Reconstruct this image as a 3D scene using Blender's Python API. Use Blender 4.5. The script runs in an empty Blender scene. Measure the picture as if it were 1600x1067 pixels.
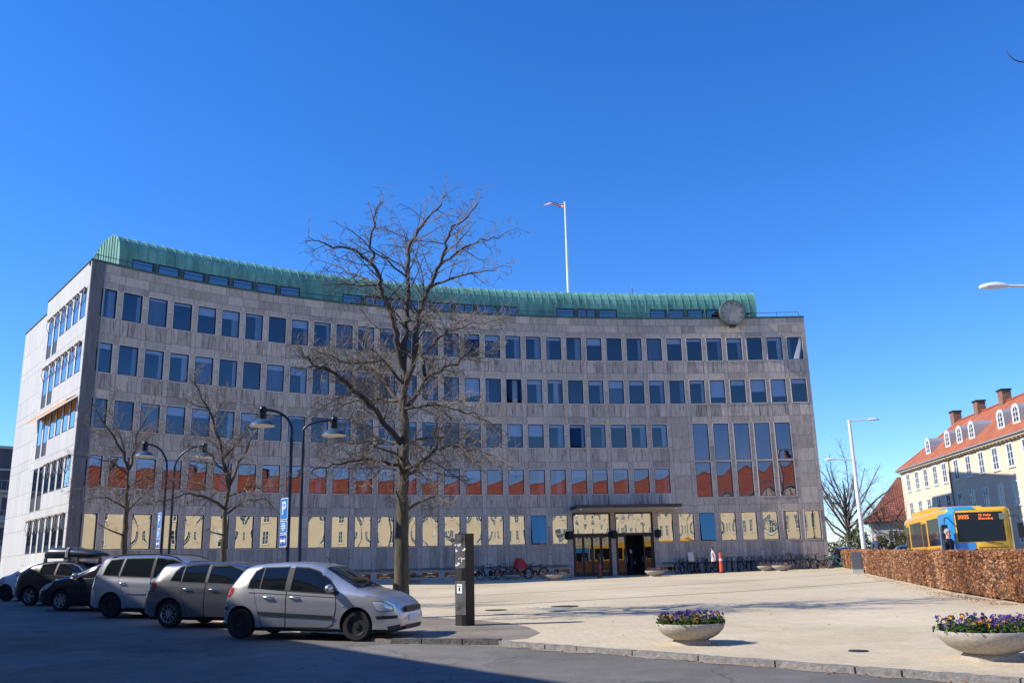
import bpy, bmesh, math, random
from mathutils import Vector, Matrix, noise
R = math.radians
S = bpy.context.scene
COL = S.collection
rnd = random.Random(7)

# ---------------------------------------------------------------- camera
CZ = 1.45
PITCH, ROLL, FPX = R(14.09306), R(1.37355), 1392.96
cp, sp, cr, sr = math.cos(PITCH), math.sin(PITCH), math.cos(ROLL), math.sin(ROLL)
RV = Vector((cr, sr*sp, -sr*cp)); UV = Vector((sr, -cr*sp, cr*cp)); FV = Vector((0, cp, sp))
CP = Vector((0, 0, CZ))
cam = bpy.data.cameras.new('camera')
cam.sensor_width = 36; cam.lens = 36*FPX/1600; cam.clip_start = 0.1; cam.clip_end = 3000
camo = bpy.data.objects.new('camera', cam); COL.objects.link(camo)
camo.matrix_world = Matrix(((RV.x, UV.x, -FV.x, 0), (RV.y, UV.y, -FV.y, 0), (RV.z, UV.z, -FV.z, CZ), (0, 0, 0, 1)))
S.camera = camo

def at(px, py, Y):
    d = (px-800)/FPX*RV - (py-533.5)/FPX*UV + FV
    return CP + d*(Y/d.y)

# ---------------------------------------------------------------- light
SUN_EL, SUN_AZ = R(38), R(-97.5)      # azimuth measured clockwise from +Y: the sun stands to the left
sunv = Vector((math.sin(SUN_AZ)*math.cos(SUN_EL), math.cos(SUN_AZ)*math.cos(SUN_EL), math.sin(SUN_EL)))
sl = bpy.data.lights.new('sun', 'SUN'); sl.energy = 4.6; sl.angle = R(0.5); sl.color = (1, 0.93, 0.82)
so = bpy.data.objects.new('sun', sl); COL.objects.link(so)
so.rotation_euler = (-sunv).to_track_quat('-Z', 'Y').to_euler(); so.location = (-40, 0, 60)
W = bpy.data.worlds.new('World'); S.world = W; W.use_nodes = True
wn = W.node_tree.nodes; wl = W.node_tree.links
sky = wn.new('ShaderNodeTexSky'); sky.sky_type = 'NISHITA'; sky.sun_disc = False
sky.sun_elevation = SUN_EL; sky.sun_rotation = SUN_AZ
sky.air_density = 1.0; sky.dust_density = 0.0; sky.ozone_density = 3.0; sky.altitude = 0
hs = wn.new('ShaderNodeHueSaturation'); hs.inputs['Saturation'].default_value = 1.3
wl.new(sky.outputs[0], hs.inputs['Color']); tint = wn.new('ShaderNodeMix'); tint.data_type = 'RGBA'; tint.blend_type = 'MULTIPLY'; tint.inputs['Factor'].default_value = 1.0; tint.inputs['B'].default_value = (0.80, 0.98, 1.36, 1)
wl.new(hs.outputs[0], tint.inputs['A']); wl.new(tint.outputs['Result'], wn['Background'].inputs['Color'])
wn['Background'].inputs['Strength'].default_value = 0.115
S.view_settings.view_transform = 'Standard'; S.view_settings.look = 'None'
S.view_settings.exposure = 0.56; S.view_settings.gamma = 1.0
try:
    S.cycles.max_bounces = 6; S.cycles.transparent_max_bounces = 12; S.cycles.use_denoising = True
except Exception: pass

# ---------------------------------------------------------------- helpers
def tag(o, label=None, cat=None, group=None, kind=None):
    if label: o['label'] = label
    if cat: o['category'] = cat
    if group: o['group'] = group
    if kind: o['kind'] = kind
    return o

def empty(name, loc=(0, 0, 0), rz=0, label=None, cat=None, group=None):
    o = bpy.data.objects.new(name, None); COL.objects.link(o)
    o.location = loc; o.rotation_euler = (0, 0, rz); o.empty_display_size = 0.3
    return tag(o, label, cat, group)

CHILD = {}
def put(name, me, parent=None, mw=None):
    o = bpy.data.objects.new(name, me); COL.objects.link(o)
    if parent is not None:
        o.parent = parent; CHILD.setdefault(parent.name, []).append(o)
    if mw is not None: o.matrix_local = mw
    return o

def copy_tree(o, parent=None):
    c = o.copy(); COL.objects.link(c)
    if parent is not None:
        c.parent = parent; CHILD.setdefault(parent.name, []).append(c)
    for ch in CHILD.get(o.name, []): copy_tree(ch, c)
    return c

class MB:
    """collects faces of one mesh"""
    def __init__(s): s.v = []; s.f = []; s.m = []; s.mi = 0; s.X = None
    def add(s, vs, fs):
        n = len(s.v)
        if s.X is not None: vs = [s.X @ Vector(p) for p in vs]
        s.v += [tuple(p) for p in vs]
        for f in fs: s.f.append(tuple(i+n for i in f)); s.m.append(s.mi)
    def quad(s, *p): s.add(p, [tuple(range(len(p)))])
    def box(s, x0, x1, y0, y1, z0, z1, rz=None, o=None):
        vs = [(x, y, z) for z in (z0, z1) for y in (y0, y1) for x in (x0, x1)]
        s.add(vs, [(0, 2, 3, 1), (4, 5, 7, 6), (0, 1, 5, 4), (2, 6, 7, 3), (0, 4, 6, 2), (1, 3, 7, 5)])
    def tube(s, pts, rad, n=6, cap=True):
        pts = [Vector(p) for p in pts]
        if not isinstance(rad, (list, tuple)): rad = [rad]*len(pts)
        vs = []; fs = []; up = None
        for i, p in enumerate(pts):
            d = (pts[min(i+1, len(pts)-1)] - pts[max(i-1, 0)])
            if d.length < 1e-9: d = Vector((0, 0, 1))
            d.normalize()
            if up is None:
                up = d.cross(Vector((0.31, 0.77, 0.2))); 
                if up.length < 0.05: up = d.cross(Vector((1, 0, 0)))
            up = (up - d*up.dot(d)).normalized(); w = d.cross(up)
            for k in range(n):
                a = 2*math.pi*k/n; vs.append(p + (up*math.cos(a) + w*math.sin(a))*rad[i])
        for i in range(len(pts)-1):
            for k in range(n):
                k2 = (k+1) % n; fs.append((i*n+k, i*n+k2, (i+1)*n+k2, (i+1)*n+k))
        if cap:
            fs.append(tuple(range(n-1, -1, -1))); fs.append(tuple((len(pts)-1)*n+k for k in range(n)))
        s.add(vs, fs)
    def lathe(s, prof, n=24, closed=False, c=(0, 0, 0), axis='z'):
        vs = []; fs = []
        for r, z in prof:
            for k in range(n):
                a = 2*math.pi*k/n; x, y = r*math.cos(a), r*math.sin(a)
                if axis == 'z': vs.append((c[0]+x, c[1]+y, c[2]+z))
                elif axis == 'y': vs.append((c[0]+x, c[1]+z, c[2]+y))
                else: vs.append((c[0]+z, c[1]+x, c[2]+y))
        m = len(prof)
        for i in range(m-1 if not closed else m):
            for k in range(n):
                k2 = (k+1) % n; j = (i+1) % m
                fs.append((i*n+k, i*n+k2, j*n+k2, j*n+k))
        if not closed:
            if prof[0][0] > 1e-6: fs.append(tuple(range(n-1, -1, -1)))
            if prof[-1][0] > 1e-6: fs.append(tuple((m-1)*n+k for k in range(n)))
        s.add(vs, fs)
    def ball(s, c, r, n=10, m=6, sc=(1, 1, 1)):
        vs = []; fs = []
        for i in range(m+1):
            t = math.pi*i/m
            for k in range(n):
                a = 2*math.pi*k/n
                vs.append((c[0]+r*sc[0]*math.sin(t)*math.cos(a), c[1]+r*sc[1]*math.sin(t)*math.sin(a), c[2]+r*sc[2]*math.cos(t)))
        for i in range(m):
            for k in range(n):
                k2 = (k+1) % n; fs.append((i*n+k, (i+1)*n+k, (i+1)*n+k2, i*n+k2))
        s.add(vs, fs)
    def prism(s, poly, y0, y1):
        """polygon in x,z extruded along y"""
        n = len(poly); vs = [(x, y0, z) for x, z in poly] + [(x, y1, z) for x, z in poly]
        fs = [tuple(range(n)), tuple(range(2*n-1, n-1, -1))] + [(i, (i+1) % n+0, n+(i+1) % n, n+i) for i in range(n)]
        fs = fs[:2] + [(f[1], f[0], f[3], f[2]) for f in fs[2:]]
        s.add(vs, fs)
    def mesh(s, name, mats, smooth=None):
        me = bpy.data.meshes.new(name); me.from_pydata(s.v, [], s.f)
        for m in (mats if isinstance(mats, (list, tuple)) else [mats]): me.materials.append(m)
        if any(s.m): me.polygons.foreach_set('material_index', s.m)
        if smooth is not None:
            me.polygons.foreach_set('use_smooth', [True]*len(s.f))
            if smooth < 179: me.set_sharp_from_angle(angle=R(smooth))
        me.update(); return me
    def build(s, name, mats, parent=None, smooth=None, mw=None):
        return put(name, s.mesh(name, mats, smooth), parent, mw)

def fixnormals(me):
    bm = bmesh.new(); bm.from_mesh(me); bmesh.ops.recalc_face_normals(bm, faces=bm.faces[:]); bm.to_mesh(me); bm.free()

# ---------------------------------------------------------------- materials
def M(name, col, rough=0.6, metal=0.0, var=0.0, scale=6.0, bump=0.0, bscale=None, coat=0.0, spec=0.5, stretch=(1, 1, 1), col2=None, emit=0.0, detail=5.0):
    m = bpy.data.materials.new(name); m.use_nodes = True
    nt = m.node_tree; b = nt.nodes['Principled BSDF']
    b.inputs['Base Color'].default_value = (*col, 1); b.inputs['Roughness'].default_value = rough
    b.inputs['Metallic'].default_value = metal; b.inputs['Specular IOR Level'].default_value = spec
    if coat: b.inputs['Coat Weight'].default_value = coat; b.inputs['Coat Roughness'].default_value = 0.06
    if emit: b.inputs['Emission Color'].default_value = (*col, 1); b.inputs['Emission Strength'].default_value = emit
    if var or bump:
        tc = nt.nodes.new('ShaderNodeTexCoord'); mp = nt.nodes.new('ShaderNodeMapping'); mp.inputs['Scale'].default_value = stretch
        nt.links.new(tc.outputs['Object'], mp.inputs['Vector'])
    if var:
        nz = nt.nodes.new('ShaderNodeTexNoise'); nz.inputs['Scale'].default_value = scale; nz.inputs['Detail'].default_value = detail; nz.inputs['Roughness'].default_value = 0.65
        nt.links.new(mp.outputs[0], nz.inputs['Vector'])
        rp = nt.nodes.new('ShaderNodeMapRange'); rp.inputs['From Min'].default_value = 0.3; rp.inputs['From Max'].default_value = 0.7
        nt.links.new(nz.outputs['Fac'], rp.inputs['Value'])
        mx = nt.nodes.new('ShaderNodeMix'); mx.data_type = 'RGBA'
        a = tuple(c*(1-var) for c in col); d = col2 or tuple(min(1, c*(1+var)) for c in col)
        mx.inputs['A'].default_value = (*a, 1); mx.inputs['B'].default_value = (*d, 1)
        nt.links.new(rp.outputs[0], mx.inputs['Factor']); nt.links.new(mx.outputs['Result'], b.inputs['Base Color'])
    if bump:
        n2 = nt.nodes.new('ShaderNodeTexNoise'); n2.inputs['Scale'].default_value = bscale or scale*4; n2.inputs['Detail'].default_value = 4
        nt.links.new(mp.outputs[0], n2.inputs['Vector'])
        bp = nt.nodes.new('ShaderNodeBump'); bp.inputs['Strength'].default_value = bump; bp.inputs['Distance'].default_value = 0.02
        nt.links.new(n2.outputs['Fac'], bp.inputs['Height']); nt.links.new(bp.outputs[0], b.inputs['Normal'])
    return m

def glass(name, refl, tint=(0.5, 0.55, 0.6), gcol=(0.9, 0.95, 1.0)):
    m = bpy.data.materials.new(name); m.use_nodes = True; nt = m.node_tree
    nt.nodes.remove(nt.nodes['Principled BSDF']); out = nt.nodes['Material Output']
    t = nt.nodes.new('ShaderNodeBsdfTransparent'); t.inputs[0].default_value = (*tint, 1)
    g = nt.nodes.new('ShaderNodeBsdfGlossy'); g.inputs['Color'].default_value = (*gcol, 1); g.inputs['Roughness'].default_value = 0.0
    x = nt.nodes.new('ShaderNodeMixShader'); x.inputs[0].default_value = refl
    nt.links.new(t.outputs[0], x.inputs[1]); nt.links.new(g.outputs[0], x.inputs[2]); nt.links.new(x.outputs[0], out.inputs[0])
    return m

def node_math(nt, op, a, b=None):
    n = nt.nodes.new('ShaderNodeMath'); n.operation = op
    for i, q in enumerate((a, b)):
        if q is None: continue
        if isinstance(q, (int, float)): n.inputs[i].default_value = q
        else: nt.links.new(q, n.inputs[i])
    return n.outputs[0]

def slab_material(name, base, dark, light, joint=0.010, streak=0.5):
    """stone cladding: tone and size of each slab come from the mesh, joints and weather streaks are procedural"""
    m = bpy.data.materials.new(name); m.use_nodes = True; nt = m.node_tree; L = nt.links; b = nt.nodes['Principled BSDF']
    b.inputs['Roughness'].default_value = 0.62; b.inputs['Specular IOR Level'].default_value = 0.3
    at_ = nt.nodes.new('ShaderNodeAttribute'); at_.attribute_name = 'tone'
    run = node_math(nt, 'GREATER_THAN', at_.outputs['Fac'], 1.5); tone = node_math(nt, 'SUBTRACT', at_.outputs['Fac'], node_math(nt, 'MULTIPLY', run, 2.0))
    u1 = nt.nodes.new('ShaderNodeUVMap'); u1.uv_map = 'pos'; u2 = nt.nodes.new('ShaderNodeUVMap'); u2.uv_map = 'edge'
    u3 = nt.nodes.new('ShaderNodeUVMap'); u3.uv_map = 'size'
    se = nt.nodes.new('ShaderNodeSeparateXYZ'); L.new(u2.outputs[0], se.inputs[0])
    ss = nt.nodes.new('ShaderNodeSeparateXYZ'); L.new(u3.outputs[0], ss.inputs[0])
    def edge(q, s):
        d = node_math(nt, 'MINIMUM', q, node_math(nt, 'SUBTRACT', 1.0, q)); return node_math(nt, 'MULTIPLY', d, s)
    dm = node_math(nt, 'MINIMUM', edge(se.outputs[0], ss.outputs[0]), edge(se.outputs[1], ss.outputs[1]))
    jm = node_math(nt, 'LESS_THAN', dm, joint)
    # marbling, fine and stretched vertically, displaced per slab
    of = nt.nodes.new('ShaderNodeCombineXYZ'); L.new(at_.outputs['Fac'], of.inputs[2])
    sc = nt.nodes.new('ShaderNodeVectorMath'); sc.operation = 'MULTIPLY_ADD'; L.new(of.outputs[0], sc.inputs[0]); sc.inputs[1].default_value = (0, 0, 37)
    L.new(u1.outputs[0], sc.inputs[2])
    mp = nt.nodes.new('ShaderNodeMapping'); mp.inputs['Scale'].default_value = (3.2, 0.75, 1); L.new(sc.outputs[0], mp.inputs['Vector'])
    n1 = nt.nodes.new('ShaderNodeTexNoise'); n1.inputs['Scale'].default_value = 1.6; n1.inputs['Detail'].default_value = 7; n1.inputs['Roughness'].default_value = 0.7; n1.inputs['Distortion'].default_value = 0.8
    L.new(mp.outputs[0], n1.inputs['Vector'])
    r1 = nt.nodes.new('ShaderNodeMapRange'); r1.inputs['From Min'].default_value = 0.36; r1.inputs['From Max'].default_value = 0.66; L.new(n1.outputs['Fac'], r1.inputs['Value'])
    mp2 = nt.nodes.new('ShaderNodeMapping'); mp2.inputs['Scale'].default_value = (0.06, 0.12, 1); L.new(u1.outputs[0], mp2.inputs['Vector'])
    n2 = nt.nodes.new('ShaderNodeTexNoise'); n2.inputs['Scale'].default_value = 1.0; n2.inputs['Detail'].default_value = 4; L.new(mp2.outputs[0], n2.inputs['Vector'])
    # stains: thin vertical runs
    mp3 = nt.nodes.new('ShaderNodeMapping'); mp3.inputs['Scale'].default_value = (7.0, 0.5, 1); L.new(sc.outputs[0], mp3.inputs['Vector'])
    n3 = nt.nodes.new('ShaderNodeTexNoise'); n3.inputs['Scale'].default_value = 1.1; n3.inputs['Detail'].default_value = 6; n3.inputs['Distortion'].default_value = 1.5; L.new(mp3.outputs[0], n3.inputs['Vector'])
    r3 = nt.nodes.new('ShaderNodeMapRange'); r3.inputs['From Min'].default_value = 0.53; r3.inputs['From Max'].default_value = 0.66; r3.inputs['To Max'].default_value = streak; L.new(n3.outputs['Fac'], r3.inputs['Value'])
    t = node_math(nt, 'ADD', node_math(nt, 'MULTIPLY', tone, 0.48), node_math(nt, 'MULTIPLY', r1.outputs[0], 0.3))
    t = node_math(nt, 'ADD', t, node_math(nt, 'MULTIPLY', n2.outputs['Fac'], 0.3))
    mx = nt.nodes.new('ShaderNodeMix'); mx.data_type = 'RGBA'; mx.inputs['A'].default_value = (*dark, 1); mx.inputs['B'].default_value = (*light, 1); L.new(t, mx.inputs['Factor'])
    m2 = nt.nodes.new('ShaderNodeMix'); m2.data_type = 'RGBA'; m2.inputs['B'].default_value = (*[c*0.45 for c in dark], 1)
    L.new(mx.outputs['Result'], m2.inputs['A']); L.new(node_math(nt, 'MULTIPLY', r3.outputs[0], node_math(nt, 'ADD', 0.3, node_math(nt, 'MULTIPLY', run, 0.7))), m2.inputs['Factor'])
    m3 = nt.nodes.new('ShaderNodeMix'); m3.data_type = 'RGBA'; m3.inputs['B'].default_value = (*[c*0.5 for c in dark], 1)
    L.new(m2.outputs['Result'], m3.inputs['A']); L.new(jm, m3.inputs['Factor']); L.new(m3.outputs['Result'], b.inputs['Base Color'])
    return m

BLACK = M('black_rubber', (0.012, 0.012, 0.013), 0.8)
DARKMETAL = M('dark_bronze_metal', (0.03, 0.024, 0.02), 0.45, 0.3)
WHITEPAINT = M('white_paint', (0.78, 0.78, 0.76), 0.45, var=0.05, scale=3)

# ---------------------------------------------------------------- the lie of the land
def gz(x, y): return 0.0077*y + min(0.5, 0.022*max(0.0, -x-3.5)) + min(0.4, 0.012*max(0.0, x-8))
def zroad(x, y): return gz(x, y) - 0.02 - 0.05*max(0.0, min(1.0, (x+4.0)/3.5))
CREASE = (-26.22, -4.0, -3.5, -0.5, 8.0, 41.3)
def sheet(name, poly, zf, mat, lift=0.0, skirt=0.0, step=None):
    bm = bmesh.new(); vs = [bm.verts.new((x, y, 0)) for x, y in poly]; f = bm.faces.new(vs)
    if f.normal.z < 0: f.normal_flip()
    bmesh.ops.recalc_face_normals(bm, faces=bm.faces[:])
    for x in CREASE:
        bmesh.ops.bisect_plane(bm, geom=bm.verts[:]+bm.edges[:]+bm.faces[:], plane_co=(x, 0, 0), plane_no=(1, 0, 0))
    bm.faces.ensure_lookup_table()
    if skirt:
        ed = [e for e in bm.edges if len(e.link_faces) == 1]
        r = bmesh.ops.extrude_edge_only(bm, edges=ed)
        low = [g for g in r['geom'] if isinstance(g, bmesh.types.BMVert)]
        for v in bm.verts: v.co.z = zf(v.co.x, v.co.y) + lift
        for v in low: v.co.z -= skirt
    else:
        for v in bm.verts: v.co.z = zf(v.co.x, v.co.y) + lift
    bmesh.ops.triangulate(bm, faces=[f for f in bm.faces if len(f.verts) > 4])
    for f in bm.faces:
        f.normal_update()
        if f.normal.z < -0.2: f.normal_flip()
    me = bpy.data.meshes.new(name); bm.to_mesh(me); bm.free(); me.materials.append(mat)
    o = put(name, me); o['kind'] = 'structure'; return o
# ---------------------------------------------------------------- ground, road, plaza
def ground_mat(name, c1, c2, rough=0.85, big=0.12, fine=60.0, bump=0.3, crack=0.0):
    m = bpy.data.materials.new(name); m.use_nodes = True; nt = m.node_tree; L = nt.links; b = nt.nodes['Principled BSDF']
    b.inputs['Roughness'].default_value = rough; b.inputs['Specular IOR Level'].default_value = 0.25
    tc = nt.nodes.new('ShaderNodeTexCoord')
    def nz(s, d=5, ds=0.0, r=0.6):
        n = nt.nodes.new('ShaderNodeTexNoise'); n.inputs['Scale'].default_value = s; n.inputs['Detail'].default_value = d; n.inputs['Distortion'].default_value = ds; n.inputs['Roughness'].default_value = r
        L.new(tc.outputs['Object'], n.inputs['Vector']); return n.outputs['Fac']
    f = node_math(nt, 'ADD', node_math(nt, 'MULTIPLY', nz(big, 6, 0.6), 0.9), node_math(nt, 'MULTIPLY', nz(1.7, 6), 0.35))
    f = node_math(nt, 'ADD', f, node_math(nt, 'MULTIPLY', nz(fine, 2, 0, 0.8), 0.55))
    r = nt.nodes.new('ShaderNodeMapRange'); r.inputs['From Min'].default_value = 0.68; r.inputs['From Max'].default_value = 1.12; L.new(f, r.inputs['Value'])
    mx = nt.nodes.new('ShaderNodeMix'); mx.data_type = 'RGBA'; mx.inputs['A'].default_value = (*c1, 1); mx.inputs['B'].default_value = (*c2, 1); L.new(r.outputs[0], mx.inputs['Factor'])
    col = mx.outputs['Result']
    bp = nt.nodes.new('ShaderNodeBump'); bp.inputs['Strength'].default_value = bump; bp.inputs['Distance'].default_value = 0.01; L.new(nz(fine*1.5, 3), bp.inputs['Height'])
    L.new(bp.outputs[0], b.inputs['Normal'])
    L.new(col, b.inputs['Base Color'])
    return m
ASPHALT = ground_mat('weathered_asphalt', (0.085, 0.078, 0.069), (0.23, 0.214, 0.192), fine=30)
def add_cracks(m):
    nt = m.node_tree; L = nt.links; b = nt.nodes['Principled BSDF']; src = b.inputs['Base Color'].links[0].from_socket
    tc = nt.nodes.new('ShaderNodeTexCoord'); nz = nt.nodes.new('ShaderNodeTexNoise'); nz.inputs['Scale'].default_value = 0.8; nz.inputs['Detail'].default_value = 5
    L.new(tc.outputs['Object'], nz.inputs['Vector'])
    mx = nt.nodes.new('ShaderNodeMix'); mx.data_type = 'RGBA'; mx.blend_type = 'LINEAR_LIGHT'; mx.inputs['Factor'].default_value = 0.9; L.new(tc.outputs['Object'], mx.inputs['A']); L.new(nz.outputs['Color'], mx.inputs['B'])
    vo = nt.nodes.new('ShaderNodeTexVoronoi'); vo.feature = 'DISTANCE_TO_EDGE'; vo.inputs['Scale'].default_value = 0.33; L.new(mx.outputs['Result'], vo.inputs['Vector'])
    lt = node_math(nt, 'LESS_THAN', vo.outputs['Distance'], 0.006)
    m2 = nt.nodes.new('ShaderNodeMix'); m2.data_type = 'RGBA'; m2.inputs['B'].default_value = (0.05, 0.048, 0.045, 1); L.new(src, m2.inputs['A']); L.new(node_math(nt, 'MULTIPLY', lt, 0.55), m2.inputs['Factor'])
    vp = nt.nodes.new('ShaderNodeTexVoronoi'); vp.inputs['Scale'].default_value = 0.16; L.new(mx.outputs['Result'], vp.inputs['Vector'])
    m3 = nt.nodes.new('ShaderNodeMix'); m3.data_type = 'RGBA'; m3.blend_type = 'MULTIPLY'; L.new(m2.outputs['Result'], m3.inputs['A'])
    sp = nt.nodes.new('ShaderNodeSeparateXYZ'); L.new(vp.outputs['Color'], sp.inputs[0]); g = nt.nodes.new('ShaderNodeMapRange'); g.inputs['To Min'].default_value = 0.8; g.inputs['To Max'].default_value = 1.1; L.new(sp.outputs[0], g.inputs['Value'])
    L.new(g.outputs[0], m3.inputs['B']); m3.inputs['Factor'].default_value = 1.0; L.new(m3.outputs['Result'], b.inputs['Base Color'])
add_cracks(ASPHALT)
GRAVEL = ground_mat('trodden_gravel', (0.13, 0.11, 0.085), (0.30, 0.26, 0.21), big=0.5, fine=28, bump=0.9)
SOIL = ground_mat('pavement_grey', (0.22, 0.215, 0.20), (0.30, 0.29, 0.27), big=0.4, fine=20)
EARTH = ground_mat('earth', (0.12, 0.11, 0.07), (0.2, 0.17, 0.11), big=0.2, fine=12)

def plaza_mat():
    m = ground_mat('yellow_paving_bricks', (0.44, 0.365, 0.245), (0.63, 0.545, 0.39), big=0.16, fine=9, bump=0.25)
    nt = m.node_tree; L = nt.links; b = nt.nodes['Principled BSDF']
    src = b.inputs['Base Color'].links[0].from_socket
    tc = nt.nodes.new('ShaderNodeTexCoord'); mp = nt.nodes.new('ShaderNodeMapping'); mp.inputs['Rotation'].default_value = (0, 0, R(46))
    L.new(tc.outputs['Object'], mp.inputs['Vector'])
    br = nt.nodes.new('ShaderNodeTexBrick'); br.offset = 0.5
    br.inputs['Scale'].default_value = 1.0; br.inputs['Brick Width'].default_value = 0.20; br.inputs['Row Height'].default_value = 0.10; br.inputs['Mortar Size'].default_value = 0.006
    br.inputs['Color1'].default_value = (0.93, 0.925, 0.91, 1); br.inputs['Color2'].default_value = (1.05, 1.03, 1.0, 1); br.inputs['Mortar'].default_value = (0.78, 0.76, 0.73, 1); br.inputs['Bias'].default_value = 0.1
    L.new(mp.outputs[0], br.inputs['Vector'])
    mu = nt.nodes.new('ShaderNodeMix'); mu.data_type = 'RGBA'; mu.blend_type = 'MULTIPLY'; mu.inputs['Factor'].default_value = 1.0
    L.new(src, mu.inputs['A']); L.new(br.outputs['Color'], mu.inputs['B']); L.new(mu.outputs['Result'], b.inputs['Base Color'])
    return m
PLAZA = plaza_mat()

g = sheet('ground', [(-700, -500), (700, -500), (700, 260), (-700, 260)], gz, EARTH, lift=-0.35)
sheet('road', [(-75, -45), (80, -45), (80, 170), (-75, 170)], zroad, ASPHALT)
# facade curve of the town hall (also the back edge of the plaza)
SS = [-40+0.05*i for i in range(1601)]
def hd(s): return 2.90092773e-01 - 1.54750363e-02*s + 2.03056e-4*s*s - 7.174e-7*s**3
_cx = [0.0]; _cy = [0.0]
for i in range(1, 1601):
    h = hd((SS[i]+SS[i-1])/2); _cx.append(_cx[-1]+math.cos(h)*0.05); _cy.append(_cy[-1]+math.sin(h)*0.05)
_ox, _oy = -3.10295-_cx[800], 66.66654-_cy[800]
def cv(s):
    t = (s+40)/0.05; i = max(0, min(1599, int(t))); u = t-i
    return (_cx[i]+(_cx[i+1]-_cx[i])*u+_ox, _cy[i]+(_cy[i+1]-_cy[i])*u+_oy)
def F(s, out, z):
    x, y = cv(s); h = hd(s); return Vector((x+math.sin(h)*out, y-math.cos(h)*out, z))

plaza_poly = [(9.3, 7.0), (5.72, 10.79), (4.39, 12.17), (1.9, 14.83), (0.6, 16.2), (-0.25, 17.05), (-2.35, 17.62), (-3.4, 18.6), (-6.3, 22.0), (-9.2, 25.4), (-12.1, 28.8), (-15.0, 32.2), (-27.5, 47.5), (-34, 54)]
plaza_poly += [(-33, 58), (-20, 66), (-5, 72), (10, 76), (24, 78), (27.5, 78)]
plaza_poly += [(26.5, 72.5), (20.5, 52.2), (14.6, 29.7), (13.2, 22.7), (12.2, 14)]
sheet('plaza', plaza_poly, gz, PLAZA, skirt=0.2)
sheet('gravel_island', [(-2.33, 17.72), (-0.25, 17.16), (0.15, 17.4), (0.42, 18.6), (0.2, 20.2), (-0.25, 21.6), (-1.3, 23.2), (-2.6, 24.7), (-4.0, 25.2), (-5.2, 24.4), (-5.6, 22.6), (-4.7, 21.0), (-3.3, 19.2)], gz, GRAVEL, lift=0.005)
sheet('pavement', [(27.3, 73), (21.3, 52.2), (15.4, 29.7), (14.0, 22.7), (13.0, 8), (15.0, 8), (16.1, 22.7), (17.3, 29.7), (18.1, 36), (23.6, 54), (30.0, 74)], gz, SOIL, lift=0.06, skirt=0.2)

# drainage channels and joints across the plaza
DRAIN = M('dark_drain_grate', (0.10, 0.085, 0.07), 0.8)
def strip(name, a, b, w, mat, lift):
    a = Vector((a[0], a[1], 0)); b = Vector((b[0], b[1], 0)); d = (b-a).normalized(); n = Vector((-d.y, d.x, 0))*w/2
    sheet(name, [tuple((a+n)[:2]), tuple((a-n)[:2]), tuple((b-n)[:2]), tuple((b+n)[:2])], gz, mat, lift=lift)
strip('drainage_channel', (-2.2, 28.9), (17.4, 41.4), 0.16, DRAIN, 0.004)
strip('drainage_channel', (-2.4, 22.4), (0.8, 23.3), 0.12, DRAIN, 0.004)
strip('drainage_channel', (-8.5, 33.5), (19.0, 52.5), 0.14, DRAIN, 0.004)

# kerb of rough granite stones
GRANITE = M('rough_granite', (0.20, 0.19, 0.18), 0.85, var=0.4, scale=9, bump=0.8, bscale=25)
GRANITE2 = M('dark_rough_stone', (0.12, 0.11, 0.10), 0.9, var=0.5, scale=12, bump=1.0, bscale=22)
def kerb(name, pts, w, top, low, mat, ln=1.3, seed=1):
    q = random.Random(seed); mb = MB()
    for a, b in zip(pts[:-1], pts[1:]):
        a = Vector((*a, 0)); b = Vector((*b, 0)); d = (b-a); L_ = d.length; d.normalize(); n = Vector((-d.y, d.x, 0))
        t = 0.0
        while t < L_-0.05:
            l = min(ln*q.uniform(0.8, 1.25), L_-t)
            if L_-t-l < 0.35: l = L_-t
            k = max(2, int(l/0.12)); rows = []
            for i in range(k+1):
                p = a+d*(t+0.012+(l-0.024)*i/k); z0 = gz(p.x, p.y)
                j = lambda s=0.009: q.uniform(-s, s)
                rows.append([p+n*0.0+n*j()+Vector((0, 0, z0-low)), p+n*j()+Vector((0, 0, z0-low*0.4)), p+n*(0.015+j())+Vector((0, 0, z0+top+j(0.006))),
                             p+n*(w+j(0.004))+Vector((0, 0, z0+top+j(0.005))), p+n*w+Vector((0, 0, z0-low))])
            n0 = []
            for r_ in rows: n0 += r_
            fs = []
            for i in range(k):
                for m_ in range(4): fs.append((i*5+m_, (i+1)*5+m_, (i+1)*5+m_+1, i*5+m_+1))
            fs.append((4, 3, 2, 1, 0)); fs.append(tuple(k*5+m_ for m_ in range(5)))
            mb.add(n0, fs); t += l
    o = mb.build(name, mat, smooth=45); o['kind'] = 'structure'; return o
kerb('kerb', [(9.3, 6.93), (5.70, 10.72), (4.36, 12.1), (1.87, 14.76), (0.55, 16.1), (-0.25, 16.98)], 0.16, 0.012, 0.3, GRANITE, seed=3)
kerb('kerb', [(-0.3, 17.03), (-2.36, 17.60)], 0.14, 0.05, 0.3, GRANITE2, ln=0.8, seed=4)
kerb('kerb', [(-2.3, 17.6), (-3.4, 18.75), (-4.3, 19.8)], 0.12, 0.02, 0.2, GRANITE2, ln=0.5, seed=5)

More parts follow.
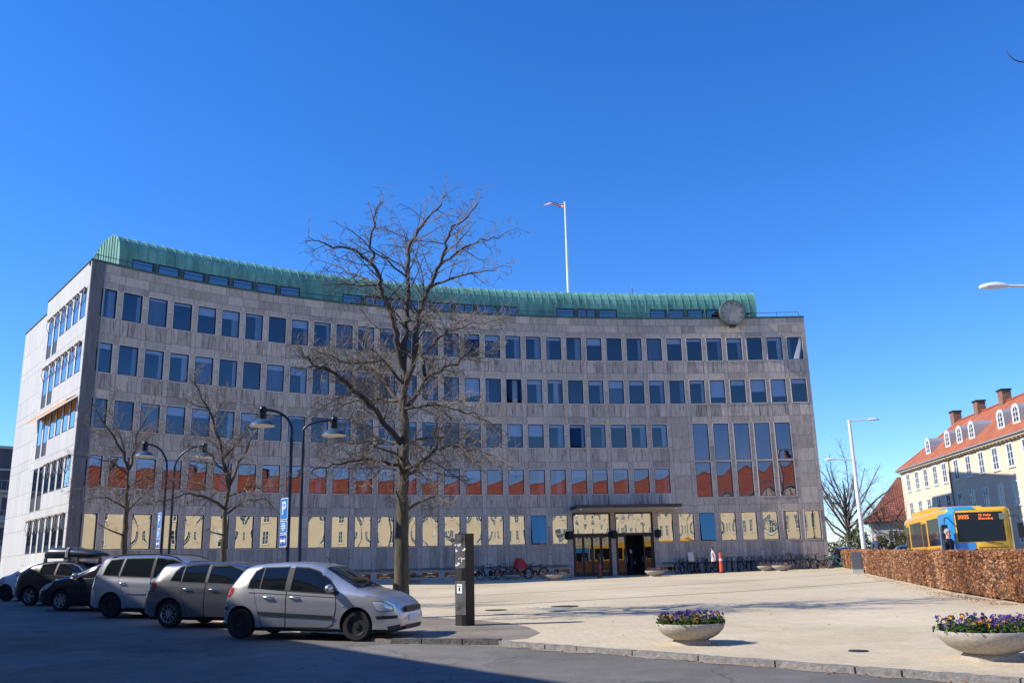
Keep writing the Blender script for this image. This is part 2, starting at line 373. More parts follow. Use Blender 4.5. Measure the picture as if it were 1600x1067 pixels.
q = random.Random(17)
def lit_dirt(pts, wmin, wmax):
    up = []; lo = []
    for a, b in zip(pts[:-1], pts[1:]):
        a, b = Vector(a), Vector(b); d = (b-a); n = Vector((d.y, -d.x)).normalized()
        if n.y > 0: n = -n
        k = int(d.length/0.35)
        for i in range(k): p = a+d*i/k; up.append(tuple(p+n*-0.05)); lo.append(tuple(p+n*q.uniform(wmin, wmax)))
    sheet('sunlit_gutter_dirt', up+lo[::-1], zroad, LIT_DIRT, lift=0.005)
LIT_DIRT = ground_mat('sunlit_gutter_sand', (0.17, 0.15, 0.12), (0.34, 0.30, 0.24), big=0.9, fine=24, bump=0.6)  # kerbside sand made paler to paint sunlight along the road edge
lit_dirt([(9.0, 7.2), (5.70, 10.68), (4.36, 12.06), (1.87, 14.72), (0.5, 16.0), (-0.25, 16.9), (-2.36, 17.5)], 0.08, 0.30)
# manhole covers
IRON = M('cast_iron', (0.045, 0.042, 0.04), 0.6, 0.5, var=0.3, scale=30)
for i, (x, y, r_, lb) in enumerate([(1.4, 28.1, 0.42, 'round iron manhole cover in the yellow plaza paving right of the black totem'), (-0.65, 26.95, 0.33, 'small round iron manhole cover in the plaza just beyond the black totem'),
                          (5.0, 13.9, 0.14, 'tiny rusty drain lid in the paving near the kerb between the two big planters')]):
    mb = MB(); mb.lathe([(0, 0.012), (r_*0.8, 0.012), (r_*0.82, 0.008), (r_*0.9, 0.008), (r_*0.92, 0.014), (r_, 0.014), (r_, -0.03)], 28)
    o = mb.build('manhole_cover', IRON, smooth=30); o.location = (x, y, gz(x, y)); tag(o, lb, 'manhole cover')
# ---------------------------------------------------------------- the town hall
MARBLE = slab_material('grey_marble_cladding', (0.3, 0.28, 0.27), (0.15, 0.124, 0.100), (0.68, 0.58, 0.475), streak=0.75)
MARBLE_END = slab_material('pale_marble_cladding', (0.5, 0.48, 0.45), (0.40, 0.38, 0.345), (0.56, 0.54, 0.50), joint=0.014, streak=0.12)
TRIM = M('pale_stone_trim', (0.66, 0.56, 0.48), 0.6, var=0.15, scale=4)
FRAME = M('dark_brown_window_frame', (0.035, 0.025, 0.022), 0.5)
CURTAIN = M('grey_curtain', (0.42, 0.44, 0.48), 0.9, var=0.35, scale=3, stretch=(14, 1, 0.2))
BLIND = M('pale_roller_blind', (0.62, 0.66, 0.70), 0.8)
GLASS_UP = glass('clear_office_glass', 0.11, (0.55, 0.62, 0.72), (0.72, 0.80, 0.92))
GLASS_MID = glass('reflecting_office_glass', 0.2, (0.38, 0.44, 0.54), (0.95, 0.80, 0.92))
GLASS_LOW = glass('mirror_coated_glass', 0.39, (0.3, 0.32, 0.34), (1.0, 0.95, 0.78))
GLASS_DK = glass('dark_smoked_glass', 0.22, (0.25, 0.28, 0.32))
DARKROOM = M('dim_room', (0.03, 0.03, 0.034), 0.9)
CURTAIN2 = M('pale_curtain', (0.66, 0.65, 0.62), 0.9, var=0.3, scale=3, stretch=(14, 1, 0.2)); CURTAIN3 = M('dark_curtain', (0.16, 0.17, 0.21), 0.9, var=0.35, scale=3, stretch=(14, 1, 0.2))
COPPER = None

hall = empty('town_hall', (0, 66.0, 0.5), 0, 'curved grey marble office building with green copper roof behind the plaza', 'building')
HO = Vector((0, 66.0, 0.5)); HINV = Matrix.Translation(-HO)
BAY, WIN = 1.63913, 1.229
TOPS = [18.857, 15.411, 11.914, 8.466, 5.057]; BOTS = [16.996, 13.531, 10.098, 6.590, 2.923]
ZP = 20.5
def sb(b): return (b-17)*BAY

class Slabs:
    """cladding: every slab is its own face carrying tone, position, edge and size data"""
    def __init__(s): s.v = []; s.f = []; s.pos = []; s.edge = []; s.size = []; s.tone = []
    def q(s, P, u0, u1, z0, z1, tone, w=None, h=None):
        n = len(s.v); s.v += [tuple(p) for p in P]; s.f.append((n, n+1, n+2, n+3))
        s.pos += [(u0, z0), (u1, z0), (u1, z1), (u0, z1)]; s.edge += [(0, 0), (1, 0), (1, 1), (0, 1)]
        s.size += [(w or abs(u1-u0), h or abs(z1-z0))]*4; s.tone += [tone]*4
    def mesh(s, name, mats):
        me = bpy.data.meshes.new(name); me.from_pydata(s.v, [], s.f)
        for nm, d in (('pos', s.pos), ('edge', s.edge), ('size', s.size)):
            l = me.uv_layers.new(name=nm)
            l.data.foreach_set('uv', [c for p in d for c in p])
        a = me.attributes.new('tone', 'FLOAT', 'CORNER'); a.data.foreach_set('value', s.tone)
        for m in mats: me.materials.append(m)
        return me

S0, S1 = -27.35, 27.2
E0, E1 = sb(21.5)+0.18, sb(25.5)-0.18          # entrance opening
ENT_TOP = 5.15
BASE0, BASE1 = 0.70, 1.17                       # cellar windows
sl_ = Slabs(); q = random.Random(11)
def wq(s0, s1, z0, z1, tone=None, out=0.0):
    t = q.betavariate(2.2, 2.2) if tone is None else tone
    sl_.q([F(s0, out, z0)-HO, F(s1, out, z0)-HO, F(s1, out, z1)-HO, F(s0, out, z1)-HO], s0, s1, z0, z1, t)
def split(a, b, n, jit=0.0):
    c = [a+(b-a)*i/n for i in range(n+1)]
    for i in range(1, n): c[i] += q.uniform(-jit, jit)*(b-a)/n
    return list(zip(c[:-1], c[1:]))
def reveal(s0, s1, z0, z1, d=0.2):
    for a, b in (((s0, z0), (s0, z1)), ((s1, z1), (s1, z0)), ((s0, z1), (s1, z1)), ((s1, z0), (s0, z0))):
        sl_.q([F(a[0], 0, a[1])-HO, F(b[0], 0, b[1])-HO, F(b[0], -d, b[1])-HO, F(a[0], -d, a[1])-HO], 0, 1, 0, d, 0.55, 5, 5)
TALL = range(28, 33)
tz = (11.93, 9.06, 8.93, 6.22)                  # tall hall windows: upper top/bottom, lower top/bottom
def bands():                                    # piers run through all floors
    zs = [0.0, 0.62, 1.35, 2.2, BOTS[4]]
    for r in (4, 3, 2, 1, 0):
        zs += [TOPS[r]-0.9, TOPS[r]]
        if r: zs += [TOPS[r]+0.53, BOTS[r-1]]
    return zs
PZ = bands()
def in_entr(s): return E0-0.01 < s < E1+0.01
cols = []                                       # (s0, s1, kind, bay)
prev = S0
for b in range(1, 34):
    a, c = sb(b)-WIN/2-0.05, sb(b)+WIN/2+0.05
    cols.append((prev, a, 'p', b)); cols.append((a, c, 'w', b)); prev = c
cols.append((prev, S1, 'p', 34))
WINS = []                                       # (row, bay)
for s0, s1, k, b in cols:
    mid = (s0+s1)/2
    ent = E0-0.3 < mid < E1+0.3
    if k == 'p':
        parts = split(s0, s1, 1 if s1-s0 < 0.6 else 2)
        for a, c in parts:
            if ent and E0+0.1 < (a+c)/2 < E1-0.1:
                lo = ENT_TOP+0.05
            else: lo = None
            for z0, z1 in zip(PZ[:-1], PZ[1:]):
                if lo and z1 <= lo+0.1: continue
                wq(a, c, max(z0, lo or 0), z1, 0.62*q.betavariate(3, 2)+0.28)
        continue
    blank = b in (27, 33)
    # cellar
    segs = []
    if not ent:
        if b <= 26:
            wq(s0, s1, 0.0, BASE0); reveal(s0, s1, BASE0, BASE1); wq(s0, s1, BASE1, 1.42)
        else: wq(s0, s1, 0.0, 0.65); wq(s0, s1, 0.65, 1.42)
        for a, c in split(s0, s1, q.choice((2, 2, 3)), 0.3): wq(a, c, 1.42, BOTS[4]-0.05)
        reveal(s0, s1, BOTS[4]-0.05, TOPS[4]+0.05); WINS.append((4, b))
        wq(s0, s1, TOPS[4]+0.05, TOPS[4]+0.58)
    else:
        wq(s0, s1, ENT_TOP+0.05, TOPS[4]+0.58)
    rows = [3, 2, 1, 0]
    zc = TOPS[4]+0.58
    if b in TALL:
        for a, c in split(s0, s1, 2, 0.3): wq(a, c, zc, tz[3]-0.05)
        reveal(s0, s1, tz[3]-0.05, tz[2]+0.05); wq(s0, s1, tz[2]+0.05, tz[1]-0.05, 0.5); reveal(s0, s1, tz[1]-0.05, tz[0]+0.05)
        wq(s0, s1, tz[0]+0.05, TOPS[2]+0.58); zc = TOPS[2]+0.58; rows = [1, 0]
    elif blank:
        zz = [zc, 6.9, 7.9, 8.9, 9.9, 10.9, TOPS[2]+0.58]
        for z0, z1 in zip(zz[:-1], zz[1:]): wq(s0, s1, z0, z1)
        zc = zz[-1]; rows = [1, 0]
    for r in rows:
        for a, c in split(s0, s1, q.choice((2, 2, 2, 3)), 0.35): wq(a, c, zc, BOTS[r]-0.05, 2.0+q.betavariate(2.4, 2))
        reveal(s0, s1, BOTS[r]-0.05, TOPS[r]+0.05); WINS.append((r, b))
        zc = TOPS[r]+0.58
        if r: wq(s0, s1, TOPS[r]+0.05, zc)
        else: wq(s0, s1, TOPS[r]+0.05, TOPS[r]+0.42)
# the strip of pier tops under the attic band, then two courses of large slabs
for s0, s1, k, b in cols:
    if k == 'p': wq(s0, s1, TOPS[0], TOPS[0]+0.42)
z0 = TOPS[0]+0.42
for j, (a_, b_) in enumerate(split(z0, ZP, 2)):
    s = S0
    while s < S1-0.05:
        e = min(S1, s+(0.55 if s == S0 and j else 1.1)*q.choice((1, 1, 1, 1.4)))
        if S1-e < 0.3: e = S1
        wq(s, e, a_, b_); s = e
# the right end and the low back walls
RB = Vector((27.4, 84.6, 0)); RB2 = Vector((27.9, 90.0, 0))
LA = math.radians(129.5)
lc = Vector((*cv(S0), 0)); LD = Vector((math.cos(LA), math.sin(LA), 0)); LN = Vector((-math.sin(LA), math.cos(LA), 0))*1.0
LB = lc+LD*18.0
rc = Vector((*cv(S1), 0))
def flat(p0, p1, z0, z1, hole=None, tonef=None, wmax=1.15, hmax=1.6):
    L_ = (p1-p0).length; n = max(1, round(L_/wmax)); m_ = max(1, round((z1-z0)/hmax))
    for i in range(n):
        for j in range(m_):
            a, b = p0.lerp(p1, i/n), p0.lerp(p1, (i+1)/n); za, zb = z0+(z1-z0)*j/m_, z0+(z1-z0)*(j+1)/m_
            sl_.q([a+Vector((0, 0, za))-HO, b+Vector((0, 0, za))-HO, b+Vector((0, 0, zb))-HO, a+Vector((0, 0, zb))-HO], L_*i/n, L_*(i+1)/n, za, zb, q.random())
flat(rc, RB, 0, ZP); flat(RB, RB2, 0, ZP-2.0); flat(RB2, Vector((5, 93, 0)), 0, ZP-2.0); flat(Vector((5, 93, 0)), LB+Vector((6, 8, 0)), 0, ZP-1); flat(LB+Vector((6, 8, 0)), LB, 0, ZP-0.9)
me = sl_.mesh('wall', [MARBLE]); put('wall', me, hall)

# left end wall: sunlit, six window strips
def EW(t, out, z): return lc+LD*t+LN*out+Vector((0, 0, z))       # LN points out of the wall
if LN.dot(Vector((-1, -0.5, 0))) < 0: LN = -LN
sl_ = Slabs()
def eq(t0, t1, z0, z1, tone=None, out=0.0):
    sl_.q([EW(t1, out, z0)-HO, EW(t0, out, z0)-HO, EW(t0, out, z1)-HO, EW(t1, out, z1)-HO], -t1, -t0, z0, z1, q.betavariate(3, 2.4) if tone is None else tone)
def ereveal(t0, t1, z0, z1, d=0.12):
    for a, b in (((t0, z0), (t0, z1)), ((t1, z1), (t1, z0)), ((t0, z1), (t1, z1)), ((t1, z0), (t0, z0))):
        sl_.q([EW(a[0], 0, a[1])-HO, EW(b[0], 0, b[1])-HO, EW(b[0], -d, b[1])-HO, EW(a[0], -d, a[1])-HO], 0, 1, 0, d, 0.6, 5, 5)
EWT = [(0.55+1.68*i, 0.55+1.68*i+1.22) for i in range(6)]
EWIN = []
te = [0.0]
for a, b in EWT: te += [a, b]
for i in range(len(te)-1):
    a, b = te[i], te[i+1]
    if i % 2 == 0:
        for z0, z1 in zip(PZ[:-1], PZ[1:]): eq(a, b, z0, z1)
    else:
        w = i//2; zc = 0.0
        for r in (4, 3, 2, 1, 0):
            bot = BOTS[r]-(0.95 if (w >= 4 and r < 4) else 0.0)
            eq(a, b, zc, bot); ereveal(a, b, bot, TOPS[r]); EWIN.append((r, w, bot)); zc = TOPS[r]
            if r: eq(a, b, zc, TOPS[r]+0.53); zc = TOPS[r]+0.53
        for z0, z1 in ((TOPS[0], TOPS[0]+0.8),): pass
for i in range(9):
    a, b = 11.3*i/9, 11.3*(i+1)/9
    if b > te[-1]: pass
tt = te[-1]
for z0, z1 in zip(PZ[:-1], PZ[1:]): eq(tt, 11.3, z0, z1)
for i in range(9): eq(11.3*i/9, 11.3*(i+1)/9, TOPS[0], ZP)
TT = [11.3, 12.2, 13.1, 14.2, 15.4, 16.6, 18.0]
for a, b in zip(TT[:-1], TT[1:]):
    zz = [0, 1.3, 2.9, 4.5, 5.6, 7.0, 8.7, 9.3, 10.6, 12.2, 12.7, 14.0, 15.7, 16.2, 17.6, ZP-0.9]
    for z0, z1 in zip(zz[:-1], zz[1:]): eq(a, b, z0, z1)
sl_.q([EW(11.3, 0, ZP-0.9)-HO, EW(11.3, -6, ZP-0.9)-HO, EW(11.3, -6, ZP)-HO, EW(11.3, 0, ZP)-HO], 0, 6, 0, 0.9, 0.5)
put('end_wall', sl_.mesh('end_wall', [MARBLE_END]), hall)

# dark corner strip and down pipe
mb = MB(); mb.mi = 0
mb.add([F(S0+0.02, 0.05, 0)-HO, F(S0+0.75, 0.05, 0)-HO, F(S0+0.75, 0.05, ZP-0.1)-HO, F(S0+0.02, 0.05, ZP-0.1)-HO, F(S0+0.75, 0, 0)-HO, F(S0+0.75, 0, ZP-0.1)-HO, F(S0+0.02, 0, 0)-HO, F(S0+0.02, 0, ZP-0.1)-HO],
       [(0, 1, 2, 3), (1, 4, 5, 2), (6, 0, 3, 7), (3, 2, 5, 7)])
CORNER = M('weathered_dark_stone', (0.13, 0.125, 0.13), 0.7, var=0.35, scale=1.5, stretch=(3, 3, 0.4))
mb.build('corner_strip', CORNER, hall)
mb = MB(); mb.tube([F(S0+0.86, 0.09, 0.3)-HO, F(S0+0.86, 0.09, ZP-0.1)-HO], 0.06, 8)
mb.build('downpipe', M('grey_zinc_pipe', (0.30, 0.29, 0.28), 0.5, 0.2), hall, smooth=40)

# deck, parapet cap, dark interior core
mb = MB()
n = 40
core = MB()
for i in range(n):
    a, b = S0+1.2+(S1-S0-1.8)*i/n, S0+1.2+(S1-S0-1.8)*(i+1)/n
    core.quad(F(a, -2.6, 0)-HO, F(b, -2.6, 0)-HO, F(b, -2.6, ZP-0.4)-HO, F(a, -2.6, ZP-0.4)-HO)
    for z in (0.55, 6.0, 9.4, 12.9, 16.4, 20.0):
        core.quad(F(a, -0.22, z)-HO, F(b, -0.22, z)-HO, F(b, -2.6, z)-HO, F(a, -2.6, z)-HO)
front = [F(S0+(S1-S0)*i/n, -0.04, ZP-0.36)-HO for i in range(n+1)]; mid = [F(S0+3.5+(S1-S0-5)*i/n, -10, ZP-0.36)-HO for i in range(n+1)]
mb.add(front+mid, [(i, i+1, n+2+i, n+1+i) for i in range(n)])
bk = [(RB2+Vector((-0.1, -0.1, ZP-2.2)))-HO, Vector((5, 92.8, ZP-2.2))-HO, LB+LD*-0.1-LN*0.2+Vector((0, 0, ZP-1.2))-HO]
mb.add([mid[0], mid[n//2], mid[n]]+bk+[front[0], front[n]], [(0, 1, 4, 5), (1, 2, 3, 4), (0, 5, 6), (2, 7, 3)])
ROOFFELT = M('roof_felt', (0.12, 0.12, 0.12), 0.9)
mb.build('roof_deck', ROOFFELT, hall)
for t in (2.6,):
    core.quad(EW(2.6, -3, 0)-HO, EW(17, -3, 0)-HO, EW(17, -3, 19.5)-HO, EW(2.6, -3, 19.5)-HO)
core.build('interior', DARKROOM, hall)
CAP = M('dark_green_cap_and_pier_shade', (0.05, 0.10, 0.08), 0.6, var=0.3, scale=2)
mb = MB()
def capseg(P, z, o0, o1, h0, h1, m=None):
    for a, b in zip(P[:-1], P[1:]):
        pass
for i in range(n):
    a, b = S0+(S1-S0)*i/n, S0+(S1-S0)*(i+1)/n
    vs = [F(s, o, z)-HO for s in (a, b) for o, z in ((0.07, ZP), (0.07, ZP+0.09), (-0.35, ZP+0.09), (-0.35, ZP-0.3))]
    mb.add(vs, [(0, 4, 5, 1), (1, 5, 6, 2), (2, 6, 7, 3), (0, 3, 7, 4)])
for (t0, t1, z) in ((-0.05, 11.3, ZP), (11.3, 18.05, ZP-0.9)):
    vs = [EW(t, o, z+dz)-HO for t in (t0, t1) for o, dz in ((0.06, 0), (0.06, 0.07), (-0.4, 0.07), (-0.4, -0.1))]
    mb.add(vs, [(0, 1, 5, 4), (1, 2, 6, 5), (2, 3, 7, 6), (0, 4, 7, 3), (0, 3, 2, 1), (4, 5, 6, 7)])
mb.build('parapet_cap', CAP, hall)
# plinth ledge along the foot of the facade
PLST = M('plinth_stone', (0.16, 0.15, 0.15), 0.7, var=0.2)
for a0, a1 in ((S0, E0-0.5), (E1+0.5, S1)):
    mb = MB(); k = int((a1-a0)/1.2)
    for i in range(k):
        a, b = a0+(a1-a0)*i/k, a0+(a1-a0)*(i+1)/k
        vs = [F(s, o, z)-HO for s in (a, b) for o, z in ((0.0, 1.30), (0.09, 1.30), (0.09, 1.37), (0.0, 1.41))]
        mb.add(vs, [(0, 1, 5, 4), (1, 2, 6, 5), (2, 3, 7, 6)])
    mb.build('plinth_ledge', PLST, hall)

# ---- windows: shared meshes, one object each
def frame_mesh(w, h, trim=0.05, proud=0.03, fr=0.045, depth=0.17):
    mb = MB(); o = w/2; i = o-trim; j = i-fr
    def ring(a, ha, b, hb, y0, y1):
        mb.box(-a, -b, y0, y1, -ha, ha); mb.box(b, a, y0, y1, -ha, ha); mb.box(-b, b, y0, y1, hb, ha); mb.box(-b, b, y0, y1, -ha, -hb)
    mb.mi = 0; ring(o, h/2, i, h/2-trim, -proud, depth)
    mb.mi = 1; ring(i-0.001, h/2-trim-0.001, j, h/2-trim-fr, -0.012, depth-0.02)
    return mb.mesh('window', [TRIM, FRAME])
def pane_mesh(w, h, bulge, twist=0.0, mat=None, nx=10, nz=12):
    mb = MB(); vs = []; fs = []
    for k in range(nz+1):
        for i in range(nx+1):
            u, v = -1+2*i/nx, -1+2*k/nz
            y = bulge*(1-u*u)*(1-v*v) + twist*u*v*0.5 + 0.35*bulge*math.cos(3.1*u)*math.cos(2.4*v+0.4)
            vs.append((u*w/2, -y, v*h/2))
    for k in range(nz):
        for i in range(nx):
            a = k*(nx+1)+i; fs.append((a, a+1, a+nx+2, a+nx+1))
    mb.add(vs, fs); return mb.mesh('pane', mat, 179)
def drape_mesh(x0, x1, h, mat, folds=True):
    mb = MB(); vs = []; fs = []; n_ = 14 if folds else 1
    for i in range(n_+1):
        x = x0+(x1-x0)*i/n_; y = 0.03*math.sin(i*2.2) if folds else 0
        vs += [(x, y, -h/2), (x, y, h/2)]
    for i in range(n_): fs.append((2*i, 2*i+2, 2*i+3, 2*i+1))
    mb.add(vs, fs); return mb.mesh('curtain' if folds else 'blind', mat)
HGT = [TOPS[r]-BOTS[r] for r in range(5)]
FW = WIN+0.1
FM = {r: frame_mesh(FW, HGT[r]+0.1) for r in range(5)}
pw = WIN-0.09
PM = {}
for r in range(5):
    hh = HGT[r]-0.09
    if r == 4: PM[r] = [pane_mesh(pw, hh, b_, t_, GLASS_LOW) for b_, t_ in ((0.0022, 0.0), (-0.0012, 0.001), (0.0004, -0.0006), (0.0028, 0.001), (-0.002, -0.001), (0.0008, 0.0005), (0.0, 0.0006), (0.0003, 0.0003), (-0.0005, 0.0002))]
    elif r == 3: PM[r] = [pane_mesh(pw, hh, b_, t_, GLASS_MID) for b_, t_ in ((0.0012, 0.0), (-0.0008, 0.001), (0.0004, -0.0006), (0.0016, 0.0006), (0.0002, 0.0008))]
    else: PM[r] = [pane_mesh(pw, hh, b_, t_, GLASS_UP) for b_, t_ in ((0.002, 0.001), (-0.001, 0.001), (0.001, -0.002))]
CURT = {r: [drape_mesh(0.14, pw/2, HGT[r]-0.1, CURTAIN), drape_mesh(0.3, pw/2, HGT[r]-0.1, CURTAIN), drape_mesh(-pw/2, -0.3, HGT[r]-0.1, CURTAIN), drape_mesh(0.22, pw/2, HGT[r]-0.1, CURTAIN2), drape_mesh(0.36, pw/2, HGT[r]-0.1, CURTAIN2), drape_mesh(-pw/2, pw/2, HGT[r]-0.1, CURTAIN3), drape_mesh(-0.1, 0.3, HGT[r]-0.1, CURTAIN2)] for r in range(5)}
BLN = {r: {f: drape_mesh(-pw/2, pw/2, HGT[r]*f, BLIND, False) for f in (0.12, 0.08, 0.18, 0.22, 0.3, 0.5, 0.72)} for r in range(5)}
def fmw(s, out, z): return HINV @ Matrix.Translation(F(s, out, z)) @ Matrix.Rotation(hd(s), 4, 'Z')
q = random.Random(5)
BL_FIX = {(0, 27): 0.22, (1, 29): 0.72, (1, 30): 0.22, (1, 31): 0.5, (1, 32): 0.72, (2, 19): 0.5, (2, 20): 0.5, (1, 17): 0.72, (0, 18): 0.22, (2, 12): 0.22, (2, 17): 0.22}
OPEN = {(2, 22): 14, (1, 19): 20, (0, 17): 10, (4, 20): 11, (4, 28): 9}
def area_key(rb):
    r, b = rb; p = F(sb(b), 0, TOPS[r]) - CP; nrm = F(sb(b), 1, 0)-F(sb(b), 0, 0)
    return -(HGT[r])*abs(p.normalized().dot(nrm))/p.length_squared
WINS.sort(key=area_key)
from_rest = []
for idx, (r, b) in enumerate(WINS):
    s = sb(b); zc = (TOPS[r]+BOTS[r])/2; mw = fmw(s, 0, zc)
    pm = q.choice(PM[r]); ang = OPEN.get((r, b), 0)
    pmw = Matrix.Translation((0, 0.06, 0))
    if ang: pmw = Matrix.Translation((0, 0.02, HGT[r]/2-0.05)) @ Matrix.Rotation(R(-ang), 4, 'X') @ Matrix.Translation((0, 0, -HGT[r]/2+0.05))
    extra = []
    if (r, b) in BL_FIX: f = BL_FIX[(r, b)]; extra.append((BLN[r][f], Matrix.Translation((0, 0.14, HGT[r]*(1-f)/2-0.03))))
    elif r < 4:
        u = q.random()
        if u < 0.72: extra.append((CURT[r][q.randrange(7)], Matrix.Translation((0, 0.2, 0))))
        if q.random() < 0.6: f = q.choice((0.12, 0.12, 0.08, 0.18, 0.3)); extra.append((BLN[r][f], Matrix.Translation((0, 0.13, HGT[r]*(1-f)/2-0.03))))
    else:
        if q.random() < 0.3: extra.append((CURT[r][q.randrange(3)], Matrix.Translation((0, 0.2, 0))))
    if idx < 100:
        w = put('window', FM[r], hall, mw)
        p = put('pane', pm, w, pmw)
        for me_, m_ in extra: put('curtain' if me_.name.startswith('curtain') else 'blind', me_, w, m_)
    else:
        from_rest.append((FM[r], mw)); from_rest.append((pm, mw @ pmw))
        for me_, m_ in extra: from_rest.append((me_, mw @ m_))
def merge(name, items, parent):
    mats = []; vs = []; fs = []; mi = []; sm = []
    for me, m in items:
        n0 = len(vs); vs += [tuple(m @ v.co) for v in me.vertices]
        loc = []
        for mt in me.materials:
            if mt not in mats: mats.append(mt)
            loc.append(mats.index(mt))
        for p in me.polygons: fs.append(tuple(i+n0 for i in p.vertices)); mi.append(loc[p.material_index]); sm.append(p.use_smooth)
    me = bpy.data.meshes.new(name); me.from_pydata(vs, [], fs)
    for m in mats: me.materials.append(m)
    me.polygons.foreach_set('material_index', mi); me.polygons.foreach_set('use_smooth', sm); me.update()
    return put(name, me, parent)
if from_rest:
    o = merge('window', from_rest, hall); o['kind'] = 'stuff'

# tall hall windows
for zt, zb in ((tz[0], tz[1]), (tz[2], tz[3])):
    h = zt-zb; fm = frame_mesh(FW, h+0.1); fm.name = 'tall_window'
    pms = [pane_mesh(pw, h-0.09, b_, 0.002, GLASS_MID) for b_ in (0.003, -0.002, 0.005)]
    for b in TALL:
        w = put('tall_window', fm, hall, fmw(sb(b), 0, (zt+zb)/2)); put('pane', q.choice(pms), w, Matrix.Translation((0, 0.06, 0)))
# cellar windows
fm = frame_mesh(FW, BASE1-BASE0, trim=0.05, fr=0.04); fm.name = 'cellar_window'
pms = pane_mesh(WIN-0.08, BASE1-BASE0-0.18, 0.001, 0, GLASS_DK)
for b in range(1, 27):
    if E0-0.3 < sb(b) < E1+0.3: continue
    w = put('cellar_window', fm, hall, fmw(sb(b), 0, (BASE0+BASE1)/2)); put('pane', pms, w, Matrix.Translation((0, 0.06, 0)))
# end wall windows with folded awning arms
AWN = M('folded_awning_fabric', (0.20, 0.15, 0.12), 0.8); AWN_OR = M('orange_awning_fabric', (0.62, 0.25, 0.07), 0.8)
ARM = M('grey_steel', (0.32, 0.31, 0.30), 0.45, 0.4)
emeshes = {}
erot = math.atan2(-LD.y, -LD.x)
for r, w_, bot in EWIN:
    h = TOPS[r]-bot; key = (round(h, 2))
    if key not in emeshes:
        mb = MB(); mb.mi = 0
        mb.box(-0.61, -0.55, -0.012, 0.1, -h/2, h/2); mb.box(0.55, 0.61, -0.012, 0.1, -h/2, h/2); mb.box(-0.55, 0.55, -0.012, 0.1, h/2-0.06, h/2); mb.box(-0.55, 0.55, -0.012, 0.1, -h/2, -h/2+0.06)
        if h > 2.6: mb.box(-0.55, 0.55, 0.012, 0.1, -h/2+0.06, -h/2+0.9); 
        fme = mb.mesh('end_window', [FRAME])
        z0 = -h/2+(0.9 if h > 2.6 else 0.06)
        pb = MB(); pb.quad((-0.55, 0, z0), (0.55, 0, z0), (0.55, 0, h/2-0.06), (-0.55, 0, h/2-0.06))
        ab = MB(); ab.mi = 0; ab.tube([(-0.58, -0.12, h/2-0.05), (0.58, -0.12, h/2-0.05)], 0.075, 8); ab.mi = 1
        for x in (-0.5, 0.5): ab.tube([(x, -0.12, h/2-0.1), (x, -0.2, h/2-0.5), (x, -0.03, h/2-0.95)], 0.022, 5)
        emeshes[key] = (fme, pb.mesh('pane', glass('end_glass', 0.72)), ab.mesh('awning', [AWN, ARM], 40))
    fme, pme, ame = emeshes[key]
    tm = (EWT[w_][0]+EWT[w_][1])/2
    mw = HINV @ Matrix.Translation(EW(tm, 0, (TOPS[r]+bot)/2)) @ Matrix.Rotation(erot, 4, 'Z')
    w = put('end_window', fme, hall, mw); put('pane', pme, w, Matrix.Translation((0, 0.012, 0)))
    if r != 2 and not (w_ >= 4 and r == 3): put('awning', ame, w)
    if r == 2 and w_ == 0: pass
# one orange awning let out over the third floor strip
mb = MB()
za = TOPS[2]+0.12
mb.add([p-HO for p in (EW(0.3, 0.1, za), EW(10.9, 0.1, za), EW(10.9, 0.62, za-0.34), EW(0.3, 0.62, za-0.34), EW(0.3, 0.1, za-0.04), EW(10.9, 0.1, za-0.04), EW(10.9, 0.62, za-0.46), EW(0.3, 0.62, za-0.46))],
       [(0, 1, 2, 3), (4, 7, 6, 5), (3, 2, 6, 7), (0, 3, 7, 4), (1, 5, 6, 2)])
o = mb.build('awning', AWN_OR, hall); o['label'] = 'orange awning let out over the end wall windows'

# ---- copper attic: front wall with strip windows, vaulted roof with standing seams, gables
def copper(name, c1, c2):
    m = M(name, c1, 0.6, 0.0, var=0.3, scale=1.2, stretch=(1.2, 1.2, 0.25), col2=c2); return m
COPPER = copper('green_copper', (0.095, 0.27, 0.20), (0.19, 0.42, 0.325))
A0, A1 = -25.25, 23.75; SET = 1.1
ZA = ZP-0.35
WT, WB = ZP+1.08, ZP+0.10
prof = [(0, WT+0.10), (0.02, ZP+1.55), (0.10, ZP+1.95), (0.3, ZP+2.32), (0.65, ZP+2.62), (1.15, ZP+2.80), (1.9, ZP+2.86), (2.8, ZP+2.72), (3.7, ZP+2.3), (4.6, ZP+1.6), (5.3, ZP+0.7), (5.8, ZA)]
def AT(s, v, z): return F(s, -SET-v, z)-HO
mb = MB(); ns = 96
groups = [(-24.4, 7, 1.68), (-9.75, 8, 1.75), (7.15, 3, 1.75), (14.9, 5, 1.55)]
spans = []
for g0, k, w in groups:
    for i in range(k): spans.append((g0+w*i, g0+w*i+w-0.24, 'brown' if g0 in (7.15, -9.75) and i % 2 else 'plain'))
def wallband(a, b, z0, z1):
    k = max(1, int((b-a)/0.6))
    for i in range(k): mb.quad(AT(a+(b-a)*i/k, 0, z0), AT(a+(b-a)*(i+1)/k, 0, z0), AT(a+(b-a)*(i+1)/k, 0, z1), AT(a+(b-a)*i/k, 0, z1))
wallband(A0, A1, ZA, WB); wallband(A0, A1, WT, WT+0.1)
p_ = A0
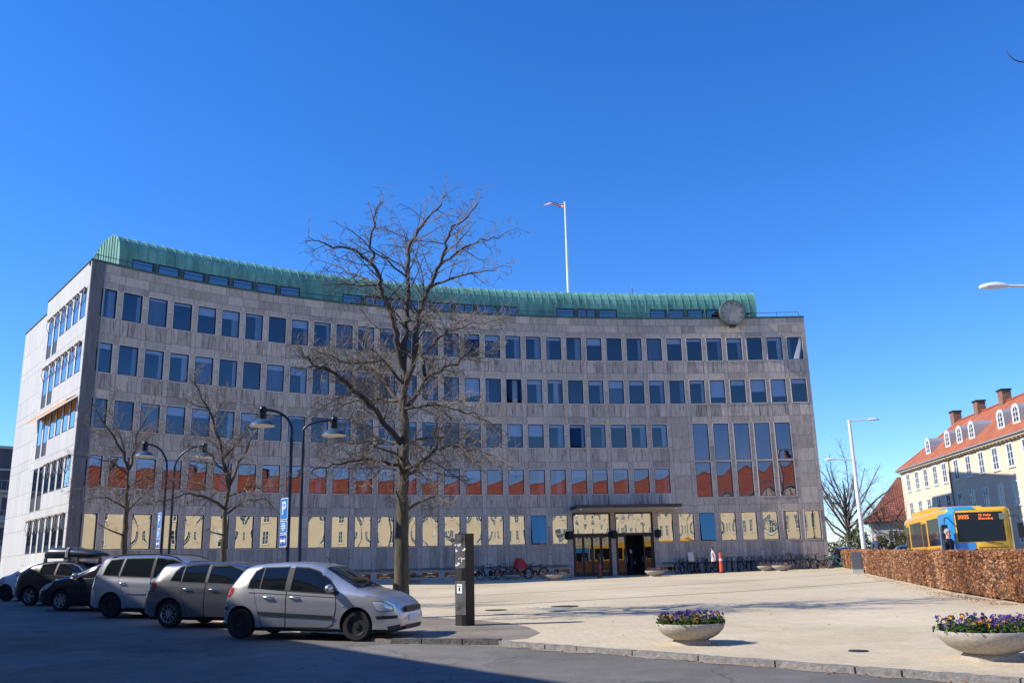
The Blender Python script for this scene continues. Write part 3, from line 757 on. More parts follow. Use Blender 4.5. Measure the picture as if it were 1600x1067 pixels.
for a, b, k_ in spans:
    mb.mi = 1 if a-p_ < 0.4 else 0  # narrow piers: dark green posts, with recess shade put into the colour
    if a > p_: wallband(p_, a, WB, WT)
    mb.mi = 0
    p_ = b
    mb.quad(AT(a, 0, WB), AT(a, 0.15, WB), AT(a, 0.15, WT), AT(a, 0, WT)); mb.quad(AT(b, 0, WB), AT(b, 0, WT), AT(b, 0.15, WT), AT(b, 0.15, WB))
    mb.quad(AT(a, 0, WT), AT(a, 0.15, WT), AT(b, 0.15, WT), AT(b, 0, WT)); mb.quad(AT(a, 0, WB), AT(b, 0, WB), AT(b, 0.15, WB), AT(a, 0.15, WB))
wallband(p_, A1, WB, WT)
mb.build('attic_wall', [COPPER, CAP], hall)
mb = MB()
for i in range(ns):
    a, b = A0+(A1-A0)*i/ns, A0+(A1-A0)*(i+1)/ns
    for (v0, z0_), (v1, z1_) in zip(prof[:-1], prof[1:]): mb.quad(AT(a, v0, z0_), AT(b, v0, z0_), AT(b, v1, z1_), AT(a, v1, z1_))
for s, fl in ((A0, 0), (A1, 1)):
    pts = [AT(s, 0, ZA)] + [AT(s, v, z) for v, z in prof]
    mb.add(pts, [tuple(range(len(pts)))])
roof = mb.build('roof', COPPER, hall, smooth=35)
mb = MB(); nseam = 80
for i in range(nseam+1):
    s = A0+(A1-A0)*i/nseam; dw = 0.016
    pl = [(0, WT+0.06)] + prof
    for (v0, z0_), (v1, z1_) in zip(pl[:-1], pl[1:]):
        e = 0.038
        d = Vector((v1-v0, z1_-z0_)); d.normalize(); nn = Vector((-d.y, d.x))*e
        P = [AT(s-dw, v0, z0_), AT(s-dw, v1, z1_), AT(s-dw, v1+nn.x, z1_+nn.y), AT(s-dw, v0+nn.x, z0_+nn.y)]
        Q = [AT(s+dw, v0, z0_), AT(s+dw, v1, z1_), AT(s+dw, v1+nn.x, z1_+nn.y), AT(s+dw, v0+nn.x, z0_+nn.y)]
        mb.add(P+Q, [(0, 3, 2, 1), (4, 5, 6, 7), (3, 7, 6, 2)])
    # vertical seams on solid stretches of the attic wall
    if not any(a-0.05 < s < b+0.05 for a, b, _ in spans):
        mb.add([AT(s-dw, 0, ZA), AT(s+dw, 0, ZA), AT(s+dw, 0, WT+0.06), AT(s-dw, 0, WT+0.06), AT(s-dw, -0.05, ZA), AT(s+dw, -0.05, ZA), AT(s+dw, -0.05, WT+0.06), AT(s-dw, -0.05, WT+0.06)], [(0, 4, 7, 3), (1, 2, 6, 5), (4, 5, 6, 7)])
# seams on the two gables
for s, sg in ((A0, -1), (A1, 1)):
    for k in range(1, 14):
        v = 0.42*k
        zz = [z0_+(z1_-z0_)*(v-v0)/(v1-v0) for (v0, z0_), (v1, z1_) in zip(prof[:-1], prof[1:]) if v0 <= v < v1]
        if not zz: continue
        mb.tube([AT(s+sg*0.02, v, ZA), AT(s+sg*0.02, v, zz[0]-0.03)], 0.03, 4)
mb.build('standing_seams', M('green_copper_seam', (0.14, 0.34, 0.26), 0.55, var=0.2, scale=2), roof)
ATG = glass('attic_glass', 0.24, (0.2, 0.25, 0.3)); BROWN = M('red_brown_frame', (0.10, 0.03, 0.022), 0.6)
for a, b, k_ in spans:
    mb = MB(); w = (b-a)/2; h = (WT-WB)/2; m_ = (a+b)/2
    mb.box(-w, -w+0.06, -0.03, 0.1, -h, h); mb.box(w-0.06, w, -0.03, 0.1, -h, h); mb.box(-w+0.06, w-0.06, -0.03, 0.1, h-0.06, h); mb.box(-w+0.06, w-0.06, -0.03, 0.1, -h, -h+0.06)
    if k_ == 'brown': mb.box(-0.05, 0.05, -0.02, 0.09, -h+0.06, h-0.06)
    mw = HINV @ Matrix.Translation(F(m_, -SET-0.06, (WT+WB)/2)) @ Matrix.Rotation(hd(m_), 4, 'Z')
    o = mb.build('attic_window', BROWN if k_ == 'brown' else FRAME, hall, mw=mw)
    pb = MB(); pb.quad((-w+0.06, 0.03, -h+0.06), (w-0.06, 0.03, -h+0.06), (w-0.06, 0.03, h-0.06), (-w+0.06, 0.03, h-0.06)); pb.build('pane', ATG, o)
# parapet railing
mb = MB(); k = 60
for hgt, rr in ((0.5, 0.022),):
    mb.tube([F(S0+0.3, -0.25, ZP+hgt)-HO] + [F(S0+0.5+(S1-S0-0.8)*i/k, -0.25, ZP+hgt)-HO for i in range(k+1)], rr, 5)
for i in range(0, k+1, 2):
    s = S0+0.5+(S1-S0-0.8)*i/k; mb.tube([F(s, -0.25, ZP-0.2)-HO, F(s, -0.25, ZP+0.5)-HO], 0.02, 5)
mb.tube([EW(0.1, -0.3, ZP+0.5)-HO, EW(3.2, -0.3, ZP+0.5)-HO], 0.022, 5); mb.tube([F(S0+0.5, -0.25, ZP+0.5)-HO, EW(0.1, -0.3, ZP+0.5)-HO], 0.022, 5)
for t in (0.1, 1.6, 3.2): mb.tube([EW(t, -0.3, ZP-0.2)-HO, EW(t, -0.3, ZP+0.5)-HO], 0.02, 5)
mb.build('railing', M('dark_steel_rail', (0.06, 0.07, 0.07), 0.5, 0.4), hall)

# ---- entrance: canopy, two glazed bays, doors, lamps
CANOPY = M('dark_canopy_fascia', (0.035, 0.028, 0.026), 0.5); SOFFIT = M('cream_soffit', (0.62, 0.58, 0.5), 0.7)
c0, c1 = E0-0.15, E1+1.55
mb = MB(); k = 12
def capt(s, o, z): return F(s, o, z)-HO
pA, pB = F(c0, 0, 0), F(c1, 0, 0); nA = F((c0+c1)/2, 1, 0)-F((c0+c1)/2, 0, 0)
def canp(u, o, z): return pA.lerp(pB, u)+nA*o+Vector((0, 0, z))-HO
mb.mi = 0
mb.add([canp(u, o, z) for z in (5.38, 5.62) for u, o in ((0, -0.6), (1, -0.6), (1, 2.6), (0, 2.6))], [(4, 5, 6, 7), (0, 1, 5, 4), (1, 2, 6, 5), (2, 3, 7, 6), (3, 0, 4, 7)])
mb.mi = 1
mb.add([canp(0.005, -0.1, 5.18), canp(0.995, -0.1, 5.18), canp(0.995, 2.5, 5.379), canp(0.005, 2.5, 5.379), canp(0.005, -0.1, 5.379), canp(0.995, -0.1, 5.379)], [(0, 3, 2, 1), (0, 4, 3), (1, 2, 5)])
cn = mb.build('canopy', [CANOPY, SOFFIT], hall)
mb = MB()
for u in (0.04, 0.95): mb.ball(canp(u, 2.3, 5.30), 0.07, 10, 6)
mb.build('downlight', WHITEPAINT, cn, smooth=179)
mb = MB()   # recessed porch box
ez = 0.56
P = lambda s, o, z: F(s, o, z)-HO
mb.quad(P(E0, -4, 0.4), P(E1, -4, 0.4), P(E1, -4, ENT_TOP), P(E0, -4, ENT_TOP)); mb.quad(P(E0, 0, 0.4), P(E0, -4, 0.4), P(E0, -4, 5.2), P(E0, 0, 5.2)); mb.quad(P(E1, 0, 0.4), P(E1, 0, 5.2), P(E1, -4, 5.2), P(E1, -4, 0.4))
mb.quad(P(E0, 0, 5.2), P(E0, -4, 5.2), P(E1, -4, 5.2), P(E1, 0, 5.2)); mb.quad(P(E0, 0.3, ez), P(E1, 0.3, ez), P(E1, -4, ez), P(E0, -4, ez))
mb.build('entrance_hall', DARKROOM, hall)
mb = MB()
em = (E0+E1)/2
def fbar(s0, s1, z0, z1, o0=-0.05, o1=-0.22):
    vs = [P(s, o, z) for z in (z0, z1) for o in (o0, o1) for s in (s0, s1)]
    mb.add(vs, [(0, 2, 3, 1), (4, 5, 7, 6), (0, 1, 5, 4), (2, 6, 7, 3), (0, 4, 6, 2), (1, 3, 7, 5)])
g1 = (E0, em-0.18); g2 = (em+0.18, E1)
for a, b in (g1, g2):
    fbar(a, a+0.09, ez, ENT_TOP); fbar(b-0.09, b, ez, ENT_TOP); fbar(a+0.09, b-0.09, ENT_TOP-0.08, ENT_TOP); fbar(a+0.09, b-0.09, 3.48, 3.66)
ef = mb.build('entrance_frame', DARKMETAL, hall)
sl_ = Slabs(); wq(em-0.18, em+0.18, 0.4, 2.2, 0.4, 0.0); wq(em-0.18, em+0.18, 2.2, 3.8, 0.5, 0.0); wq(em-0.18, em+0.18, 3.8, ENT_TOP+0.1, 0.4, 0.0)
put('entrance_pier', sl_.mesh('entrance_pier', [MARBLE]), hall)
GD = glass('door_glass', 0.15, (0.3, 0.32, 0.32), (1, 0.95, 0.85))
for a, b in (g1, g2):
    pb = MB()
    vs = []; fs = []; nx, nz_ = 16, 6
    for k_ in range(nz_+1):
        for i in range(nx+1): vs.append(P(a+0.09+(b-a-0.18)*i/nx, -0.12+0.002*math.sin(i*0.9)*math.sin(k_*1.1), 3.66+(ENT_TOP-0.08-3.66)*k_/nz_))
    for k_ in range(nz_):
        for i in range(nx): c_ = k_*(nx+1)+i; fs.append((c_, c_+1, c_+nx+2, c_+nx+1))
    pb.add(vs, fs); pb.build('transom_pane', GLASS_LOW, ef, smooth=179)
for gi, (a, b) in enumerate((g1, g2)):
    w_ = (b-a-0.18)/4
    for i in range(4):
        x0, x1 = a+0.09+w_*i, a+0.09+w_*(i+1)
        mb = MB(); fbar(x0+0.01, x0+0.09, ez+0.02, 3.47, -0.08, -0.15); fbar(x1-0.09, x1-0.01, ez+0.02, 3.47, -0.08, -0.15); fbar(x0+0.09, x1-0.09, 3.37, 3.47, -0.08, -0.15); fbar(x0+0.09, x1-0.09, ez+0.02, ez+0.28, -0.08, -0.15)
        if i in (1, 2) and gi == 1:
            # this leaf stands open, folded back into the dark hall
            o = mb.build('entrance_door', DARKMETAL, hall); piv = F(x0 if i == 1 else x1, -0.1, 0)-HO
            o.matrix_local = Matrix.Translation(piv) @ Matrix.Rotation(R(82 if i == 1 else -82), 4, 'Z') @ Matrix.Translation(-piv)
        else: o = mb.build('entrance_door', DARKMETAL, hall)
        pb = MB(); pb.quad(P(x0+0.09, -0.115, ez+0.28), P(x1-0.09, -0.115, ez+0.28), P(x1-0.09, -0.115, 3.37), P(x0+0.09, -0.115, 3.37)); pb.build('pane', GD, o)
        hb = MB(); hb.tube([P(x1-0.13 if i % 2 == 0 else x0+0.13, -0.03, 1.45), P(x1-0.13 if i % 2 == 0 else x0+0.13, -0.03, 1.95)], 0.02, 6); hb.build('handle', ARM, o)
for s in (E0-0.3, em, E1+0.3):
    mb = MB(); mb.lathe([(0.0, -0.3), (0.17, -0.3), (0.24, -0.2), (0.26, 0.0), (0.24, 0.2), (0.17, 0.3), (0, 0.3)], 14); mb.box(-0.06, 0.06, 0.1, 0.32, -0.06, 0.06)
    mb.build('wall_lamp', BLACK, hall, smooth=40, mw=HINV @ Matrix.Translation(F(s, 0.3, 3.55)) @ Matrix.Rotation(hd(s), 4, 'Z'))
mb = MB()
mb.add([F(s, o, z)-HO for z in (0.3, 0.56) for s, o in ((E0-0.6, -0.05), (E1+0.8, -0.05), (E1+0.8, 1.6), (E0-0.6, 1.6))], [(4, 5, 6, 7), (0, 1, 5, 4), (1, 2, 6, 5), (2, 3, 7, 6), (3, 0, 4, 7)])
mb.build('entrance_step', M('step_granite', (0.22, 0.21, 0.2), 0.8, var=0.2), hall)
# a paler repaired slab, bottom right
mb = MB(); s = sb(32)-0.2
mb.add([P(s, 0.004, 1.75), P(s+0.45, 0.004, 1.75), P(s+0.45, 0.004, 2.5), P(s, 0.004, 2.5)], [(0, 1, 2, 3)]); mb.build('repair_patch', M('pale_mortar', (0.36, 0.34, 0.33), 0.8, var=0.2), hall)

# ---- things fixed on the hall
clk = empty('wall_clock', F(21.25, 0.55, ZP+0.35), hd(21.25), 'large round grey clock at the top right edge of the marble facade', 'clock')
mb = MB(); mb.lathe([(0, 0.0), (0.93, 0.0), (0.95, 0.02)], 40, axis='y'); cf = mb.build('clock_face', M('clock_face_stone', (0.33, 0.305, 0.27), 0.7, var=0.25, scale=3), clk, smooth=30)
mb = MB(); mb.lathe([(0.94, 0.15), (0.94, -0.06), (1.03, -0.06), (1.05, 0.0), (1.05, 0.35), (0.94, 0.35)], 40, axis='y', closed=True); mb.build('rim', M('green_bronze_rim', (0.16, 0.19, 0.14), 0.4, 0.5), clk, smooth=30)
mb = MB()
for i in range(12):
    a = math.pi*2*i/12; r0, r1 = (0.68, 0.86) if i % 3 == 0 else (0.73, 0.84); w = 0.028
    d = Vector((math.sin(a), 0, math.cos(a))); t_ = Vector((math.cos(a), 0, -math.sin(a)))
    for off in ((-0.05, 0.05) if i in (1, 2, 6, 9, 11) else (-0.09, 0, 0.09) if i in (0, 7, 8, 3) else (0,)):
        vs = [d*r_+t_*(off+w_)+Vector((0, y_, 0)) for y_ in (-0.005, -0.03) for r_, w_ in ((r0, -w/2), (r0, w/2), (r1, w/2), (r1, -w/2))]
        mb.add(vs, [(4, 5, 6, 7), (0, 1, 5, 4), (1, 2, 6, 5), (2, 3, 7, 6), (3, 0, 4, 7)])
mb.build('numerals', M('numeral_bronze', (0.075, 0.07, 0.06), 0.6), clk)
GILT = M('gilt_hand', (0.42, 0.38, 0.22), 0.4, 0.3)
for nm, a, ln, w in (('minute_hand', R(70), 0.78, 0.035), ('hour_hand', R(2), 0.4, 0.05)):
    mb = MB(); mb.prism([(-w, -0.12), (w, -0.12), (w*0.6, ln), (-w*0.6, ln)], -0.06, -0.045); mb.build(nm, GILT, clk, mw=Matrix.Rotation(a, 4, 'Y') if nm == 'minute_hand' else Matrix.Translation((0, -0.02, 0)) @ Matrix.Rotation(a, 4, 'Y'))
mb = MB(); mb.box(-1.5, 1.5, 0.18, 0.3, -0.12, -0.02); mb.box(-0.22, 0.22, -0.02, 0.5, -1.16, -1.03); mb.box(-0.3, 0.3, 0.33, 0.53, -0.5, 0.3); mb.build('bracket', DARKMETAL, clk)

fp = at(889, 458, 74); ft = at(882, 318, 74); fx = (fp.x+ft.x)/2
pole = empty('flagpole', (fx, 74, ZP-0.3), 0, 'tall white flagpole rising behind the green copper roof', 'flagpole')
mb = MB(); mb.tube([(0, 0, 0), (0, 0, 6), (0, 0, ft.z-ZP+0.3)], [0.15, 0.12, 0.07], 10); mb.build('pole', WHITEPAINT, pole, smooth=40)
mb = MB(); mb.ball((0, 0, ft.z-ZP+0.36), 0.1, 10, 6); mb.box(-0.5, 0.06, -0.02, 0.02, ft.z-ZP+0.22, ft.z-ZP+0.27); mb.build('finial', WHITEPAINT, pole, smooth=40)
mb = MB(); vs = []; fs = []; k = 24
for i in range(k+1):
    u = i/k; wv = 0.36*(1-u)**0.7+0.01; zc = 0.25*math.sin(u*4)*u+0.28*u; yy = 0.12*math.sin(u*9)
    vs += [(-2.1*u, yy, zc+wv/2), (-2.1*u, yy+0.01, zc+wv*0.17), (-2.1*u, yy, zc-wv*0.17), (-2.1*u, yy-0.01, zc-wv/2)]
for i in range(k):
    for j in range(3): mb.mi = 1 if j == 1 else 0; mb.add([vs[4*i+j], vs[4*i+4+j], vs[4*i+5+j], vs[4*i+j+1]], [(0, 1, 2, 3)])
o = mb.build('pennant', [M('flag_red', (0.5, 0.03, 0.04), 0.8), M('flag_white', (0.8, 0.78, 0.78), 0.8)]); o.location = (fx-0.08, 74, ft.z-0.25); tag(o, 'narrow red and white pennant flying left from the white flagpole', 'pennant')
# aerials on the roof
STEEL = M('aerial_steel', (0.5, 0.5, 0.52), 0.4, 0.5)
a_ = at(842, 455, 72); an = empty('tv_aerial', (a_.x, 72, ZP+2.55), 0, 'small television aerial with rods on the copper roof left of the flagpole', 'aerial')
mb = MB(); mb.tube([(0, 0, 0), (0, 0, 0.95)], 0.025, 5); mb.build('mast', STEEL, an)
mb = MB(); mb.tube([(-0.55, 0, 0.85), (0.1, 0, 0.75)], 0.02, 5)
for i in range(6): mb.tube([(-0.5+0.1*i, -0.18-0.03*i, 0.84-0.015*i), (-0.5+0.1*i, 0.18+0.03*i, 0.84-0.015*i)], 0.012, 4)
for d in (-0.15, 0.15): mb.tube([(0.08, -0.25, 0.76+d), (0.08, 0.25, 0.76+d)], 0.015, 4)
mb.build('rods', STEEL, an)
a_ = at(988, 455, 72); an = empty('weather_mast', (a_.x, 72, ZP+2.6), 0, 'thin instrument mast with a small head on the copper roof right of the flagpole', 'mast')
mb = MB(); mb.tube([(0, 0, 0), (0, 0, 0.85)], 0.025, 5); mb.tube([(-0.9, 0, 0.2), (-0.7, 0, 0.27), (-0.35, 0, 0.27), (0, 0, 0.18)], 0.025, 5); mb.build('pole', DARKMETAL, an)
mb = MB(); mb.ball((0, 0, 0.92), 0.06, 8, 5); mb.box(0.02, 0.16, -0.02, 0.02, 0.68, 0.76); mb.build('sensor', STEEL, an)
# ---------------------------------------------------------------- yellow building on the right
YELLOW = M('yellow_limewash', (0.68, 0.57, 0.42), 0.85, var=0.08, scale=0.5, bump=0.08, bscale=8)
def tiles_mat(name, c1, c2, w=0.26, h=0.34):
    m = bpy.data.materials.new(name); m.use_nodes = True; nt = m.node_tree; L = nt.links; b = nt.nodes['Principled BSDF']; b.inputs['Roughness'].default_value = 0.75
    u = nt.nodes.new('ShaderNodeUVMap'); u.uv_map = 'pos'
    br = nt.nodes.new('ShaderNodeTexBrick'); br.offset = 0.0; br.inputs['Scale'].default_value = 1; br.inputs['Brick Width'].default_value = w; br.inputs['Row Height'].default_value = h; br.inputs['Mortar Size'].default_value = 0.03
    br.inputs['Color1'].default_value = (*c1, 1); br.inputs['Color2'].default_value = (*c2, 1); br.inputs['Mortar'].default_value = (*[c*0.35 for c in c1], 1)
    L.new(u.outputs[0], br.inputs['Vector'])
    nz = nt.nodes.new('ShaderNodeTexNoise'); nz.inputs['Scale'].default_value = 0.7; nz.inputs['Detail'].default_value = 6; L.new(u.outputs[0], nz.inputs['Vector'])
    r = nt.nodes.new('ShaderNodeMapRange'); r.inputs['From Min'].default_value = 0.3; r.inputs['From Max'].default_value = 0.7; r.inputs['To Min'].default_value = 0.72; r.inputs['To Max'].default_value = 1.15; L.new(nz.outputs['Fac'], r.inputs['Value'])
    mu = nt.nodes.new('ShaderNodeMix'); mu.data_type = 'RGBA'; mu.blend_type = 'MULTIPLY'; mu.inputs['Factor'].default_value = 1
    L.new(br.outputs['Color'], mu.inputs['A']); L.new(r.outputs[0], mu.inputs['B']); L.new(mu.outputs['Result'], b.inputs['Base Color'])
    bp = nt.nodes.new('ShaderNodeBump'); bp.inputs['Strength'].default_value = 0.6; bp.inputs['Distance'].default_value = 0.03; L.new(br.outputs['Fac'], bp.inputs['Height']); bp.invert = True; L.new(bp.outputs[0], b.inputs['Normal'])
    return m
TILES = tiles_mat('orange_roof_tiles', (0.46, 0.125, 0.05), (0.56, 0.18, 0.075))
TILES2 = tiles_mat('old_red_roof_tiles', (0.26, 0.075, 0.045), (0.36, 0.12, 0.065))
PANEGL = M('house_window_glass', (0.03, 0.036, 0.045), 0.05, spec=0.9)
ZINC = M('grey_zinc', (0.42, 0.44, 0.45), 0.45, 0.4, var=0.1)
BRICK = M('old_chimney_brick', (0.24, 0.12, 0.075), 0.9, var=0.4, scale=5)
STUCCO_WHITE = M('white_window_surround', (0.72, 0.71, 0.68), 0.6)
YN = math.hypot(2.7, 25.5); YD = Vector((2.7, 25.5, 0))/YN; YO = Vector((-25.5, 2.7, 0))/YN   # along the wall, out of the wall
Y0 = Vector((40.3, 73.5, 0))
yrot = math.atan2(-YD.y, -YD.x)          # local +x runs towards the camera, local -y is out of the wall
def roofquad(mbv, P4, uo=0.0):
    return P4
class UVM:
    def __init__(s): s.v = []; s.f = []; s.uv = []
    def poly(s, pts, uv):
        n = len(s.v); s.v += [tuple(p) for p in pts]; s.f.append(tuple(range(n, n+len(pts)))); s.uv += uv
    def mesh(s, name, mat):
        me = bpy.data.meshes.new(name); me.from_pydata(s.v, [], s.f); l = me.uv_layers.new(name='pos'); l.data.foreach_set('uv', [c for p in s.uv for c in p]); me.materials.append(mat); return me
# casement window mesh: white surround, four-light sash, glass
def casement(w, h, rows, cols=2, surround=0.13):
    mb = MB()
    mb.box(-w/2-surround, -w/2, -0.05, 0.04, -h/2-0.06, h/2+surround); mb.box(w/2, w/2+surround, -0.05, 0.04, -h/2-0.06, h/2+surround)
    mb.box(-w/2, w/2, -0.05, 0.04, h/2, h/2+surround); mb.box(-w/2-surround-0.03, w/2+surround+0.03, -0.1, 0.04, -h/2-0.14, -h/2-0.061)
    mb.box(-w/2, w/2, -0.03, 0.03, -h/2-0.061, -h/2+0.05)
    for i in range(cols+1):
        x = -w/2+w*i/cols; t = 0.05 if 0 < i < cols else 0.06
        xa, xb = max(-w/2, x-t), min(w/2, x+t); mb.box(xa, xb, -0.03, 0.03, -h/2+0.05, h/2)
    for i in range(1, rows):
        z = -h/2+h*i/rows
        for c in range(cols):
            a, b = -w/2+w*c/cols+0.055, -w/2+w*(c+1)/cols-0.055; mb.box(a, b, -0.025, 0.025, z-0.025, z+0.025)
    return mb.mesh('window', [STUCCO_WHITE])
def glasspane(w, h):
    mb = MB(); mb.quad((-w/2, -0.012, -h/2), (w/2, -0.012, -h/2), (w/2, -0.012, h/2), (-w/2, -0.012, h/2)); return mb.mesh('pane', PANEGL)
CM = casement(1.05, 1.75, 3); CP_ = glasspane(1.05, 1.75)
DM = None
def yellow_house(u0, u1, label, detail):
    if detail: root = empty('yellow_house', Y0+YD*(u0+u1)/2+Vector((0, 0, 0.6)), yrot, label, 'building')
    else:
        d2 = Vector((0.03, 1, 0)).normalized(); root = empty('yellow_house', Y0+YD*u1+d2*(u0-u1)/2+Vector((0.9, 0, 0.6)), math.atan2(-d2.y, -d2.x), label, 'building')
    base = (u0+u1)/2; EAVE, RIDGE, DEP = 10.75, 15.5, 11.0
    X = lambda u: base-u                 # local x
    zr = -0.6
    mb = MB(); mb.mi = 0
    a, b = X(u1), X(u0)
    mb.box(a, b, 0, DEP, -0.6, EAVE+zr-0.3); mb.build('wall', YELLOW, root)
    # mouldings
    mb = MB(); mb.box(a-0.05, b+0.05, -0.06, 0.0, -0.6, 0.45+0.0); mb.build('plinth', M('grey_plinth', (0.2, 0.19, 0.18), 0.8), root)
    mb = MB(); mb.prism([(0, 0), (0, 0), (0, 0)], 0, 0) if False else None
    mb = MB(); mb.box(a-0.25, b+0.25, -0.34, 0.0, EAVE+zr-0.3, EAVE+zr-0.12); n_ = int((b-a)/0.75)
    for i in range(n_): x = a+(b-a)*(i+0.5)/n_; mb.box(x-0.06, x+0.06, -0.30, -0.002, EAVE+zr-0.42, EAVE+zr-0.301)
    mb.build('cornice', M('cornice_paint', (0.50, 0.42, 0.30), 0.8), root)
    mb = MB(); mb.tube([(a-0.3, -0.42, EAVE+zr-0.06), (b+0.3, -0.42, EAVE+zr-0.06)], 0.075, 8); mb.build('gutter', ZINC, root, smooth=40)
    # hipped roof
    um = UVM(); e = -0.45; hy = DEP/2; zE, zR = EAVE+zr-0.1, RIDGE+zr; hip = 4.2 if detail else 0.0
    sl2 = math.hypot(hy-e, zR-zE)
    um.poly([(a-0.3, e, zE), (b+0.3, e, zE), (b+0.3, hy, zR), (a+hip, hy, zR)], [(a, 0), (b, 0), (b, sl2), (a+hip, sl2)])
    um.poly([(b+0.3, DEP-e, zE), (a-0.3, DEP-e, zE), (a+hip, hy, zR), (b+0.3, hy, zR)], [(b, 0), (a, 0), (a+hip, sl2), (b, sl2)])
    um.poly([(a-0.3, DEP-e, zE), (a-0.3, e, zE), (a+hip, hy, zR)], [(0, 0), (DEP, 0), (DEP/2, sl2)])
    um.poly([(b+0.3, e, zE), (b+0.3, DEP-e, zE), (b+0.3, hy, zR)], [(0, 0), (DEP, 0), (DEP/2, sl2)])
    rf = put('roof', um.mesh('roof', TILES), root)
    mb = MB(); mb.tube([(a+hip, hy, zR+0.02), (b+0.3, hy, zR+0.02)], 0.12, 6)
    if detail:
        mb.tube([(a-0.3, e, zE), (a+hip, hy, zR)], 0.11, 6); mb.tube([(a-0.3, DEP-e, zE), (a+hip, hy, zR)], 0.11, 6)
    mb.build('ridge_tiles', M('ridge_tile', (0.36, 0.10, 0.05), 0.8, var=0.2), rf, smooth=60)
    # windows: three rows
    rest = []
    zs = [EAVE+zr-1.55, EAVE+zr-4.6, EAVE+zr-7.6]
    us = []
    u = 25.05
    if detail: us = [25.05, 22.19, 19.43, 16.65, 14.02, 10.91, 7.96, 4.98, 2.04, -0.92, -3.85, -6.8, -9.7]
    else:
        u = u1-2.0
        while u > u0+1: us.append(u); u -= 2.93
    for z in zs:
        for u in us:
            if not (u0+0.8 < u < u1-0.8): continue
            mw = Matrix.Translation((X(u), 0, z))
            if detail: w = put('window', CM, root, mw); put('pane', CP_, w)
            else: rest += [(CM, mw), (CP_, mw)]
    if rest: o = merge('window', rest, root); o['kind'] = 'stuff'
    # downpipes
    for u in ([12.4, -5.3] if detail else [u1-14, u1-34, u1-55]):
        mb = MB(); mb.tube([(X(u), -0.40, EAVE+zr-0.1), (X(u), -0.12, EAVE+zr-0.6), (X(u), -0.12, -0.5)], 0.06, 6); mb.build('downpipe', M('brown_pipe', (0.10, 0.07, 0.06), 0.6), root, smooth=50)
    # chimneys on the ridge
    for u in ([24.0, 17.46, 11.4, 4.5, -4] if detail else [u1-6-9*i for i in range(6)]):
        mb = MB(); x = X(u); mb.mi = 0; mb.box(x-0.5, x+0.5, hy-0.42, hy+0.42, zR-0.6, zR+1.05); mb.mi = 1; mb.box(x-0.58, x+0.58, hy-0.5, hy+0.5, zR+1.05, zR+1.2); mb.build('chimney', [BRICK, BLACK], rf)
    # arched dormers
    slope = (zR-zE)/(hy-e)
    for u in ([20.6, 14.9, 11.75, 8.74, 2.3, -0.7, -3.6, -9.2] if detail else [u1-4-3.0*i for i in range(8)]):
        x = X(u); yf = 1.0; zb = zE+(yf-e)*slope; w, h = 0.62, 1.55
        arch = [(-w, 0)] + [(-w*math.cos(t), h-w*0.75+w*0.75*math.sin(t)) for t in [math.pi*i/10 for i in range(11)]] + [(w, 0)]
        dep = (h+0.1)/slope+0.2
        d = empty('dormer', (0, 0, 0)); d.parent = None
        bpy.data.objects.remove(d)
        mb = MB()
        P0 = [(x+px_*1.12, yf, zb+pz*1.06-0.05) for px_, pz in arch]; P1 = [(x+px_*1.12, yf+dep, zb+pz*1.06-0.05) for px_, pz in arch]
        nA_ = len(arch); mb.add(P0+P1, [(i, i+1, nA_+i+1, nA_+i) for i in range(nA_-1)]); 
        do = mb.build('dormer', ZINC, root, smooth=50)
        mb = MB(); Po = [(x+px_*1.13, yf-0.03, zb+pz*1.065-0.05) for px_, pz in arch]; Pi = [(x+px_*0.72, yf-0.03, zb+0.12+(pz-0.12)*0.86 if pz > 0.12 else zb+0.12) for px_, pz in arch]
        mb.add(Po+Pi, [(i, nA_+i, nA_+i+1, i+1) for i in range(nA_-1)] + [(0, nA_-1, 2*nA_-1, nA_)])
        mb.box(x-0.035, x+0.035, yf-0.05, yf-0.01, zb+0.12, zb+h*0.88)
        for zz in (0.5, 0.92): mb.box(x-w*0.72, x+w*0.72, yf-0.045, yf-0.015, zb+zz-0.025, zb+zz+0.025)
        mb.build('dormer_window', STUCCO_WHITE, do)
        mb = MB(); mb.add([(p[0], yf-0.01, p[2]) for p in Pi], [tuple(range(nA_))]); mb.build('pane', PANEGL, do)
    if detail:
        # two small skylights
        for u in (22.0, 17.3):
            x = X(u); y_ = 1.5; z_ = zE+(y_-e)*slope
            mb = MB(); mb.add([(x-0.35, y_, z_+0.06), (x+0.35, y_, z_+0.06), (x+0.35, y_+0.6, z_+0.06+0.6*slope), (x-0.35, y_+0.6, z_+0.06+0.6*slope)], [(0, 1, 2, 3)]); mb.build('skylight', PANEGL, rf)
    return root
yellow_house(-14.0, 27.4, 'long yellow building with orange tiled roof, arched dormers and chimneys behind the bus', True)
yellow_house(-98.0, -14.3, 'near yellow wing whose walls and roof show only mirrored in the ground floor windows', False)

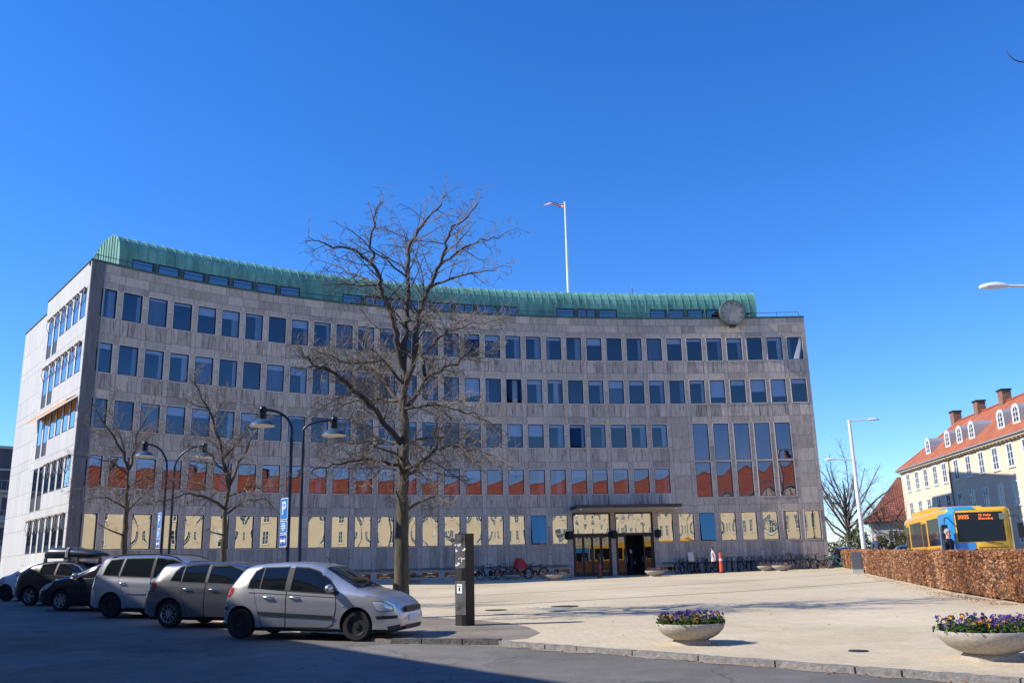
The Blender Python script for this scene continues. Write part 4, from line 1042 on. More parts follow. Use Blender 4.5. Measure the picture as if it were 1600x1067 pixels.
# ---------------------------------------------------------------- building across the street on the left: outside the photo, throws the long shadow on the road
sx = Vector((-0.6, 0.8, 0)); so_ = Vector((0.8, 0.6, 0)); sp_ = Vector((-15.05, 11.65, 0))
sh = empty('corner_house', sp_+sx*8, math.atan2(-sx.y, -sx.x), 'tall house left of the street known by its long shadow across the road', 'building')
mb = MB(); mb.box(-36, 33, -11, 0, -0.5, 10.6); mb.build('wall', M('cream_render', (0.50, 0.45, 0.37), 0.9, var=0.2), sh)
mb = MB(); mb.box(-36.2, 33.2, -11.3, 0.35, 10.6, 11.0); mb.build('roof', ROOFFELT, sh)
mb = MB()
for r_ in range(3):
    for i in range(20): x = -33+3.2*i; mb.box(x-0.6, x+0.6, -0.02, 0.05, 1.2+3.1*r_, 2.9+3.1*r_)
o = mb.build('window', M('dark_window', (0.03, 0.035, 0.04), 0.1), sh); o['kind'] = 'stuff'

# ---------------------------------------------------------------- office block at the far left, beyond the hall
ob = empty('office_block', (-58, 96, 0.9), R(38), 'grey balconied block at the left edge behind the hall', 'building')
mb = MB()
CONC = M('pale_concrete', (0.46, 0.44, 0.40), 0.8, var=0.1, scale=0.6)
mb.mi = 0
mb.box(-16, 12, 0, 12, -1, 9.6); mb.build('wall', CONC, ob)
mb = MB(); mb.box(-15, 11, 1.2, 11, 9.6, 14.6); mb.build('upper_storey', M('dark_cladding', (0.07, 0.085, 0.11), 0.5), ob)
mb = MB()
for z in (3.1, 6.3, 9.5): mb.box(-16.1, 12.1, -0.9, 0, z, z+0.25)
mb.box(-15.3, 11.3, 0.8, 1.2, 14.4, 14.7); mb.box(-15.3, 11.3, 0.8, 1.2, 12.0, 12.2)
mb.build('balcony_slab', CONC, ob)
mb = MB()
for z in (3.35, 6.55, 9.75):
    mb.box(-16, 12, -0.9, -0.86, z+1.0, z+1.06)
    for i in range(57): x = -16+0.5*i; mb.box(x-0.015, x+0.015, -0.9, -0.87, z, z+1.0)
mb.build('balustrade', ARM, ob)
OBG = M('office_dark_glass', (0.03, 0.05, 0.09), 0.08)
for z in (0.6, 3.9, 7.1):
    for i in range(9):
        x = -14.6+3.1*i; mb = MB(); mb.box(x-1.2, x+1.2, -0.04, 0.03, z, z+1.9); mb.build('window', OBG, ob)
for i in range(10):
    x = -13.8+2.7*i; mb = MB(); mb.box(x-1.1, x+1.1, 1.15, 1.23, 12.4, 14.2); mb.build('window', OBG, ob)
    mb = MB(); mb.box(x-1.1, x+1.1, 1.15, 1.23, 10.0, 11.8); mb.build('window', OBG, ob)

# ---------------------------------------------------------------- small house with old red roof beyond the bus
WHITEWASH = M('dirty_whitewash', (0.55, 0.52, 0.46), 0.85, var=0.15, scale=1)
rh = empty('red_roofed_house', (48.0, 110.0, 1.1), R(-20), 'small white house with old red hipped roof between bare trees and yellow building', 'building')
mb = MB(); mb.box(-5, 6, -4, 5, -0.5, 4.6); mb.build('wall', WHITEWASH, rh)
um = UVM()
zE, zR = 4.4, 9.8
um.poly([(-5.6, -4.6, zE), (6.6, -4.6, zE), (4.0, 0.5, zR), (-1.2, 0.5, zR)], [(0, 0), (12, 0), (9.6, 7.4), (4.4, 7.4)])
um.poly([(6.6, 5.6, zE), (-5.6, 5.6, zE), (-1.2, 0.5, zR), (4.0, 0.5, zR)], [(0, 0), (12, 0), (7.8, 7.4), (2.6, 7.4)])
um.poly([(-5.6, 5.6, zE), (-5.6, -4.6, zE), (-1.2, 0.5, zR)], [(0, 0), (10, 0), (5, 7)])
um.poly([(6.6, -4.6, zE), (6.6, 5.6, zE), (4.0, 0.5, zR)], [(0, 0), (10, 0), (5, 6)])
rr = put('roof', um.mesh('roof', TILES2), rh)
mb = MB(); mb.box(3.0, 4.0, 0.1, 0.9, zR-0.5, zR+1.3); mb.box(2.9, 4.1, 0.0, 1.0, zR+1.3, zR+1.45); mb.build('chimney', BRICK, rr)
for x in (-2.6, 1.2):
    w = put('window', CM, rh, Matrix.Translation((x, -4.02, 2.4))); put('pane', CP_, w)
mb = MB(); mb.add([(-0.6, -2.6, zE+2.15), (0.3, -2.6, zE+2.15), (0.3, -1.9, zE+2.9), (-0.6, -1.9, zE+2.9)], [(0, 1, 2, 3)]); mb.build('skylight', M('skylight_glass', (0.3, 0.35, 0.4), 0.05), rr)

# ---------------------------------------------------------------- bare trees
BARK = M('grey_brown_bark', (0.13, 0.105, 0.08), 0.9, var=0.45, scale=9, bump=0.9, bscale=22, stretch=(1, 1, 0.25))
BARKT = M('mossy_bark', (0.085, 0.073, 0.045), 0.9, var=0.5, scale=10, bump=1.0, bscale=26, stretch=(1, 1, 0.22))
TWIG = M('pale_twig_bark', (0.07, 0.055, 0.04), 0.85, var=0.3, scale=2)
TWIGP = M('pale_thin_twigs', (0.16, 0.128, 0.09), 0.85, var=0.35, scale=1.5)
def grow(mb, p, d, ln, r, lev, q, dens, up=0.25, wig=0.28):
    """one branch with wiggle, then its side branches"""
    n = max(3, int(ln/0.22)) if lev < 2 else 3
    pts = [p]; rads = [r]; d = d.normalized()
    for i in range(n):
        d = (d + Vector((q.gauss(0, wig), q.gauss(0, wig), q.gauss(0, wig)*0.8+up*0.35))*(0.9/ n**0.5)).normalized()
        p = p+d*(ln/n); pts.append(p); rads.append(max(0.005, r*(1-0.7*(i+1)/n)))
    mb.mi = 1 if r < 0.022 else 0
    mb.tube(pts, rads, 5 if r > 0.03 else 3, cap=False)
    if lev <= 0: return
    spawn(mb, pts, rads, ln, lev, q, dens, up)
def spawn(mb, pts, rads, ln, lev, q, dens, up=0.25, start=0.18):
    m = max(2, int(ln*dens))
    L_ = [0.0]
    for a, b in zip(pts[:-1], pts[1:]): L_.append(L_[-1]+(b-a).length)
    az = q.uniform(0, 6.28)
    for k in range(m):
        t = (start+(1-start)*(k+q.random()*0.9)/m)*L_[-1]
        i = max(j for j in range(len(L_)-1) if L_[j] <= t+1e-9); u = (t-L_[i])/max(1e-6, L_[i+1]-L_[i])
        p = pts[i].lerp(pts[i+1], u); r = (rads[i]+(rads[i+1]-rads[i])*u); dd = (pts[i+1]-pts[i]).normalized()
        az += 2.4+q.uniform(-0.5, 0.5)
        side = dd.cross(Vector((0.2, 0.1, 1))).normalized() if abs(dd.z) < 0.95 else Vector((1, 0, 0))
        oth = dd.cross(side)
        e = side*math.cos(az)+oth*math.sin(az)
        ang = q.uniform(0.55, 1.05)
        nd = dd*math.cos(ang)+e*math.sin(ang); nd.z += up*0.4
        f = 1-0.68*t/L_[-1]
        nl = min(1.6, ln*q.uniform(0.25, 0.46)*f)
        grow(mb, p, nd, max(0.16, nl), max(0.0065, min(r*0.6, 0.013*nl+0.005)), lev-1, q, dens*1.1, up)
def traced_tree(label, base_px, Y, trunk, limbs, r0, seed, group=None, extra=0, lev=3, dens=2.0, spread=2.6):
    q = random.Random(seed)
    P = [at(x, y, Y) for x, y in trunk]
    b = Vector((P[0].x, P[0].y, gz(P[0].x, P[0].y)-0.05)); P[0] = b
    root = empty('bare_tree', (b.x, b.y, b.z), 0, label, 'tree', group)
    inv = Matrix.Translation(-b)
    tb = MB(); n = len(P); H = P[-1].z-b.z
    pts = []; rad = []
    for i in range(n-1):
        for k in range(5):
            u = k/5; p = P[i].lerp(P[i+1], u); pts.append(inv @ (p+Vector((q.gauss(0, 0.012), q.gauss(0, 0.012), 0)))); t = (p.z-b.z)/H; rad.append(r0*(1-0.80*t)*(1+0.5*max(0, 1-(p.z-b.z)/0.5)**2))
    pts.append(inv @ P[-1]); rad.append(r0*0.2)
    tb.tube(pts, rad, 14)
    tb.build('trunk', BARKT, root, smooth=70)
    mb = MB()
    for limb in limbs:
        px, rr, dz = limb
        if px[-1][1] < 400: px = [(x, 400-(400-y)*0.90) if y < 400 else (x, y) for x, y in px]
        lp = []
        acc = 0.0
        for i, (x, y) in enumerate(px):
            u = i/(len(px)-1); lp.append(at(x, y, Y+dz*spread*u**0.9))
        # start inside the trunk
        sm = []
        for i in range(len(lp)-1):
            for k in range(3): sm.append(inv @ (lp[i].lerp(lp[i+1], k/3)+(Vector((q.gauss(0, .03), q.gauss(0, .03), q.gauss(0, .03))) if i or k else Vector()))) 
        sm.append(inv @ lp[-1])
        m_ = len(sm); rads = [max(0.006, rr*(1-0.86*i/(m_-1))) for i in range(m_)]
        mb.mi = 0; mb.tube(sm, rads, 8, cap=False)
        ln = sum((b_-a_).length for a_, b_ in zip(sm[:-1], sm[1:]))
        spawn(mb, sm, rads, ln, lev, q, dens*(1.9 if px[-1][1] > 480 and rr < 0.088 else 1.0), 0.05, 0.12)
    for k in range(extra):
        t = q.uniform(0.36, 0.85); i = int(t*(len(pts)-1)); p = pts[i]; a = q.choice((-1, 1))*math.pi/2+q.uniform(-0.7, 0.7)
        grow(mb, p, Vector((math.cos(a), math.sin(a), 0.35)), H*q.uniform(0.2, 0.33)*(1.2-t), rad[i]*0.4, lev, q, dens*0.8, 0.15)
    mb.build('branches', [TWIG, TWIGP], root, smooth=75)
    return root
Z3 = lambda *p: [(400+x/3.81, 400+y/3.81) for x, y in p]
U = lambda *p: [(480+x/4.447, 280+y/4.447) for x, y in p]
Z4 = lambda *p: [(400+x/3.81, 640+y/3.81) for x, y in p]
big_limbs = [
 ([(624, 690)]+Z3((740, 940), (640, 860), (540, 760), (430, 680), (340, 650), (290, 600), (270, 555)), 0.085, -0.8),
 ([(628, 640)]+Z3((830, 850), (760, 740), (700, 660), (690, 600), (640, 530), (550, 470)), 0.075, 0.9),
 ([(629, 575)]+Z3((840, 500), (820, 390), (790, 310), (770, 260), (740, 180))+U((500, 700), (455, 580), (450, 520), (453, 350), (460, 210), (520, 120)), 0.10, -0.5),
 (U((470, 610), (350, 510), (280, 460), (130, 440), (50, 410), (5, 375)), 0.045, -0.9),
 (Z3((870, 580), (890, 430), (905, 350), (905, 150))+U((710, 480), (760, 370), (830, 250), (930, 140), (968, 40)), 0.095, 0.15),
 (U((700, 700), (712, 470), (650, 360), (520, 330), (430, 250)), 0.035, 0.7),
 ([(630, 640)]+Z3((880, 790), (930, 670), (950, 500), (970, 350), (1000, 260), (1040, 170), (1075, 80))+U((930, 570), (960, 460), (990, 350), (1020, 300), (1110, 240), (1190, 120)), 0.10, -0.2),
 (U((935, 580), (1080, 470), (1200, 420), (1330, 400), (1465, 315)), 0.042, 0.8),
 (U((850, 760), (1000, 690), (1140, 660), (1290, 620), (1420, 610)), 0.04, -0.7),
 ([(632, 640)]+Z3((970, 800), (1010, 720), (1090, 690), (1190, 640), (1240, 590), (1420, 560)), 0.075, 0.7),
 (Z3((1005, 710), (990, 600), (960, 500), (975, 420), (1080, 330), (1220, 290)), 0.055, 0.9),
 (Z3((985, 600), (1100, 480), (1180, 430), (1290, 400), (1480, 375)), 0.04, -0.9),
 ([(632, 732)]+Z4((960, 330), (1060, 230), (1180, 220), (1300, 240), (1500, 300)), 0.06, -0.8),
 ([(628, 727)]+Z4((760, 310), (650, 300), (500, 320), (380, 350), (290, 405)), 0.055, -0.6),
 ([(632, 690)]+Z4((920, 185), (1100, 160), (1200, 200), (1310, 260)), 0.045, 0.9),
 ([(626, 694)]+Z4((760, 175), (680, 185), (600, 200), (470, 190), (350, 175)), 0.045, 0.9),
 ([(632, 642)]+Z3((890, 905), (1000, 890), (1100, 890), (1250, 930), (1380, 980), (1470, 1040)), 0.05, -0.6),
 ([(628, 625)]+Z3((780, 860), (650, 855), (480, 880), (330, 920)), 0.04, 0.8),
 ([(630, 600)]+Z3((760, 620), (600, 640), (500, 630), (330, 545)), 0.04, -0.9),
 (U((470, 740), (380, 680), (250, 620), (130, 570), (20, 570)), 0.035, 0.8),
 (U((700, 690), (560, 550), (470, 520), (330, 500), (220, 420)), 0.032, -0.5),
 (U((640, 830), (430, 800), (310, 690), (200, 740), (60, 700)), 0.035, 0.6),
 ([(638, 735)]+Z4((960, 380), (1040, 420), (1090, 560), (1040, 600)), 0.02, -0.9),
 ([(620, 735)]+Z4((760, 350), (690, 390), (600, 470)), 0.02, -0.9),
]
traced_tree('large bare tree with a thick furrowed trunk behind the silver hatchback', None, 24.4, [(626, 968), (627, 900), (628, 800), (631, 730), (633, 680), (631, 600), (634, 540)], big_limbs, 0.235, 21, extra=9, dens=4.4)
T = lambda *p: [(90+x/3.557, 580+y/3.557) for x, y in p]
t2 = [
 (T((950, 650), (920, 500), (900, 380), (850, 220), (780, 110), (760, 10)), 0.075, -0.3), (T((958, 630), (1010, 500), (1070, 400), (1130, 270), (1180, 250)), 0.055, 0.6),
 (T((925, 480), (1000, 400), (1090, 280), (1120, 200)), 0.04, -0.6), (T((925, 760), (800, 690), (700, 680), (600, 712), (480, 735)), 0.05, -0.7),
 (T((945, 790), (1060, 710), (1160, 720), (1240, 800)), 0.04, 0.5), (T((955, 690), (1080, 640), (1200, 650), (1290, 620)), 0.035, -0.6),
 (T((930, 700), (850, 640), (760, 620), (680, 600), (560, 590)), 0.04, 0.7), (T((905, 400), (800, 380), (720, 300)), 0.03, 0.6), (T((865, 260), (920, 160), (960, 80)), 0.028, 0.5),
 (T((935, 560), (860, 470), (780, 420), (700, 410)), 0.03, -0.8), (T((840, 210), (740, 180), (660, 150)), 0.025, -0.5)]
traced_tree('smaller bare tree standing behind the silver people carrier, right of the pair of small trees', None, 30.0, [(349, 962), (350, 861), (352, 800), (357, 755), (356, 720)], t2, 0.155, 33, 'small bare trees in front of the facade', extra=7, dens=3.4)
t1 = [
 (T((395, 545), (370, 460), (300, 350), (240, 260), (190, 165)), 0.065, -0.4), (T((398, 545), (430, 430), (440, 350), (500, 240), (580, 80)), 0.06, 0.4), (T((375, 455), (340, 330), (280, 220), (330, 90)), 0.04, 0.5),
 (T((392, 575), (310, 510), (200, 480), (60, 460)), 0.04, -0.7), (T((372, 745), (300, 650), (200, 640), (60, 665)), 0.04, 0.7), (T((370, 755), (280, 700), (180, 705), (90, 760)), 0.035, -0.8),
 (T((398, 640), (480, 590), (580, 560), (680, 535)), 0.04, -0.5), (T((392, 780), (440, 720), (540, 650), (640, 610)), 0.035, 0.8), (T((432, 430), (520, 360), (620, 310)), 0.03, -0.6), (T((300, 350), (200, 330), (140, 280)), 0.028, 0.6),
 (T((395, 690), (450, 660), (540, 690), (610, 700)), 0.028, -0.7)]
traced_tree('smaller bare tree at the left, its crown before the corner of the facade', None, 36.0, [(191, 950), (193, 861), (197, 800), (200, 737), (201, 715)], t1, 0.175, 44, 'small bare trees in front of the facade', extra=7, dens=3.2)

def wild_tree(name, label, loc, H, r0, seed, group=None, nlimb=16, lev=3, dens=1.4, w=0.42):
    q = random.Random(seed); root = empty(name, loc, 0, label, 'tree', group)
    tb = MB(); pts = [Vector((0, 0, -0.1))]
    for i in range(1, 9): pts.append(Vector((q.gauss(0, 0.03)*i*0.3, q.gauss(0, 0.03)*i*0.3, H*0.72*i/8)))
    rad = [r0*(1-0.85*i/8) for i in range(9)]; tb.tube(pts, rad, 8); tb.build('trunk', BARK, root, smooth=70)
    mb = MB()
    for k in range(nlimb):
        t = 0.22+0.5*k/nlimb; i = min(7, int(t*8)); p = pts[i].lerp(pts[i+1], t*8-i) if i < 8 else pts[8]; a = k*2.4+q.uniform(-0.4, 0.4)
        grow(mb, p, Vector((math.cos(a), math.sin(a), q.uniform(0.5, 1.6))), H*w*q.uniform(0.8, 1.2), max(0.05, rad[i]*0.5), lev, q, dens, 0.2)
    mb.build('branches', [BARK, TWIG], root, smooth=75); return root
g_ = 'bare trees beyond the right end of the hall'
wild_tree('bare_tree', 'tall spreading bare tree beyond the right end of the hall, left of the red roof', (37.8, 104, 1.1), 12.5, 0.35, 3, g_, 26, 3, 2.4, 0.55)
wild_tree('bare_tree', 'thin bare tree in front of the red roofed house, right of the spreading one', (43.5, 108, 1.1), 9.0, 0.2, 5, g_, 18, 3, 2.2, 0.5)
wild_tree('bare_tree', 'low twiggy bare tree behind the rear of the bus', (41.6, 96, 1.1), 5.5, 0.15, 8, g_, 18, 3, 2.6, 0.6)
# one more tree stands outside the frame at the right; only a twig end reaches into the picture
q = random.Random(2)
b = Vector((10.6, 9.0, gz(10.6, 9.0)))
tr = empty('bare_tree', b, 0, 'bare tree outside the right edge with one twig reaching into the blue sky', 'tree')
mb = MB(); mb.tube([(0, 0, 0), (0.05, 0, 2.5), (0, 0.1, 5.0), (-0.1, 0, 7.5)], [0.16, 0.13, 0.09, 0.03], 10); mb.build('trunk', BARKT, tr, smooth=70)
mb = MB(); tp = [at(x, y, 9.0)-b for x, y in ((1572, 80), (1577, 87), (1585, 94), (1592, 96.5), (1603, 98), (1640, 110))]
mb.tube([Vector((0, 0.05, 4.6)), tp[-1].lerp(Vector((0, 0.05, 4.6)), 0.4)+Vector((0, 0, 0.2))] + tp[::-1], [0.05, 0.025, 0.010, 0.008, 0.007, 0.006, 0.005, 0.003], 6)
i0 = Vector((0, 0.05, 4.6)); i1 = tp[-1].lerp(i0, 0.4)+Vector((0, 0, 0.2)); spawn(mb, [i0, i0.lerp(i1, 0.5), i1], [0.05, 0.035, 0.025], 2.2, 2, q, 3.0, 0.2, 0.1); spawn(mb, [i1, i1.lerp(tp[-1], 0.5), i1.lerp(tp[-1], 0.8)], [0.025, 0.018, 0.012], 1.2, 1, q, 3.0, 0.3, 0.0)
for k in range(6): grow(mb, Vector((0, 0, 3.2+0.7*k)), Vector((1, q.uniform(-1, 1), 0.7)), 2.4-0.2*k, 0.035, 2, q, 1.6)
mb.build('branches', [TWIG, TWIGP], tr, smooth=75)

# ---------------------------------------------------------------- hedge and shrubs
def leafmat(name, cols, trans=0.25):
    m = bpy.data.materials.new(name); m.use_nodes = True; nt = m.node_tree; L = nt.links; b = nt.nodes['Principled BSDF']; b.inputs['Roughness'].default_value = 0.6; b.inputs['Specular IOR Level'].default_value = 0.3
    a = nt.nodes.new('ShaderNodeAttribute'); a.attribute_name = 'tone'
    r = nt.nodes.new('ShaderNodeValToRGB'); el = r.color_ramp.elements
    while len(el) < len(cols): el.new(0.5)
    for i, c in enumerate(cols): el[i].position = i/(len(cols)-1); el[i].color = (*c, 1)
    L.new(a.outputs['Fac'], r.inputs[0]); L.new(r.outputs[0], b.inputs['Base Color'])
    t = nt.nodes.new('ShaderNodeBsdfTranslucent'); L.new(r.outputs[0], t.inputs[0]); x = nt.nodes.new('ShaderNodeMixShader'); x.inputs[0].default_value = trans
    L.new(b.outputs[0], x.inputs[1]); L.new(t.outputs[0], x.inputs[2]); L.new(x.outputs[0], nt.nodes['Material Output'].inputs[0]); return m
def leaves(name, pts, size, mat, q, parent=None, tone=None, flat=0.0):
    vs = []; fs = []; tn = []
    for i, (p, nrm) in enumerate(pts):
        n = Vector((q.gauss(0, 1), q.gauss(0, 1), q.gauss(0, 1)))+(Vector(nrm)*flat if nrm else Vector()); 
        if n.length < 1e-3: n = Vector((0, 0, 1))
        n.normalize(); u = n.cross(Vector((q.gauss(0, 1), q.gauss(0, 1), q.gauss(0, 1)))).normalized(); w = n.cross(u)
        s = size*q.uniform(0.6, 1.35); k = len(vs); p = Vector(p)
        vs += [tuple(p-u*s), tuple(p+w*s*0.62-n*s*0.2), tuple(p+u*s), tuple(p-w*s*0.62-n*s*0.2)]; fs += [(k, k+1, k+2), (k, k+2, k+3)]
        t = q.random() if tone is None else tone(p, q); tn += [t]*6
    me = bpy.data.meshes.new(name); me.from_pydata(vs, [], fs); a = me.attributes.new('tone', 'FLOAT', 'CORNER'); a.data.foreach_set('value', tn); me.materials.append(mat)
    return put(name, me, parent)
BEECH = leafmat('dry_beech_leaves', [(0.11, 0.04, 0.018), (0.25, 0.10, 0.045), (0.41, 0.185, 0.085), (0.52, 0.28, 0.14), (0.64, 0.41, 0.25)], 0.3)
HEDGEWOOD = M('hedge_twigs', (0.09, 0.05, 0.03), 0.95, var=0.4, scale=6)
hl = [(25.85, 72.5), (20.05, 52.2), (14.18, 29.7), (12.77, 22.7), (11.9, 16.5)]       # centre line
def hedge(label, t0, t1, seed):
    q = random.Random(seed); segs = []
    L_ = [0.0]
    for a, b in zip(hl[:-1], hl[1:]): L_.append(L_[-1]+math.dist(a, b))
    def pos(t):
        i = max(j for j in range(len(L_)-1) if L_[j] <= t+1e-6); u = (t-L_[i])/(L_[i+1]-L_[i]); a, b = hl[i], hl[i+1]
        p = Vector((a[0]+(b[0]-a[0])*u, a[1]+(b[1]-a[1])*u, 0)); d = Vector((b[0]-a[0], b[1]-a[1], 0)).normalized(); return p, d, Vector((d.y, -d.x, 0))
    c, _, _ = pos((t0+t1)/2); zb = gz(c.x, c.y); root = empty('beech_hedge', (c.x, c.y, zb), 0, label, 'hedge', 'clipped beech hedges along the plaza'); off = Vector((c.x, c.y, zb))
    H, Wd = 1.22, 0.42
    mb = MB(); k = int((t1-t0)/1.0)+2; rows = []
    for i in range(k+1):
        p, d, n = pos(t0+0.12+(t1-t0-0.24)*i/k); g = gz(p.x, p.y); 
        rows += [p+n*s*(Wd-0.13)+Vector((0, 0, g+z))-off for s, z in ((-1, 0.05), (-1, H-0.14), (1, H-0.14), (1, 0.05))]
    fs = [(4*i+j, 4*i+4+j, 4*i+5+j, 4*i+j+1) for i in range(k) for j in range(3)] + [(0, 1, 2, 3), (4*k+3, 4*k+2, 4*k+1, 4*k)]
    mb.add(rows, fs); mb.build('twigs', HEDGEWOOD, root)
    pts = []
    bulge = lambda t, z: 0.05*math.sin(t*1.7+z*2)+0.04*math.sin(t*4.1+1.3*z)
    t = t0
    def holes(t, z): return noise.noise(Vector((t*1.1, z*1.6, seed))) < -0.55 or (noise.noise(Vector((t*0.55, z*0.35, seed+5))) < -0.52)
    length = t1-t0
    N = int(length*2600)
    for _ in range(N):
        t = t0+q.random()*length; p, d, n = pos(t); dist = math.hypot(p.x, p.y)
        keep = min(1.0, (26.0/dist)**1.1)
        if q.random() > keep: continue
        g = gz(p.x, p.y); u = q.random()
        if u < 0.56: s = -1
        elif u < 0.68: s = 1
        else: s = 0
        if s:
            z = 0.06+(H-0.06)*q.random()
            if s < 0 and holes(t, z) and q.random() < 0.8: continue
            P_ = p+n*s*(Wd+bulge(t, z)-abs(q.gauss(0, 0.05)))+Vector((0, 0, g+z)); nr = n*s
        else:
            P_ = p+n*q.uniform(-Wd, Wd)+Vector((0, 0, g+H+0.05*noise.noise(Vector((t*0.9, 3.1, seed)))+q.gauss(0, 0.035))); nr = Vector((0, 0, 1))
        pts.append((P_-off, tuple(nr)))
    for e, sg in ((t0, -1), (t1, 1)):
        p, d, n = pos(e)
        for _ in range(700): pts.append((p+n*q.uniform(-Wd, Wd)+d*q.gauss(0, 0.05)+Vector((0, 0, gz(p.x, p.y)+q.uniform(0.05, H)))-off, tuple(d*sg)))
    far = math.hypot(c.x, c.y)
    leaves('foliage', pts, 0.046 if far < 45 else 0.07, BEECH, q, root, lambda p, q_: min(1, max(0, 0.30+0.42*noise.noise(Vector(p)*0.5)+q_.random()*0.55)), 1.0)
hedge('far short length of clipped brown beech hedge behind the grey bollard', 0.0, 20.6, 1)
hedge('long clipped brown beech hedge in front of the bus, running to the right edge', 21.0, 57.8, 2)
q = random.Random(31); lit = []
for _ in range(900):
    t = q.random(); a, b = (hl[2], hl[3]) if q.random() < 0.6 else (hl[1], hl[2]); x = a[0]+(b[0]-a[0])*t-0.5-abs(q.gauss(0, 0.35)); y = a[1]+(b[1]-a[1])*t+0.15; lit.append((Vector((x, y, gz(x, y)+0.012)), (0, 0, 1)))
for _ in range(160):
    t = q.random(); x = 8.6-8.8*t; y = 7.6+9.3*t; d = abs(q.gauss(0, 0.22)); x -= d*0.7; y -= d*0.68; lit.append((Vector((x, y, zroad(x, y)+0.014)), (0, 0, 1)))
for _ in range(120): x, y = q.uniform(-5, 10), q.uniform(16, 32); lit.append((Vector((x, y, gz(x, y)+0.012)), (0, 0, 1)))
tag(leaves('fallen_leaves', lit, 0.03, BEECH, q, None, None, 5.0), 'dry brown leaves scattered on the paving along hedge and kerb', 'leaves', kind='stuff')
SHRUB = leafmat('spring_shrub', [(0.03, 0.04, 0.012), (0.06, 0.075, 0.02), (0.10, 0.11, 0.035), (0.15, 0.12, 0.05)], 0.3)
SHRUB_B = leafmat('brown_shrub', [(0.06, 0.045, 0.02), (0.11, 0.085, 0.04), (0.16, 0.12, 0.06)], 0.2)
def shrub(label, loc, sx_, sy_, h, mat, seed, n=1500, size=0.07, group='shrubs beyond the right end of the hall'):
    q = random.Random(seed); root = empty('shrub', loc, 0, label, 'shrub', group); mb = MB()
    for k in range(7):
        a = q.uniform(0, 6.28); grow(mb, Vector((q.gauss(0, 0.15), q.gauss(0, 0.15), 0)), Vector((math.cos(a)*0.5, math.sin(a)*0.5, 1)), h*0.9, 0.035, 2, q, 1.6)
    mb.build('stems', TWIG, root); pts = []
    blobs = [(q.uniform(-0.7, 0.7)*sx_, q.uniform(-0.7, 0.7)*sy_, q.uniform(0.25, 0.85)*h, q.uniform(0.25, 0.45)*h) for _ in range(9)]
    for _ in range(n):
        bx, by, bz, br = q.choice(blobs); v = Vector((q.gauss(0, 1), q.gauss(0, 1), q.gauss(0, 1))).normalized()*br*q.uniform(0.6, 1.0); P_ = Vector((bx, by, bz))+v
        if P_.z > 0.05: pts.append((P_, None))
    leaves('foliage', pts, size, mat, q, root)
shrub('dark green ivy covered bush left of the tall white lamp post', (36.5, 98, 1.1), 1.6, 1.2, 3.0, SHRUB, 1, 2600, 0.10)
shrub('olive green spring bush at the foot of the spreading bare tree', (40.5, 99, 1.1), 2.2, 1.2, 2.6, SHRUB, 2, 2200, 0.10)
shrub('brown twiggy bush behind the man in the blue jacket', (41.6, 93, 1.1), 2.4, 1.2, 2.8, SHRUB_B, 3, 1500, 0.09)
shrub('brown bush close behind the rear of the bus', (44.5, 98, 1.1), 2.0, 1.3, 4.2, SHRUB_B, 4, 1500, 0.09)
shrub('small brown bush at the right corner of the hall', (33.0, 96, 1.0), 2.0, 1.2, 2.2, SHRUB_B, 5, 1300, 0.09)
shrub('reddish brown bush farthest right, beside the yellow building', (40.0, 84, 1.0), 1.1, 1.2, 2.4, SHRUB_B, 6, 1200, 0.08)
# ---------------------------------------------------------------- cars
def interp(pts, x):
    if x <= pts[0][0]: return pts[0][1]
    for (a, b), (c, d) in zip(pts[:-1], pts[1:]):
        if x <= c: return b+(d-b)*(x-a)/max(1e-9, c-a)
    return pts[-1][1]
def paint(name, col, metal=0.5, rough=0.32):
    return M(name, col, rough, metal, coat=0.7, var=0.04, scale=1.5)
CARGLASS = M('car_glass', (0.008, 0.010, 0.012), 0.04, 0.0, spec=0.55)
TYRE = M('tyre_rubber', (0.014, 0.014, 0.015), 0.85, bump=0.3, bscale=60)
ALLOY = M('alloy_silver', (0.42, 0.42, 0.43), 0.35, 0.8)
HUBSHADE = M('shaded_wheel_cover', (0.03, 0.03, 0.032), 0.5, 0.4)  # shade on the wheels is put into this near-black colour
TRIMBLK = M('black_plastic_trim', (0.015, 0.015, 0.017), 0.55)
LAMPCLR = M('clear_lamp', (0.55, 0.58, 0.62), 0.08, 0.3, coat=1.0)
LAMPRED = M('red_lamp', (0.42, 0.012, 0.015), 0.15, coat=1.0)
CHROME = M('chrome', (0.7, 0.7, 0.72), 0.12, 1.0)
PLATE = M('number_plate', (0.75, 0.75, 0.72), 0.4)
SEAM = M('panel_gap', (0.006, 0.006, 0.007), 0.8)

